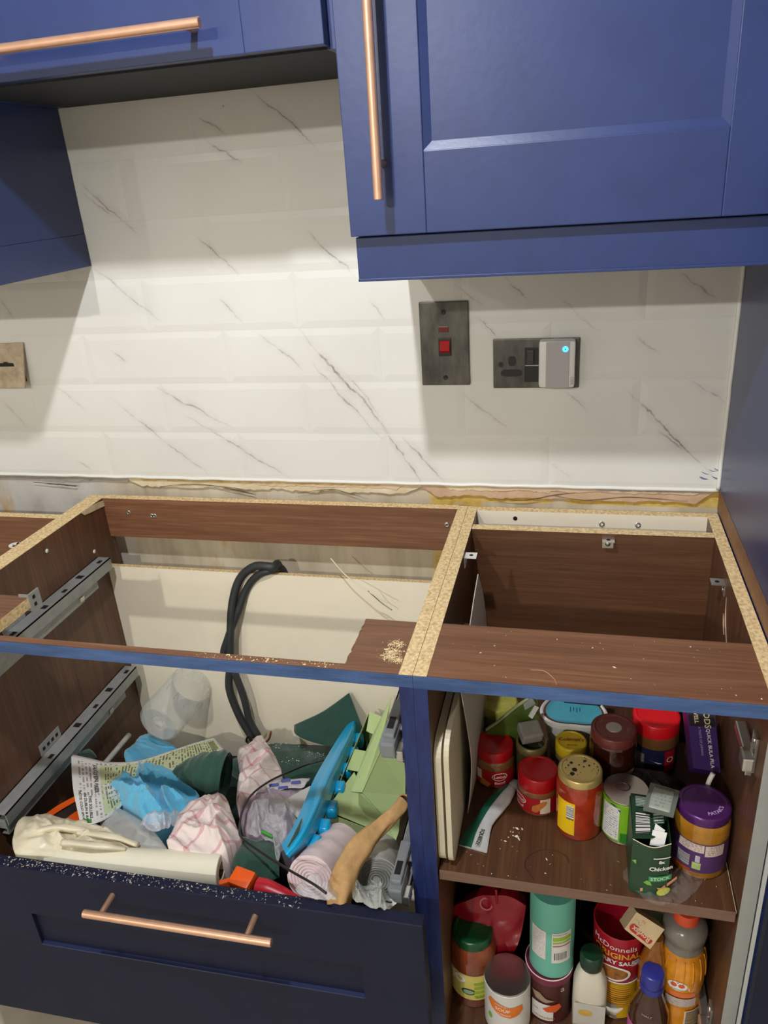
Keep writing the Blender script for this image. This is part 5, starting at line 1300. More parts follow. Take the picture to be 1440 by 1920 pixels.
tH = thing('tall_canister', 'mint green cardboard canister standing on the burgundy lid', 'canister', cH)
mk('canister_body', lathe([(.0335, 0), (.0345, .001), (.0345, .160), (.034, .161)], cH, 48), TEAL, tH, smooth=True, sharp=40)
mk('bottom_rim', lathe([(.0347, 0), (.0352, .001), (.0347, .0028)], cH, 48, cap=False), TEAL, tH, smooth=True)
SPW = smallprint('canister_small_print', (216, 210, 204), (186, 176, 172), 16., .5, 20.)
lab(tH, cH, .0345, -.62, .070, .026, .062, SPW, 'white_panel', .0006)
lb = lab(tH, cH, .0345, .48, .068, .032, .066, pbr('white_print_panel', (216, 212, 206), .4), 'white_panel', .0006)
for k, (zz, hh, m_) in enumerate(((.088, .0075, pbr('lime_ink', (150, 182, 40), .5)), (.080, .003, pbr('lime_ink', (150, 182, 40), .5)), (.073, .0018, pbr('crimson_ink', (166, 46, 70), .5)))):
    shp(lb, cH, .0345, .48, zz, rectgrid(.029, hh, 6), m_, .001)
vf = rectgrid(.020, .015); o_ = on_cyl(vf, cH, .0345, .42, .050, off=.001); mk('barcode', (o_[0], o_[1], vf[2]), barcode('barcode_can', (60, 60, 60), (206, 202, 198), 22., 0), lb)
txt(lb, cH, .0345, .40, .097, 'NUTRITION', .0042, pbr('grey_ink', (120, 116, 114), .5), .001)

# ---- squeezy bottle with a dark green cap
sq = [(0.2399,-0.4918,0.338)][0]
cS = (sq[0], sq[1], BZ)
tS = thing('squeezy_bottle', 'white squeezy sauce bottle with a dark green cap', 'bottle', cS)
def rsq(a, b_, z, n=36, p=3.2):
    out = []
    for i in range(n):
        t = 2*math.pi*i/n; c_, s_ = math.cos(t), math.sin(t)
        k = (abs(c_/a)**p+abs(s_/b_)**p)**(-1/p); out.append((cS[0]+k*c_, cS[1]+k*s_, BZ+z))
    return out
mk('bottle_body', loft([rsq(.024, .019, .0), rsq(.0255, .020, .002), rsq(.0262, .0205, .06), rsq(.0255, .020, .100), rsq(.0215, .018, .118), rsq(.016, .015, .134), rsq(.0145, .0145, .140, p=2)]), pbr('white_squeezy_plastic', (212, 206, 188), .35, var=.05, scale=16), tS, smooth=True, sharp=50)
mk('cap', lathe([(.0165, .138), (.0172, .139), (.0178, .158), (.017, .164), (.0150, .166), (0, .1665)], cS, 32, cap=False), pbr('very_dark_green_cap', (18, 54, 34), .35, var=.08), tS, smooth=True, sharp=40)
vf = rectgrid(.048, .050)
lb = mk('label', ([(cS[0]+x, cS[1]-.0209, BZ+.048+y) for x, y, z in vf[0]], vf[1], vf[2]), pbr('grey_white_label', (190, 186, 178), .5, var=.06), tS)
mk('printed_oval', ([(cS[0]-.006+x, cS[1]-.0213, BZ+.052+y) for x, y, z in discpoly(.011, .007)[0]], discpoly(.011, .007)[1]), pbr('golden_print', (206, 168, 72), .5, var=.2), lb)
mk('label_fold', tube([(cS[0]+.026, cS[1]-.021, BZ+.072), (cS[0]+.036, cS[1]-.030, BZ+.082), (cS[0]+.048, cS[1]-.032, BZ+.094)], [.004, .005, .001], n=12, seg=6, flat=.25), pbr('grey_white_label', (190, 186, 178)), lb, smooth=True)

# ---- curry sauce tub on a yellow tin
rt_ = [(0.2823,-0.4456,0.36)][0]
cyt = (rt_[0]+.002, rt_[1], BZ)
tI, cI, _ = tin('food_tin', 'yellow tin with brown print under the red curry sauce tub', cyt, .0900, .0340, pbr('yellow_tin_label', (220, 172, 30), .4, var=.07, scale=18), BZ)
lab(tI, cI, .0342, -.10, .055, .046, .044, smallprint('yellow_tin_print', (222, 176, 34), (160, 96, 26), 9., .75, 9., margin=.02), 'printed_panel', .0006)
vf = rectgrid(.024, .030); o_ = on_cyl(vf, cI, .0342, -.35, .022, off=.0009); mk('barcode', (o_[0], o_[1], vf[2]), barcode('barcode_tin', (110, 106, 100), (196, 192, 186), 14., 1), tI)
RT = pbr('crimson_card_tub', (176, 22, 46), .35, var=.08, scale=14)
cJ = (rt_[0], rt_[1], BZ+.0906)
tJ = thing('curry_sauce_tub', 'open red curry sauce drum with white and gold lettering', 'tub', cJ)
mk('drum', lathe([(.0370, 0), (.0378, .0012), (.0395, .098), (.0404, .099), (.0404, .1015), (.0392, .1025), (.0380, .1015), (.0375, .060), (0, .060)], cJ, 48, cap=False), RT, tJ, smooth=True, sharp=40)
mk('drum_base', lathe([(0, .0004), (.0370, .0004), (.0370, .0009)], cJ, 32, cap=False), RT, tJ)
mk('white_bottom_line', lathe([(.0380, .0010), (.0384, .0016), (.0384, .0028), (.0380, .0034)], cJ, 48, cap=False), WHITEINK, tJ)
txt(tJ, cJ, .0392, -.25, .082, "McDonnells", .0150, WHITEINK, .0010, .0, slant=-.06)
txt(tJ, cJ, .0390, -.12, .065, 'ORIGINAL', .0165, pbr('gold_ink', (230, 160, 50), .4), .0010, .03, slant=-.04)
txt(tJ, cJ, .0388, -.10, .050, 'CURRY SAUCE', .0120, WHITEINK, .0010, .03, slant=-.04)
shp(tJ, cJ, .0384, -.22, .024, discpoly(.027, .0165), WHITEINK, .0008, 'printed_plate'); shp(tJ, cJ, .0384, -.24, .0245, discpoly(.0235, .0130), pbr('printed_curry', (150, 96, 40), .5, var=.5, scale=120), .0012, 'printed_food')
for k in range(3): shp(tJ, cJ, .0388, .64, .044+.0045*k, rectgrid(.013, .0028, 4), pbr('silver_ink', (200, 196, 200), .4), .0012, 'badge_line')

# ---- small cream stock box balanced on the tub
A, B_, C_, D_ = [Vector(p) for p in ([(0.2836,-0.5,0.4058)][0], [(0.3211,-0.505,0.3777)][0], [(0.3005,-0.485,0.4268)][0], [(0.3405,-0.49,0.405)][0])]
nn = (B_-A).cross(C_-A).normalized()
if nn.y > 0: nn = -nn
rx_ = thing('stock_box', 'small cream and red stock box tilted on the curry sauce tub', 'carton', tuple(A))
v = [A, B_, D_, C_]; v = [tuple(p) for p in v]+[tuple(p-nn*.026+Vector((0, 0, .0))) for p in (A, B_, D_, C_)]
mk('carton', (v, [(0, 1, 2, 3), (7, 6, 5, 4), (0, 4, 5, 1), (1, 5, 6, 2), (2, 6, 7, 3), (3, 7, 4, 0)]), pbr('cream_red_card', (226, 200, 160), .45, var=.1, scale=40), rx_)
uu = (B_-A).normalized(); vv = (C_-A); vv = (vv-uu*vv.dot(uu)).normalized(); mid = (A+B_+C_+D_)/4; wv, hv = (B_-A).length, (C_-A).length
pill = lambda a, b_: ([( (a-b_)*(1 if math.cos(R(t)) > 0 else -1)+b_*math.cos(R(t)), b_*math.sin(R(t)), 0) for t in range(0, 360, 15)], [tuple(range(24))])
red = pbr('red_oval_print', (206, 50, 36), .4)
mk('red_oval', on_plane(pill(wv*.42, hv*.19), mid-vv*hv*.23, uu, vv, nn, .0003), red, rx_)
mk('lettering', on_plane(textgeo('Royfax', wv*.24, .03), mid-vv*hv*.23, -uu, -vv, nn, .0007), pbr('cream_ink', (226, 208, 176)), rx_)
mk('lettering', on_plane(textgeo('CHICKEN', wv*.14, .02), mid+vv*hv*.30+uu*wv*.1, -uu, -vv, nn, .0006), pbr('orange_ink', (222, 140, 90), .5), rx_)
mk('small_print', (lambda g: (on_plane(g, mid+vv*hv*.08, uu, vv, nn, .0004)+(g[2],)))(rectgrid(wv*.8, hv*.16, 4)), smallprint('stock_box_print', (228, 206, 168), (150, 140, 110), 3., .5, 14.), rx_)
gb = mk('green_box', obox((.345, -.42, BZ+.120), .055, .05, .239, rz=R(12), b=.001), pbr('olive_grey_card', (92, 100, 72), .5, var=.25, scale=40)); tag(gb, 'tall dull green carton behind the cream stock box', 'carton')

# ---- orange squash bottle
ob = [(0.3718,-0.4653,0.425)][0]
cO = (ob[0]+.001, ob[1], BZ)
tO = thing('squash_bottle', 'tall bottle of orange squash with a red cap', 'bottle', cO)
SQ = liq('orange_squash', (226, 140, 20), .12, col2=(236, 158, 40))
mk('liquid_body', lathe([(.030, .022), (.0355, .024), (.0360, .050), (.0345, .062), (.0345, .108), (.0365, .120), (.0365, .150), (.034, .172), (.029, .188)], cO, 48), SQ, tO, smooth=True, sharp=60)
mk('bottle_foot', lathe([(.028, 0), (.033, .002), (.0352, .010), (.0352, .022)], cO, 48), pbr('clear_foot_plastic', (176, 166, 146), .25, var=.1), tO, smooth=True, sharp=50)
mk('bottle_shoulder', lathe([(.0290, .1885), (.0272, .196), (.0268, .203), (.0315, .208), (.0325, .222), (.0300, .232), (.020, .238), (.015, .240)], cO, 40), pbr('grey_clear_neck', (132, 126, 118), .22, var=.15, scale=30), tO, smooth=True, sharp=50)
mk('cap', lathe([(.0175, .238), (.0185, .239), (.0185, .252), (.017, .257), (0, .258)], cO, 32, cap=False), pbr('orange_red_cap', (222, 84, 48), .35, var=.06), tO, smooth=True, sharp=40)
for k in range(16):
    a = 2*math.pi*k/16
    mk('moulded_rib', tube([(cO[0]+.0367*math.cos(a), cO[1]+.0367*math.sin(a), BZ+.140), (cO[0]+.0357*math.cos(a), cO[1]+.0357*math.sin(a), BZ+.162), (cO[0]+.0312*math.cos(a), cO[1]+.0312*math.sin(a), BZ+.182)], .0012, n=8, seg=5), SQ, tO, smooth=True)
shp(tO, cO, .0365, -.20, .135, discpoly(.014, .0095), WHITEINK, .001, 'emblem')
for s in (-1, 1): shp(tO, cO, .0365, -.20+.15*s, .137, discpoly(.0045, .0042), pbr('orange_red_print', (214, 90, 44)), .0014, 'emblem')
shp(tO, cO, .0365, -.20, .140, ([(-.003, .006, 0), (0, .001, 0), (.003, .006, 0), (0, .003, 0)], [(0, 1, 2, 3)]), red, .0014, 'emblem')
txt(tO, cO, .0365, -.20, .1285, 'Robinsons', .0040, pbr('blue_grey_ink', (90, 100, 120)), .0014)
lab(tO, cO, .0365, .02, .116, .040, .010, pbr('peach_band', (226, 116, 60), .4), 'orange_band', .0006)
lab(tO, cO, .0365, .0, .099, .046, .018, smallprint('lilac_band_print', (196, 178, 172), (170, 150, 150), 4., .45, 14.), 'lilac_band', .0006)
vf = rectgrid(.026, .044); o_ = on_cyl(vf, cO, .0365, .55, .058, off=.0006); lb = mk('label', (o_[0], o_[1], vf[2]), CREAMLAB, tO)
vf = rectgrid(.022, .040); o_ = on_cyl(vf, cO, .0365, .56, .058, off=.001); mk('barcode', (o_[0], o_[1], vf[2]), barcode('barcode_sq', (120, 104, 84), (170, 150, 116), 14., 1), lb)
ob2 = thing('sauce_bottle', 'slim amber bottle half hidden between the squash bottle and the curry tub', 'bottle', (.322, -.462, BZ))
mk('bottle_body', lathe([(.020, 0), (.022, .002), (.022, .15), (.016, .175), (.010, .19), (.010, .205)], (.333, -.478, BZ), 32), liq('amber_bottle', (150, 92, 20)), ob2, smooth=True, sharp=50)

# ---- brown sauce bottle with a blue cap
bc = [(0.3279,-0.5085,0.34)][0]
cK = (bc[0], bc[1], BZ)
tK = thing('sauce_bottle', 'dark brown sauce bottle with a blue cap and pink label', 'bottle', cK)
mk('bottle_body', lathe([(.026, 0), (.029, .002), (.0295, .070), (.028, .088), (.020, .112), (.0155, .130), (.0145, .140)], cK, 40), liq('brown_vinegar', (66, 36, 26)), tK, smooth=True, sharp=50)
mk('cap', lathe([(.0160, .132), (.0166, .133), (.0168, .164), (.0158, .168), (.0140, .1692), (0, .1692)], cK, 32, cap=False), pbr('royal_blue_cap', (44, 50, 138), .3, var=.06), tK, smooth=True, sharp=40)
mk('cap_band', lathe([(.0172, .133), (.0175, .134), (.0175, .144), (.0170, .145)], cK, 32, cap=False), pbr('royal_blue_cap', (44, 50, 138)), tK, smooth=True)
lb = lab(tK, cK, .0296, 0, .036, .130, .062, pbr('pink_label', (196, 96, 160), .4, var=.1, scale=30))
lab(tK, cK, .0296, -.55, .036, .022, .062, pbr('magenta_label_panel', (168, 44, 120), .4), 'magenta_panel', .0009)
lab(tK, cK, .0296, .2, .036, .028, .050, smallprint('pink_label_print', (204, 120, 176), (236, 220, 232), 7., .6, 12., margin=.03), 'printed_panel', .0009)
shp(tK, cK, .0296, -.95, .046, discpoly(.007, .012), pbr('golden_print', (206, 168, 72)), .0012)
txt(tK, cK, .0240, -.25, .098, 'MALT', .0060, pbr('pale_ink', (190, 170, 160), .5), .0012)
nb = thing('navy_bottle', 'dark blue bottle standing in the shadows behind the squeezy bottle', 'bottle', (.225, -.34, BZ))
mk('bottle_body', lathe([(.026, 0), (.028, .002), (.028, .16), (.02, .19), (.012, .205), (.012, .225)], (.225, -.34, BZ), 32), liq('deep_blue_bottle', (20, 24, 60)), nb, smooth=True, sharp=50)
db2 = thing('black_bottle', 'black bottle standing in the shadows behind the white tin', 'bottle', (.125, -.36, BZ))
mk('bottle_body', lathe([(.028, 0), (.030, .002), (.030, .16), (.022, .19), (.013, .21), (.013, .235)], (.125, -.36, BZ), 32), BLK, db2, smooth=True, sharp=50)
# ================================================================== THINGS IN THE DRAWER
FELT = pbr('dark_green_felt', (36, 72, 60), .95, var=.12, scale=60, bump=.5, bscale=400, sheen=.3)
FELT2 = pbr('bottle_green_felt', (40, 78, 64), .95, var=.12, scale=60, bump=.5, bscale=400, sheen=.3)
BLUEC = pbr('sky_blue_microfibre', (96, 182, 218), .95, var=.06, scale=40, bump=.5, bscale=500, sheen=.4)
CLOTHG = 'cleaning cloths in the drawer'

# big felt underlay filling the drawer
fu = mk('felt_sheet', heap([(-0.7372,-0.4155,0.3591),(-0.7853,-0.2143,0.2948),(-0.73,-0.0912,0.2554),(-0.566,-0.0938,0.2562),(-0.4642,-0.026,0.2345),(-0.3477,0.0173,0.2207),(-0.2326,-0.0662,0.2474),(-0.1532,-0.3117,0.3259),(-0.1712,-0.4507,0.3704),(-0.2676,-0.4965,0.3851),(-0.381,-0.5015,0.3867),(-0.5566,-0.4967,0.3851)], .0, .012, 16, 4, .06), pbr('blackish_green_felt', (20, 40, 34), .95, var=.2, scale=40, bump=.5, bscale=300))
tag(fu, 'large blackish green felt sheet crumpled under everything in the drawer', 'felt')

# ---- clear plastic jar lying against the back
jb, jm = Vector([(-0.6369,-0.205,0.4323)][0]), Vector([(-0.6293,-0.118,0.4353)][0])
ax = (jm-jb); Lj = .135
MJ = Matrix.Translation(jb) @ ax.to_track_quat('Z', 'Y').to_matrix().to_4x4()
TG = thinglass('clear_jar_plastic', .07)
gj_ = thing('clear_jar', 'empty clear plastic jar lying against the back of the drawer', 'jar', tuple(jb))
mk('jar_wall', xf(MJ, lathe([(.020, .002), (.040, 0), (.0455, .004), (.0475, .012), (.0475, .100), (.046, .106), (.0475, .112), (.0475, Lj), (.0462, Lj), (.0462, .112), (.0447, .106), (.0462, .100), (.0462, .013), (.039, .0025)], seg=56, cap=False)), TG, gj_, smooth=True, sharp=60)
mk('jar_base', xf(MJ, lathe([(0, .010), (.006, .010), (.010, .004), (.016, .006), (.020, .002), (.030, .003), (.034, .0), (.040, 0), (.040, .0015), (0, .0115)], seg=56, cap=False)), thinglass('clear_jar_base', .13), gj_, smooth=True, sharp=60)
for k in range(10):
    a = 2*math.pi*k/10
    mk('moulded_rib', xf(MJ, tube([(.0478*math.cos(a), .0478*math.sin(a), .108), (.0478*math.cos(a), .0478*math.sin(a), Lj-.004)], .0014, n=4, seg=5)), thinglass('clear_jar_rib', .16), gj_, smooth=True)
rd = mk('plastic_rod', tube([(-0.735,-0.1773,0.3689),(-0.735,-0.2651,0.3723),(-0.735,-0.2848,0.373)], .0058, n=12, seg=12), pbr('grey_white_rod', (176, 170, 160), .45), smooth=True, )
tag(rd, 'pale grey plastic rod leaning along the left of the drawer', 'rod')
dgp = mk('cloth_scrap', tube([(-0.74,-0.3221,0.4424),(-0.74,-0.3023,0.4266),(-0.74,-0.2885,0.4035)], [.004, .008, .004], n=10, seg=8), FELT2, smooth=True); tag(dgp, 'scrap of dark green cloth poking up behind the leaflet', 'cloth')

# ---- instruction leaflet
lf = thing('leaflet', 'curling printed paper leaflet with green panel among the cloths', 'paper', [(-0.6359,-0.399,0.4389)][0])
rowT = [(-0.7483,-0.3389,0.4547),(-0.7084,-0.3422,0.4537),(-0.6637,-0.3411,0.4484),(-0.6202,-0.3093,0.4302),(-0.5952,-0.241,0.3983),(-0.5752,-0.1818,0.3714),(-0.5545,-0.1357,0.3496)]
rowM = [(-0.6615,-0.4492,0.4849),(-0.6262,-0.4477,0.4865),(-0.6012,-0.4305,0.479),(-0.5989,-0.3555,0.443),(-0.5753,-0.2795,0.4087),(-0.5503,-0.2168,0.3806),(-0.53,-0.16,0.3544)]
rowB = [(-0.5851,-0.5355,0.5046),(-0.5629,-0.5323,0.5015),(-0.5576,-0.4848,0.4783),(-0.5757,-0.3836,0.4399),(-0.5588,-0.3062,0.4092),(-0.5364,-0.2397,0.3829),(-0.5154,-0.1705,0.3538)]
mk('sheet', patch([rowT, rowM, rowB], 50, 24, .0004), smallprint('leaflet_print', (230, 226, 222), (160, 152, 150), 30., .5, 22., along=1, margin=.05), lf, smooth=True)
def subpatch(u0, u1, v0, v1, off, nu=12, nv=8):
    RR = [catmull(r, 60) for r in (rowT, rowM, rowB)]
    V, F, UV = [], [], []
    for j in range(nv+1):
        for i in range(nu+1):
            u = u0+(u1-u0)*i/nu; v = v0+(v1-v0)*j/nv
            c3 = [RR[k][int(round(u*60))].lerp(RR[k][min(60, int(round(u*60))+1)], 0) for k in range(3)]
            x = u*60; k0 = min(59, int(x)); c3 = [RR[k][k0].lerp(RR[k][k0+1], x-k0) for k in range(3)]
            p = catmull(c3, 20)
            y = v*20; k1 = min(19, int(y)); p = p[k1].lerp(p[k1+1], y-k1)
            V.append(tuple(p+Vector((.15, -.45, .88))*off)); UV.append((i/nu, j/nv))
    for j in range(nv):
        for i in range(nu): F.append((j*(nu+1)+i, j*(nu+1)+i+1, (j+1)*(nu+1)+i+1, (j+1)*(nu+1)+i))
    return V, F, UV
def subtext(s, size, u, v, mat, du=.0, sc=(1., 1.)):
    g = textgeo(s, 1.0, .02); RR = [catmull(r, 60) for r in (rowT, rowM, rowB)]
    V = []
    for x, y, z in g[0]:
        uu_ = min(.999, max(0, u+y*size*sc[0])); vv_ = min(.999, max(0, v+x*size*sc[1]))
        t = uu_*60; k0 = min(59, int(t)); c3 = [RR[k][k0].lerp(RR[k][k0+1], t-k0) for k in range(3)]
        p = catmull(c3, 20); q = vv_*20; k1 = min(19, int(q)); p = p[k1].lerp(p[k1+1], q-k1)
        V.append(tuple(p+Vector((.15, -.45, .88))*.0014))
    mk('lettering', (V, g[1]), mat, lf)
LG = (206, 214, 168)
mk('green_panel', subpatch(.27, .985, .08, .93, .0008, 40, 8), smallprint('leaflet_green_print', LG, (108, 112, 84), 40., .52, 9., along=1, margin=.04), lf, smooth=True)
mk('pale_strip', subpatch(.02, .20, .60, .97, .0008, 8, 6), pbr('leaflet_white', (234, 232, 228), .6), lf, smooth=True)
subtext('GLUTEN FREE', .075, .225, .33, BLACKINK, sc=(.55, 1.))
dgk = pbr('dark_green_print_ink', (34, 60, 36), .5)
subtext('THIS SOLUBLE', .052, .155, .76, dgk, sc=(.75, 1.)); subtext('IN DUBLIN & BAY', .052, .110, .77, dgk, sc=(.75, 1.)); subtext('NOTE: COLD SPOON', .050, .062, .77, dgk, sc=(.75, 1.))
mk('green_block', subpatch(.06, .155, .93, .985, .0012, 4, 3), pbr('leaf_green_block', (84, 146, 76), .5), lf)
mk('round_badge', subpatch(.93, .975, .18, .8, .0014, 4, 6), pbr('sage_badge', (132, 142, 100), .5, var=.4, scale=200), lf)

# ---- sky blue cloths
o = mk('cleaning_cloth', heap([(-0.6094,-0.4294,0.4566),(-0.6155,-0.3893,0.4458),(-0.608,-0.3442,0.4313),(-0.5806,-0.324,0.4249),(-0.5406,-0.3255,0.4213),(-0.4901,-0.3625,0.4292),(-0.4495,-0.3915,0.4325),(-0.4514,-0.4329,0.4477),(-0.4665,-0.4658,0.4623),(-0.4862,-0.4932,0.471),(-0.5206,-0.4759,0.4695),(-0.5662,-0.4535,0.4643)], .008, .022, 44, 4.9, .05, dirv=(.25, .95), nr=44, na=170, crease=1.5), BLUEC, smooth=True)
tag(o, 'bundled sky blue microfibre cloth in front of the leaflet', 'cloth', CLOTHG)
o = mk('cleaning_cloth', heap([(-0.7175,-0.2265,0.3637),(-0.7211,-0.1899,0.352),(-0.7275,-0.1347,0.3343),(-0.6852,-0.1436,0.3352),(-0.6218,-0.1753,0.3423),(-0.5835,-0.222,0.3522),(-0.5691,-0.2788,0.3704),(-0.6337,-0.271,0.3679),(-0.6908,-0.257,0.3684)], .006, .012, 28, 5.2, .05, dirv=(.3, 1)), BLUEC, smooth=True)
tag(o, 'sky blue microfibre cloth partly under the leaflet, next to the clear jar', 'cloth', CLOTHG)

# ---- felt pieces
o = mk('felt_piece', join(tube([(-0.5201,-0.332,0.4225),(-0.4773,-0.3346,0.4363),(-0.4503,-0.3325,0.4396),(-0.4259,-0.3297,0.4367)], [.026, .038, .044, .044], n=30, seg=36, cap=False, wob=.12, flat=1.0), tube([(-0.5191,-0.3318,0.4224),(-0.4773,-0.3346,0.4363),(-0.4503,-0.3325,0.4396),(-0.4269,-0.3299,0.4368)], [.023, .035, .040, .040], n=30, seg=36, cap=False, wob=.12, flat=1.0)), FELT2, smooth=True, )
tag(o, 'rolled-over dark green felt piece beside the blue cloth', 'felt', 'green felt pieces')
o = mk('felt_piece', heap([(-0.5078,-0.1735,0.3167),(-0.4854,-0.1151,0.298),(-0.4664,-0.0713,0.284),(-0.4299,0.0092,0.2582),(-0.3673,-0.0428,0.2849),(-0.3178,-0.0573,0.2915),(-0.2752,-0.0935,0.3031),(-0.2808,-0.1677,0.3249),(-0.3321,-0.1887,0.3266),(-0.396,-0.2335,0.3359)], .008, .006, 14, 8.8, .05), FELT2, smooth=True)
tag(o, 'flat dark green felt piece with pale specks behind the pink towel', 'felt', 'green felt pieces')
tip = [(-0.2521,-0.082,0.4613)][0]
o = mk('felt_piece', patch([[(-0.3761,-0.105,0.3798)]+[(-0.3109,-0.097,0.4165)]+[tip], [(-0.3639,-0.128,0.3746)]+[(-0.2955,-0.12,0.3934)]+[(-0.2271,-0.108,0.4142)], [(-0.3207,-0.138,0.3686)]+[(-0.2695,-0.145,0.3672)]+[(-0.2032,-0.135,0.3674)]], 24, 18, .003, .003, 16), FELT, smooth=True)
tag(o, 'dark green felt piece standing with one corner up against the back', 'felt', 'green felt pieces')
o = mk('felt_piece', patch([[(-0.3323,-0.5194,0.4574),(-0.3267,-0.4911,0.4633),(-0.2956,-0.4931,0.464),(-0.2676,-0.4674,0.4608)], [(-0.3201,-0.5383,0.4585),(-0.3007,-0.5286,0.4803),(-0.2725,-0.5242,0.4739),(-0.246,-0.5163,0.4714)], [(-0.302,-0.5601,0.4554),(-0.2801,-0.5553,0.4589),(-0.2522,-0.5582,0.4598),(-0.2353,-0.5463,0.461)]], 22, 16, .003, .006, 40), FELT, smooth=True)
tag(o, 'folded dark green felt piece at the front next to the paper roll', 'felt', 'green felt pieces')
WSP = pbr('white_fleck', (214, 222, 214), .8)
random.seed(21)
def felt_fleck():
    P = [(-0.4277,-0.1548,0.3287),(-0.4146,-0.0978,0.3105),(-0.3804,-0.0894,0.3078),(-0.3284,-0.1305,0.321),(-0.3688,-0.166,0.3323)]
    a = random.choice(P); return (a[0]+random.uniform(-.02, .02), a[1]+random.uniform(-.012, .012), a[2]+.004)

# ---- pink checked towels
def towel_mat():
    m, nt, b = newmat('pink_check_towel')
    tc = N(nt, 'ShaderNodeTexCoord'); mp = N(nt, 'ShaderNodeMapping'); mp.inputs['Rotation'].default_value = (0, 0, R(28)); mp.inputs['Scale'].default_value = (24, 24, 24)
    nz = N(nt, 'ShaderNodeTexNoise', i_Scale=18., i_Detail=2.); L(nt, tc.outputs['UV'], nz.inputs['Vector'])
    sb = N(nt, 'ShaderNodeVectorMath', operation='SUBTRACT'); sb.inputs[1].default_value = (.5, .5, .5); L(nt, nz.outputs['Color'], sb.inputs[0])
    sc_ = N(nt, 'ShaderNodeVectorMath', operation='SCALE'); sc_.inputs['Scale'].default_value = .035; L(nt, sb.outputs[0], sc_.inputs[0])
    ad = N(nt, 'ShaderNodeVectorMath', operation='ADD'); L(nt, tc.outputs['UV'], ad.inputs[0]); L(nt, sc_.outputs[0], ad.inputs[1])
    L(nt, ad.outputs[0], mp.inputs[0])
    sp = N(nt, 'ShaderNodeSeparateXYZ'); L(nt, mp.outputs[0], sp.inputs[0])
    outs = []
    for ax, w_ in ((0, .14), (1, .10)):
        fr_ = N(nt, 'ShaderNodeMath', operation='FRACT'); L(nt, sp.outputs[ax], fr_.inputs[0])
        lt = N(nt, 'ShaderNodeMath', operation='LESS_THAN'); lt.inputs[1].default_value = w_; L(nt, fr_.outputs[0], lt.inputs[0]); outs.append(lt.outputs[0])
    mxm = N(nt, 'ShaderNodeMath', operation='ADD'); L(nt, outs[0], mxm.inputs[0]); L(nt, outs[1], mxm.inputs[1])
    ml = N(nt, 'ShaderNodeMath', operation='MULTIPLY'); ml.inputs[1].default_value = .6; L(nt, mxm.outputs[0], ml.inputs[0])
    mx = N(nt, 'ShaderNodeMix', data_type='RGBA'); mx.inputs[6].default_value = (*lin((234, 218, 212)), 1); mx.inputs[7].default_value = (*lin((204, 138, 144)), 1)
    L(nt, ml.outputs[0], mx.inputs[0]); L(nt, mx.outputs[2], b.inputs['Base Color']); b.inputs['Roughness'].default_value = .95
    n2 = N(nt, 'ShaderNodeTexNoise', i_Scale=500.); L(nt, tc.outputs['Object'], n2.inputs['Vector'])
    bp = N(nt, 'ShaderNodeBump', i_Strength=.4, i_Distance=.001); L(nt, n2.outputs['Fac'], bp.inputs['Height']); L(nt, bp.outputs[0], b.inputs['Normal'])
    return m
TOW = towel_mat()
o = mk('tea_towel', heap([(-0.4807,-0.1789,0.3485),(-0.472,-0.149,0.3439),(-0.4655,-0.0956,0.3318),(-0.4191,-0.1506,0.3494),(-0.3747,-0.2109,0.3687),(-0.3533,-0.2494,0.379),(-0.3602,-0.3031,0.3982),(-0.3694,-0.3539,0.4165),(-0.3804,-0.3848,0.4243),(-0.405,-0.3395,0.4049),(-0.4198,-0.3058,0.389),(-0.4358,-0.263,0.3754)], .008, .022, 30, 2.3, .05, dirv=(.9, -.5)), TOW, smooth=True)
tag(o, 'white tea towel with pink checks heaped between the felt pieces', 'towel', 'pink checked towels')
o = mk('tea_towel', heap([(-0.4209,-0.5466,0.4961),(-0.4338,-0.5052,0.4828),(-0.4496,-0.458,0.4658),(-0.4479,-0.4107,0.4476),(-0.4264,-0.3801,0.4378),(-0.4005,-0.3856,0.4396),(-0.3633,-0.4362,0.4558),(-0.3337,-0.4772,0.4689),(-0.3145,-0.5016,0.4767),(-0.3168,-0.5335,0.4919),(-0.3219,-0.5526,0.498),(-0.3632,-0.5567,0.4993),(-0.4016,-0.5541,0.4985)], .010, .022, 30, 9.1, .05, dirv=(.7, .7)), TOW, smooth=True)
tag(o, 'white tea towel with pink checks heaped behind the paper roll', 'towel', 'pink checked towels')

# ---- lilac plastic bag, clear wrap, printed bag and card
LIL = pbr('lilac_plastic_bag', (166, 148, 164), .35, var=.15, scale=30, bump=.4, bscale=60)
o = mk('plastic_bag', heap([(-0.3801,-0.3755,0.4114),(-0.3757,-0.3204,0.3937),(-0.3493,-0.281,0.3791),(-0.2997,-0.2818,0.3794),(-0.2581,-0.3361,0.3988),(-0.2408,-0.4232,0.4266),(-0.2369,-0.4871,0.4471),(-0.2898,-0.4683,0.4411),(-0.3295,-0.461,0.4407)], .012, .014, 40, 6.4, .05), LIL, smooth=True)
tag(o, 'crumpled lilac plastic bag beside the blue silicone tray', 'bag')
o = mk('clear_wrap', sheet([(-0.3208,-0.4732,0.4646),(-0.3376,-0.4104,0.4465),(-0.3243,-0.3694,0.4334),(-0.2801,-0.3778,0.4361),(-0.2489,-0.4304,0.4509),(-0.236,-0.5129,0.4753),(-0.2372,-0.5424,0.4848),(-0.2599,-0.4984,0.4727),(-0.2973,-0.487,0.469)], .012, .016, 55, 3.1, .0004, crease=1.3), film('shiny_clear_wrap', (228, 226, 230), .30, .08, .9, 70), smooth=True)
tag(o, 'shiny crumpled clear wrap over the lilac bag', 'film')
pb_ = thing('printed_bag', 'white plastic bag printed with blue bars, behind the lilac bag', 'bag', [(-0.3314,-0.2593,0.3642)][0])
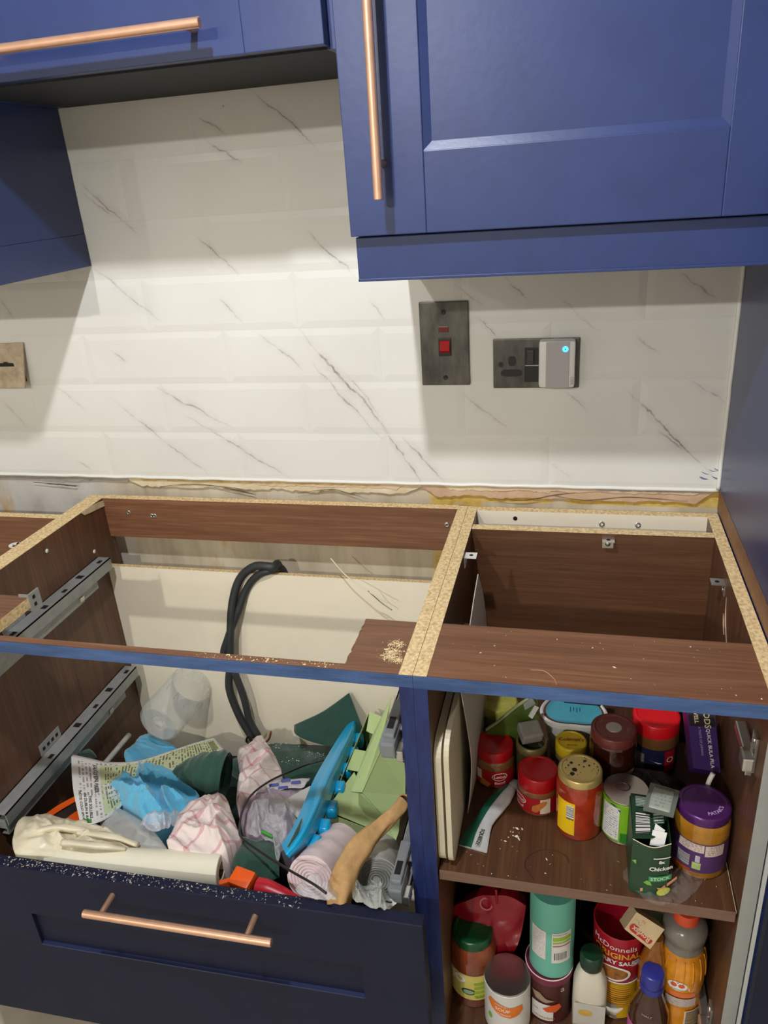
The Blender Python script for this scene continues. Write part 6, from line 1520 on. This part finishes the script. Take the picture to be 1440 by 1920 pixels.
mk('film', patch([[(-0.3639,-0.2997,0.3971),(-0.3404,-0.2721,0.3883),(-0.2884,-0.2583,0.3859)], [(-0.3402,-0.3354,0.4135),(-0.3168,-0.3148,0.4079),(-0.2858,-0.2988,0.4028)]], 14, 8, .001, .003, 60), pbr('white_bag_film', (222, 216, 224), .35, var=.04), pb_, smooth=True)
for q in ([Vector(p)] for p in [(-0.3418,-0.3061,0.4052),(-0.3213,-0.3117,0.4069),(-0.3274,-0.2832,0.3978),(-0.3055,-0.2866,0.3989)]):
    mk('blue_bar', xf(Matrix.Translation(q[0]+Vector((0, -.002, .003))) @ Matrix.Rotation(R(18), 4, 'Z') @ Matrix.Rotation(R(25), 4, 'X'), prism(rrect(-.0095, .0095, -.0030, .0030, .0028), .001)), pbr('royal_blue_print', (64, 74, 150), .4), pb_)
o = mk('white_card', patch([[(-0.295,-0.3723,0.4383),(-0.2813,-0.3446,0.4315),(-0.2652,-0.3154,0.4241)], [(-0.2708,-0.4001,0.4472),(-0.2585,-0.3853,0.4445),(-0.2489,-0.3603,0.4365)], [(-0.2461,-0.4219,0.4512),(-0.2439,-0.4072,0.4465),(-0.2405,-0.3898,0.4419)]], 10, 10, .0008), pbr('grey_white_card', (206, 204, 200), .6, var=.04)); tag(o, 'plain pale grey card leaning behind the blue tray', 'card')
o = mk('bag_clip', tube([(-0.2884,-0.4815,0.4813),(-0.2752,-0.4868,0.481),(-0.265,-0.4896,0.4799)], .0032, n=8, seg=6), pbr('bright_green_clip', (66, 158, 60), .4), smooth=True); tag(o, 'bright green plastic clip under the clear wrap', 'clip')
o = mk('bag_clip', tube([(-0.2251,-0.5761,0.4806),(-0.2118,-0.5834,0.4829)], .0028, n=6, seg=6), pbr('bright_green_clip', (66, 158, 60)), smooth=True); tag(o, 'bright green plastic clip beside the red cone', 'clip')

# ---- blue silicone tray standing on edge
SIL = pbr('turquoise_silicone', (6, 172, 226), .3, var=.06, scale=20, coat=.2)
tr = thing('ice_tray', 'turquoise blue silicone ice tray standing on its edge beside the green carton', 'tray', [(-0.235,-0.3795,0.4326)][0])
eL = [(-0.2327,-0.524,0.5039),(-0.2279,-0.4837,0.501),(-0.234,-0.4175,0.4848),(-0.2425,-0.3452,0.4667),(-0.2462,-0.2686,0.4472),(-0.2487,-0.1815,0.4243),(-0.25,-0.1201,0.4046)]
eM = [(-0.2107,-0.5579,0.5247),(-0.1987,-0.5224,0.5284),(-0.2017,-0.4491,0.5129),(-0.2117,-0.3656,0.4902),(-0.2188,-0.2773,0.4649),(-0.2279,-0.1776,0.433),(-0.2405,-0.1037,0.4064)]
eR = [(-0.2143,-0.5451,0.5056),(-0.1963,-0.4979,0.4985),(-0.1993,-0.4272,0.4799),(-0.2096,-0.3326,0.4536),(-0.2192,-0.2373,0.4271),(-0.2301,-0.144,0.3993),(-0.2429,-0.0796,0.3867)]
mk('tray_face', patch([eL, eM, eR], 40, 16, .003), SIL, tr, smooth=True, sharp=60)
mk('rim', tube([Vector(p)+Vector((0, -.001, .002)) for p in eM], [.0026, .0042, .0042, .0042, .0026], n=50, seg=10), SIL, tr, smooth=True)
mk('rim', tube(eL, [.0018, .003, .003, .0018], n=50, seg=8), SIL, tr, smooth=True)
mk('rim', tube(eR, [.0018, .003, .003, .0018], n=50, seg=8), SIL, tr, smooth=True)
eRc = catmull(eR, 70)
for k in range(7):
    p = eRc[10+k*8]; q = eRc[10+k*8+3]; d = (q-p).normalized()
    M_ = Matrix.Translation(p+Vector((.008, .006, -.010))) @ Matrix.Rotation(math.atan2(d.y, d.x), 4, 'Z')
    mk('ice_cell', xf(M_, box(-.013, .013, -.010, .010, -.012, .010, .006)), SIL, tr, smooth=True)
mk('green_inner_edge', tube([(-0.2122,-0.5471,0.5303),(-0.2086,-0.5181,0.531),(-0.2119,-0.4851,0.5244)], [.001, .003, .001], n=12, seg=6), FELT2, tr, smooth=True)

# ---- pale green open carton
GC = pbr('pale_green_card', (190, 212, 148), .6, var=.03, scale=12)
GCI = pbr('pale_green_card_inside', (150, 168, 112), .7, var=.05, scale=12)
o0 = Vector((-.204, -.401, .455)); ex = Vector((.118, -.001, -.039)); ez = Vector((-.026, -.007, -.078)); ey = Vector((-.004, .298, -.026))
gc_ = thing('green_carton', 'pale green cardboard carton with torn open flaps, right side of the drawer', 'carton', tuple(o0+ez))
def quad(name, pts, mat, th=.0008, par=None):
    P = [Vector(p) for p in pts]; n = (P[1]-P[0]).cross(P[-1]-P[0]).normalized()
    v = [tuple(p) for p in P]+[tuple(p-n*th) for p in P]; k = len(P)
    f = [tuple(range(k)), tuple(range(2*k-1, k-1, -1))]+[(i, k+i, k+(i+1) % k, (i+1) % k) for i in range(k)]
    return mk(name, (v, f), mat, par or gc_)
def bx_(u, v_, w_): return o0+ex*u+ey*v_+ez*w_
quad('front_panel', [bx_(0, 0, 0), bx_(1, 0, 0), bx_(1, 0, 1), bx_(0, 0, 1)], GC)
quad('left_panel', [bx_(0, 0, 0), bx_(0, 1, 0), bx_(0, 1, 1), bx_(0, 0, 1)], GC)
quad('right_panel', [bx_(1, 0, 0), bx_(1, 1, 0), bx_(1, 1, 1), bx_(1, 0, 1)], GC)
quad('back_panel', [bx_(0, 1, 0), bx_(1, 1, 0), bx_(1, 1, 1), bx_(0, 1, 1)], GCI)
quad('bottom_panel', [bx_(0, 0, 1), bx_(1, 0, 1), bx_(1, 1, 1), bx_(0, 1, 1)], pbr('carton_inside_shade', (58, 44, 30), .8))  # dark brown paints the shade down inside the open carton
# top: closed front half, tab, long raised strip and lid standing along the right
quad('top_flap', [(-0.2062,-0.3976,0.4565),(-0.1918,-0.3066,0.4434),(-0.1881,-0.2844,0.4401),(-0.1618,-0.3236,0.435),(-0.1114,-0.3646,0.4221),(-0.0841,-0.4035,0.4166)], GC)
quad('top_tab', [(-0.202,-0.2847,0.4447),(-0.2036,-0.2238,0.4397),(-0.1825,-0.2206,0.4345),(-0.1808,-0.2812,0.4395)], GC)
quad('top_strip', [(-0.1807,-0.3356,0.4434),(-0.1808,-0.2812,0.4395),(-0.1814,-0.224,0.4376),(-0.1795,-0.1758,0.4389),(-0.1601,-0.0815,0.464),(-0.1563,-0.1529,0.4588),(-0.1508,-0.2258,0.4446),(-0.1601,-0.3318,0.4405)], GC)
quad('back_flap', [(-0.1969,-0.1613,0.4328),(-0.2022,-0.1116,0.4406),(-0.1751,-0.1177,0.4364),(-0.1796,-0.169,0.432)], GC)
quad('raised_lid', [(-0.1609,-0.3297,0.4384),(-0.1515,-0.2235,0.4425),(-0.0932,-0.268,0.459),(-0.0811,-0.3302,0.4438),(-0.1102,-0.3688,0.4252)], GCI)
quad('lid_flap', [(-0.1671,-0.332,0.4396),(-0.112,-0.366,0.4234),(-0.1138,-0.3778,0.4251),(-0.1401,-0.3773,0.4338),(-0.1598,-0.3592,0.4397)], GCI)
quad('end_tongue', [(-0.1111,-0.3656,0.4231),(-0.0897,-0.3294,0.4317),(-0.0802,-0.3936,0.4239),(-0.0828,-0.409,0.4177)], GC)

# ---- rolled brown paper
BP = pbr('brown_kraft_paper', (188, 150, 102), .95, var=.16, scale=60, bump=.9, bscale=45, spec=.15, stretch=(1, 1, .5))
bp3 = thing('paper_tube', 'twisted roll of brown kraft paper standing at the front right of the drawer', 'paper', [(-0.1137,-0.6046,0.5047)][0])
TPx = [(-0.0508,-0.4557,0.557),(-0.0598,-0.4739,0.5529),(-0.0805,-0.4971,0.5403),(-0.1003,-0.526,0.5345),(-0.1116,-0.5627,0.5263),(-0.1165,-0.5916,0.5155),(-0.1203,-0.607,0.4954)]
mk('twisted_paper', tube(TPx, [.0105, .0100, .0125, .0165, .0175, .0200, .0215], n=70, seg=28, wob=.32, seed=3, flat=.8, cap=False, wf=.07), BP, bp3, smooth=True)
tcv = catmull(TPx, 46); dd = Vector((.25, -.45, .86)).normalized()
MO = Matrix.Translation(tcv[0]-dd*.002) @ dd.to_track_quat('Z', 'Y').to_matrix().to_4x4()
mk('open_end', xf(MO, lathe([(.0100, -.012), (.0112, .004), (.0106, .0052), (.0092, .004), (.0084, -.004)], seg=24, cap=False)), BP, bp3, smooth=True)
mk('hollow', xf(MO, lathe([(.0090, .001), (.006, -.006), (0, -.010)], seg=20, cap=False)), pbr('brown_paper_shade', (96, 64, 40), .85), bp3, smooth=True)  # darker kraft brown paints the shade inside the tube end

# ---- bin-bag rolls
def roll(name, label, a, b_, r, mat, endmat, turns=9, r0=.008, cat='roll', grp=None, wob=.06, sq=1.0):
    a, b_ = Vector(a), Vector(b_); ax_ = (b_-a); n = ax_.length
    t = thing(name, label, cat, tuple(a), grp)
    M_ = Matrix.Translation(a) @ ax_.to_track_quat('Z', 'Y').to_matrix().to_4x4()
    C = [a.lerp(b_, i/8) for i in range(9)]
    mk('roll_body', tube(C, r, n=16, seg=40, wob=wob, seed=r*100), mat, t, smooth=True, sharp=60)
    sp = []
    for i in range(turns*16+1):
        th_ = 2*math.pi*i/16; q = r0+(r*.97-r0)*i/(turns*16); q *= 1+.05*math.sin(th_*2+i*.02)
        sp.append(M_ @ Vector((q*math.cos(th_), q*math.sin(th_), -.0006)))
    mk('spiral_end', tube(sp, .0013, n=turns*24, seg=5), endmat, t, smooth=True)
    return t, M_
PINKW = pbr('pinkish_white_film', (226, 208, 208), .35, var=.06, scale=40, bump=.5, bscale=50)
roll('bin_bag_roll', 'fat roll of pinkish white bin bags under the blue tray', [(-0.1735,-0.568,0.495)][0], [(-0.1639,-0.4525,0.441)][0], .036, PINKW, pbr('pink_film_edge', (220, 196, 198), .4), 6, .006, grp='bin bag rolls')
GREYF = film('grey_clear_bags', (196, 198, 194), .8, .2, .4, 50)
roll('bin_bag_roll', 'roll of grey translucent bin bags under the green carton', [(-0.0811,-0.5372,0.4781)][0], [(-0.0966,-0.4596,0.4433)][0], .034, pbr('grey_bag_film', (170, 170, 164), .3, var=.1, scale=40), pbr('grey_film_edge', (128, 128, 122), .35), 7, .006, grp='bin bag rolls')
o = mk('clear_bag', sheet([(-0.1002,-0.5848,0.5033),(-0.0834,-0.5707,0.4988),(-0.0624,-0.5722,0.4963),(-0.0436,-0.5876,0.4992),(-0.0447,-0.6139,0.5077),(-0.0704,-0.6177,0.5109),(-0.0906,-0.6142,0.5127)], .012, .016, 60, 7.3, .0004, crease=1.3), film('clear_bag_film', (206, 210, 202), .42, .08, .9, 70), smooth=True)
tag(o, 'crumpled clear plastic bag at the front right corner of the drawer', 'film')
o = mk('clear_wrap', sheet([(-0.1799,-0.6072,0.5175),(-0.167,-0.5859,0.5147),(-0.1328,-0.5905,0.5161),(-0.1145,-0.6183,0.521),(-0.1386,-0.6218,0.5202),(-0.1674,-0.6192,0.5193)], .008, .012, 70, 1.9, .0004, crease=1.2), film('shiny_clear_wrap', (228, 226, 230)), smooth=True)
tag(o, 'scrap of clear wrap in front of the pinkish bin bag roll', 'film')
o = mk('paper_scrap', patch([[(-0.0576,-0.603,0.5042),(-0.0409,-0.5862,0.5088)], [(-0.0485,-0.6094,0.5012),(-0.034,-0.5853,0.4985)]], 6, 5, .0006, .002, 60), WHITE); tag(o, 'white paper scrap at the front right corner of the drawer', 'paper')
o = mk('black_strip', tube([(-0.0721,-0.6124,0.5072),(-0.0607,-0.6053,0.5169),(-0.0398,-0.6004,0.5133)], [.003, .006, .002], n=14, seg=8, flat=.4), BLACK, smooth=True); tag(o, 'black plastic strip beside the white paper scrap', 'strip')

# ---- orange and red plastic pieces
ORG_ = pbr('bright_orange_plastic', (236, 92, 22), .4, var=.06)
oc = thing('orange_clip', 'bright orange plastic clip at the front of the drawer beside the paper roll', 'clip', [(-0.2625,-0.6083,0.5158)][0])
p = Vector([(-0.2774,-0.5814,0.4872)][0])
mk('clip_body', xf(Matrix.Translation(p) @ Matrix.Rotation(R(-12), 4, 'Z') @ Matrix.Rotation(R(14), 4, 'X'), box(-.018, .018, -.014, .014, -.012, .010, .004)), ORG_, oc, smooth=True, sharp=50)
mk('clip_tab', xf(Matrix.Translation(p+Vector((-.024, -.006, -.006))) @ Matrix.Rotation(R(30), 4, 'Z'), box(-.012, .010, -.004, .004, -.010, .008, .002)), ORG_, oc)
o = mk('red_cone', tube([(-0.254,-0.5825,0.4776),(-0.2379,-0.5839,0.478),(-0.2115,-0.5873,0.4741),(-0.1811,-0.5898,0.4679)], [.0150, .0145, .0120, .0060], n=24, seg=24), pbr('red_plastic', (196, 26, 44), .35, var=.06), smooth=True, sharp=60)
tag(o, 'red plastic cone lying against the drawer front', 'cone')
ot = thing('orange_packet', 'black and orange striped packet under the crumpled gloves on the left', 'packet', [(-0.6618,-0.4833,0.4659)][0])
mk('packet', patch([[(-0.6842,-0.5175,0.4718),(-0.6769,-0.4777,0.4641),(-0.6576,-0.4431,0.461)], [(-0.6617,-0.5357,0.4676),(-0.6377,-0.5049,0.4608),(-0.621,-0.4752,0.4583)]], 10, 6, .004), pbr('black_packet_film', (44, 38, 34), .4), ot)
mk('orange_stripe', patch([[(-0.6867,-0.5168,0.4756),(-0.6788,-0.4767,0.4677),(-0.6596,-0.442,0.4646)], [(-0.6725,-0.5239,0.4778),(-0.6648,-0.4867,0.4699),(-0.6472,-0.453,0.4672)]], 10, 3, .0005), ORG_, ot)
mk('orange_stripe', patch([[(-0.6447,-0.5286,0.4754),(-0.6405,-0.4999,0.4712),(-0.6335,-0.4769,0.4678)], [(-0.6235,-0.5414,0.4754),(-0.6152,-0.5132,0.4694),(-0.6076,-0.4996,0.4691)]], 10, 3, .0005), ORG_, ot)

# ---- vinyl gloves and translucent film
GL = pbr('cream_vinyl_glove', (226, 216, 188), .35, var=.06, scale=30, bump=.35, bscale=45)
glf = lambda pts, r: tube(pts, r, n=26, seg=12, flat=.5, wob=.3, seed=5, wf=.12)
o = mk('vinyl_gloves', join(glf([(-0.5754,-0.5521,0.4999),(-0.5337,-0.5539,0.5045),(-0.501,-0.5528,0.5021),(-0.4688,-0.5556,0.497)], [.012, .012, .010, .008]), glf([(-0.5777,-0.5865,0.5149),(-0.535,-0.5849,0.5164),(-0.5029,-0.5779,0.5101),(-0.48,-0.5704,0.5017)], [.012, .011, .010, .006]), glf([(-0.6354,-0.5745,0.5151),(-0.6083,-0.5578,0.5117),(-0.5749,-0.5506,0.5054),(-0.5542,-0.5409,0.4943)], [.010, .013, .011, .006]), heap([(-0.69,-0.5646,0.4999),(-0.7027,-0.5308,0.4871),(-0.6772,-0.5111,0.4788),(-0.6293,-0.5165,0.4825),(-0.5901,-0.5207,0.4838),(-0.5492,-0.5248,0.4831),(-0.5165,-0.5255,0.4754),(-0.4908,-0.5263,0.4736),(-0.4724,-0.5578,0.4837),(-0.5097,-0.5603,0.4865),(-0.5341,-0.5739,0.4908),(-0.5532,-0.5875,0.4952),(-0.582,-0.6005,0.4994),(-0.6227,-0.6103,0.5025),(-0.6533,-0.611,0.5067)], .008, .015, 40, 3.6, .03, dirv=(.5, .9), crease=1.0)), GL, smooth=True)
tag(o, 'crumpled pair of cream vinyl gloves in the left front corner of the drawer', 'gloves')
o = mk('plastic_film', sheet([(-0.6099,-0.4474,0.4664),(-0.5785,-0.4595,0.4682),(-0.5256,-0.4801,0.4728),(-0.4744,-0.5066,0.4773),(-0.4379,-0.5343,0.4822),(-0.4188,-0.555,0.4848),(-0.465,-0.561,0.4827),(-0.5208,-0.5445,0.4804),(-0.5668,-0.5133,0.4815)], .006, .006, 30, 4.4, .0005, crease=.6), film('milky_film', (206, 206, 202), .75, .3, .3, 30), smooth=True)
tag(o, 'milky translucent plastic film between the gloves and the blue cloth', 'film')
o = mk('clear_wrap', sheet([(-0.4839,-0.5202,0.5027),(-0.47,-0.4841,0.4861),(-0.4397,-0.4694,0.4764),(-0.4208,-0.4835,0.4759),(-0.4362,-0.5127,0.4903),(-0.4559,-0.531,0.5011)], .006, .012, 60, 6.6, .0004, crease=1.2), film('shiny_clear_wrap', (228, 226, 230)), smooth=True)
tag(o, 'scrap of shiny clear wrap just under the blue cloth', 'film')

# ---- roll of white paper towels
a, b_ = Vector([(-0.6066,-0.5941,0.476)][0]), Vector([(-0.3232,-0.5617,0.476)][0])
t_, M_ = None, None
pr = thing('paper_roll', 'long white paper roll lying behind the drawer front', 'roll', tuple(a))
ax_ = b_-a; n_l = ax_.length
MR = Matrix.Translation(a) @ ax_.to_track_quat('Z', 'Y').to_matrix().to_4x4()
mk('paper', xf(MR, lathe([(.0130, 0), (.0255, 0), (.0265, .001), (.0265, n_l-.001), (.0255, n_l), (.0135, n_l), (.0130, n_l-.002), (.0130, .002)], seg=48, cap=False)), pbr('cream_white_paper', (232, 226, 204), .8, var=.03, scale=14, bump=.1, bscale=60), pr, smooth=True, sharp=40)
mk('cardboard_core', xf(MR, lathe([(.0128, .001), (.0128, n_l-.001), (.0108, n_l-.001), (.0108, n_l-.03), (0, n_l-.03)], seg=40, cap=False)), pbr('brown_core_card', (112, 84, 60), .8), pr, smooth=True, sharp=40)
mk('loose_edge', xf(MR, tube([(.0268*math.cos(R(30)), .0268*math.sin(R(30)), .02), (.0268*math.cos(R(30)), .0268*math.sin(R(30)), n_l-.02)], .0004, n=4, seg=4)), pbr('cream_white_paper', (232, 226, 204)), pr)

# ---- thin black flex looping over the pile
o = mk('thin_cable', tube([(-0.2667,-0.2181,0.401),(-0.2999,-0.2276,0.394),(-0.3275,-0.2582,0.3988),(-0.3461,-0.3163,0.4244),(-0.3569,-0.3702,0.4417),(-0.3456,-0.4302,0.4649),(-0.3222,-0.4904,0.4881),(-0.3021,-0.5195,0.5024),(-0.2546,-0.5535,0.5183),(-0.1933,-0.5954,0.5417),(-0.1461,-0.623,0.5556),(-0.1218,-0.6342,0.5541)], .0019, n=120, seg=8), BLACK, smooth=True)
tag(o, 'thin black cable looping across the things in the drawer', 'cable')

# ================================================================== CABLES BEHIND, WIRE, SAWDUST
CB = pbr('dark_grey_rubber_cable', (52, 54, 54), .5, var=.1, scale=30)
pc = thing('power_cable', 'thick black twin power cable hooked over the cream back panel', 'cable', (-.5, -.10, .35))
c1 = [(-.385, -.030, .66), (-.388, -.045, .735)]+[(-0.3867,-0.075,0.7487),(-0.4258,-0.075,0.7478),(-0.4629,-0.075,0.7175)]+[(-0.4832,-0.085,0.6656)]+[(-0.4925,-0.1,0.5969),(-0.5045,-0.1,0.5226),(-0.5172,-0.1,0.4592),(-0.5057,-0.1,0.3892),(-0.4823,-0.1,0.3259)]
c2 = [(-.375, -.034, .66), (-.380, -.047, .728)]+[(-0.3969,-0.073,0.7386),(-0.4253,-0.073,0.7248),(-0.4535,-0.073,0.6921)]+[(-0.4765,-0.085,0.6405)]+[(-0.4984,-0.1,0.5899),(-0.516,-0.1,0.5418)]+[(-0.4982,-0.1,0.5),(-0.4862,-0.1,0.4343),(-0.4823,-0.1,0.3774),(-0.4683,-0.1,0.3351)]
mk('cable_core', tube(c1, .0086, n=110, seg=14), CB, pc, smooth=True)
mk('cable_core', tube(c2, .0080, n=110, seg=14), CB, pc, smooth=True)
for pts, col in (([(-0.4841,-0.105,0.3343),(-0.4704,-0.105,0.3242),(-0.4537,-0.105,0.3353),(-0.444,-0.105,0.3512)], (150, 150, 96)), ([(-0.4747,-0.105,0.3296),(-0.4584,-0.105,0.3198),(-0.4414,-0.105,0.3339),(-0.4334,-0.105,0.3554)], (120, 72, 46)), ([(-0.4873,-0.107,0.3415),(-0.4952,-0.107,0.3227),(-0.481,-0.107,0.3156)], (44, 40, 36))):
    mk('bare_core', tube(pts, .0024, n=16, seg=8), pbr('core_%d' % col[0], col, .4), pc, smooth=True)
wi = thing('loose_wire', 'thin white wire sticking up from the cream back panel', 'wire', (-.27, -.07, .72))
mk('wire', tube([(-0.2601,-0.085,0.7796)]+[(-0.2263,-0.1,0.7511)]+[(-0.1818,-0.115,0.7297)]+[(-0.1555,-0.12,0.7157),(-0.1425,-0.12,0.7096)], .0012, n=30, seg=6), pbr('white_wire', (232, 222, 196), .4), wi, smooth=True)
mk('wire', tube([(-0.1809,-0.118,0.7315)]+[(-0.1617,-0.1,0.6965),(-0.1416,-0.1,0.6813)], .0011, n=16, seg=6), pbr('grey_wire', (170, 158, 134), .4), wi, smooth=True)

random.seed(8)
def topedge():
    u = random.random()**1.6
    x = -.385+.60*u; y = .002+.017*random.random(); p = MD @ Vector((x, y, fz1)); return (p.x, p.y, p.z)
crumbs('grey sawdust and grit along the top edge of the drawer front', 620, topedge, .0004, .0014, pbr('grey_grit', (182, 172, 160), .9, var=.2, scale=200), name='grit')
sd_c = [(-0.0362,-0.4891,0.87),(-0.0373,-0.5069,0.87),(-0.024,-0.5248,0.87),(-0.0381,-0.5194,0.87)]
def dustp():
    c = random.choice(sd_c); return (c[0]+random.gauss(0, .006), c[1]+random.gauss(0, .004), .8701)
def dustin():
    while True:
        p = dustp()
        if p[0] < -.0195 and p[1] < -.434: return p
crumbs('little heaps of pale sawdust on the sawn rail beside the middle panels', 1100, dustin, .0003, .0010, SAW, name='sawdust')
crumbs('pale sawdust along the sawn edge of the narrow rail', 150, lambda: (-.30+random.random()*.20, -.553+.010*random.random(), .8701), .0003, .0013, SAW, name='sawdust')
crumbs('pale crumbs scattered on the wide brown rail of the right cabinet', 40, lambda: (.03+.38*random.random(), -.545+.11*random.random(), .8701), .0004, .0013, CR)
random.seed(77)
crumbs('white flecks sprinkled over the green felt', 130, felt_fleck, .0004, .0012, WSP, name='flecks')
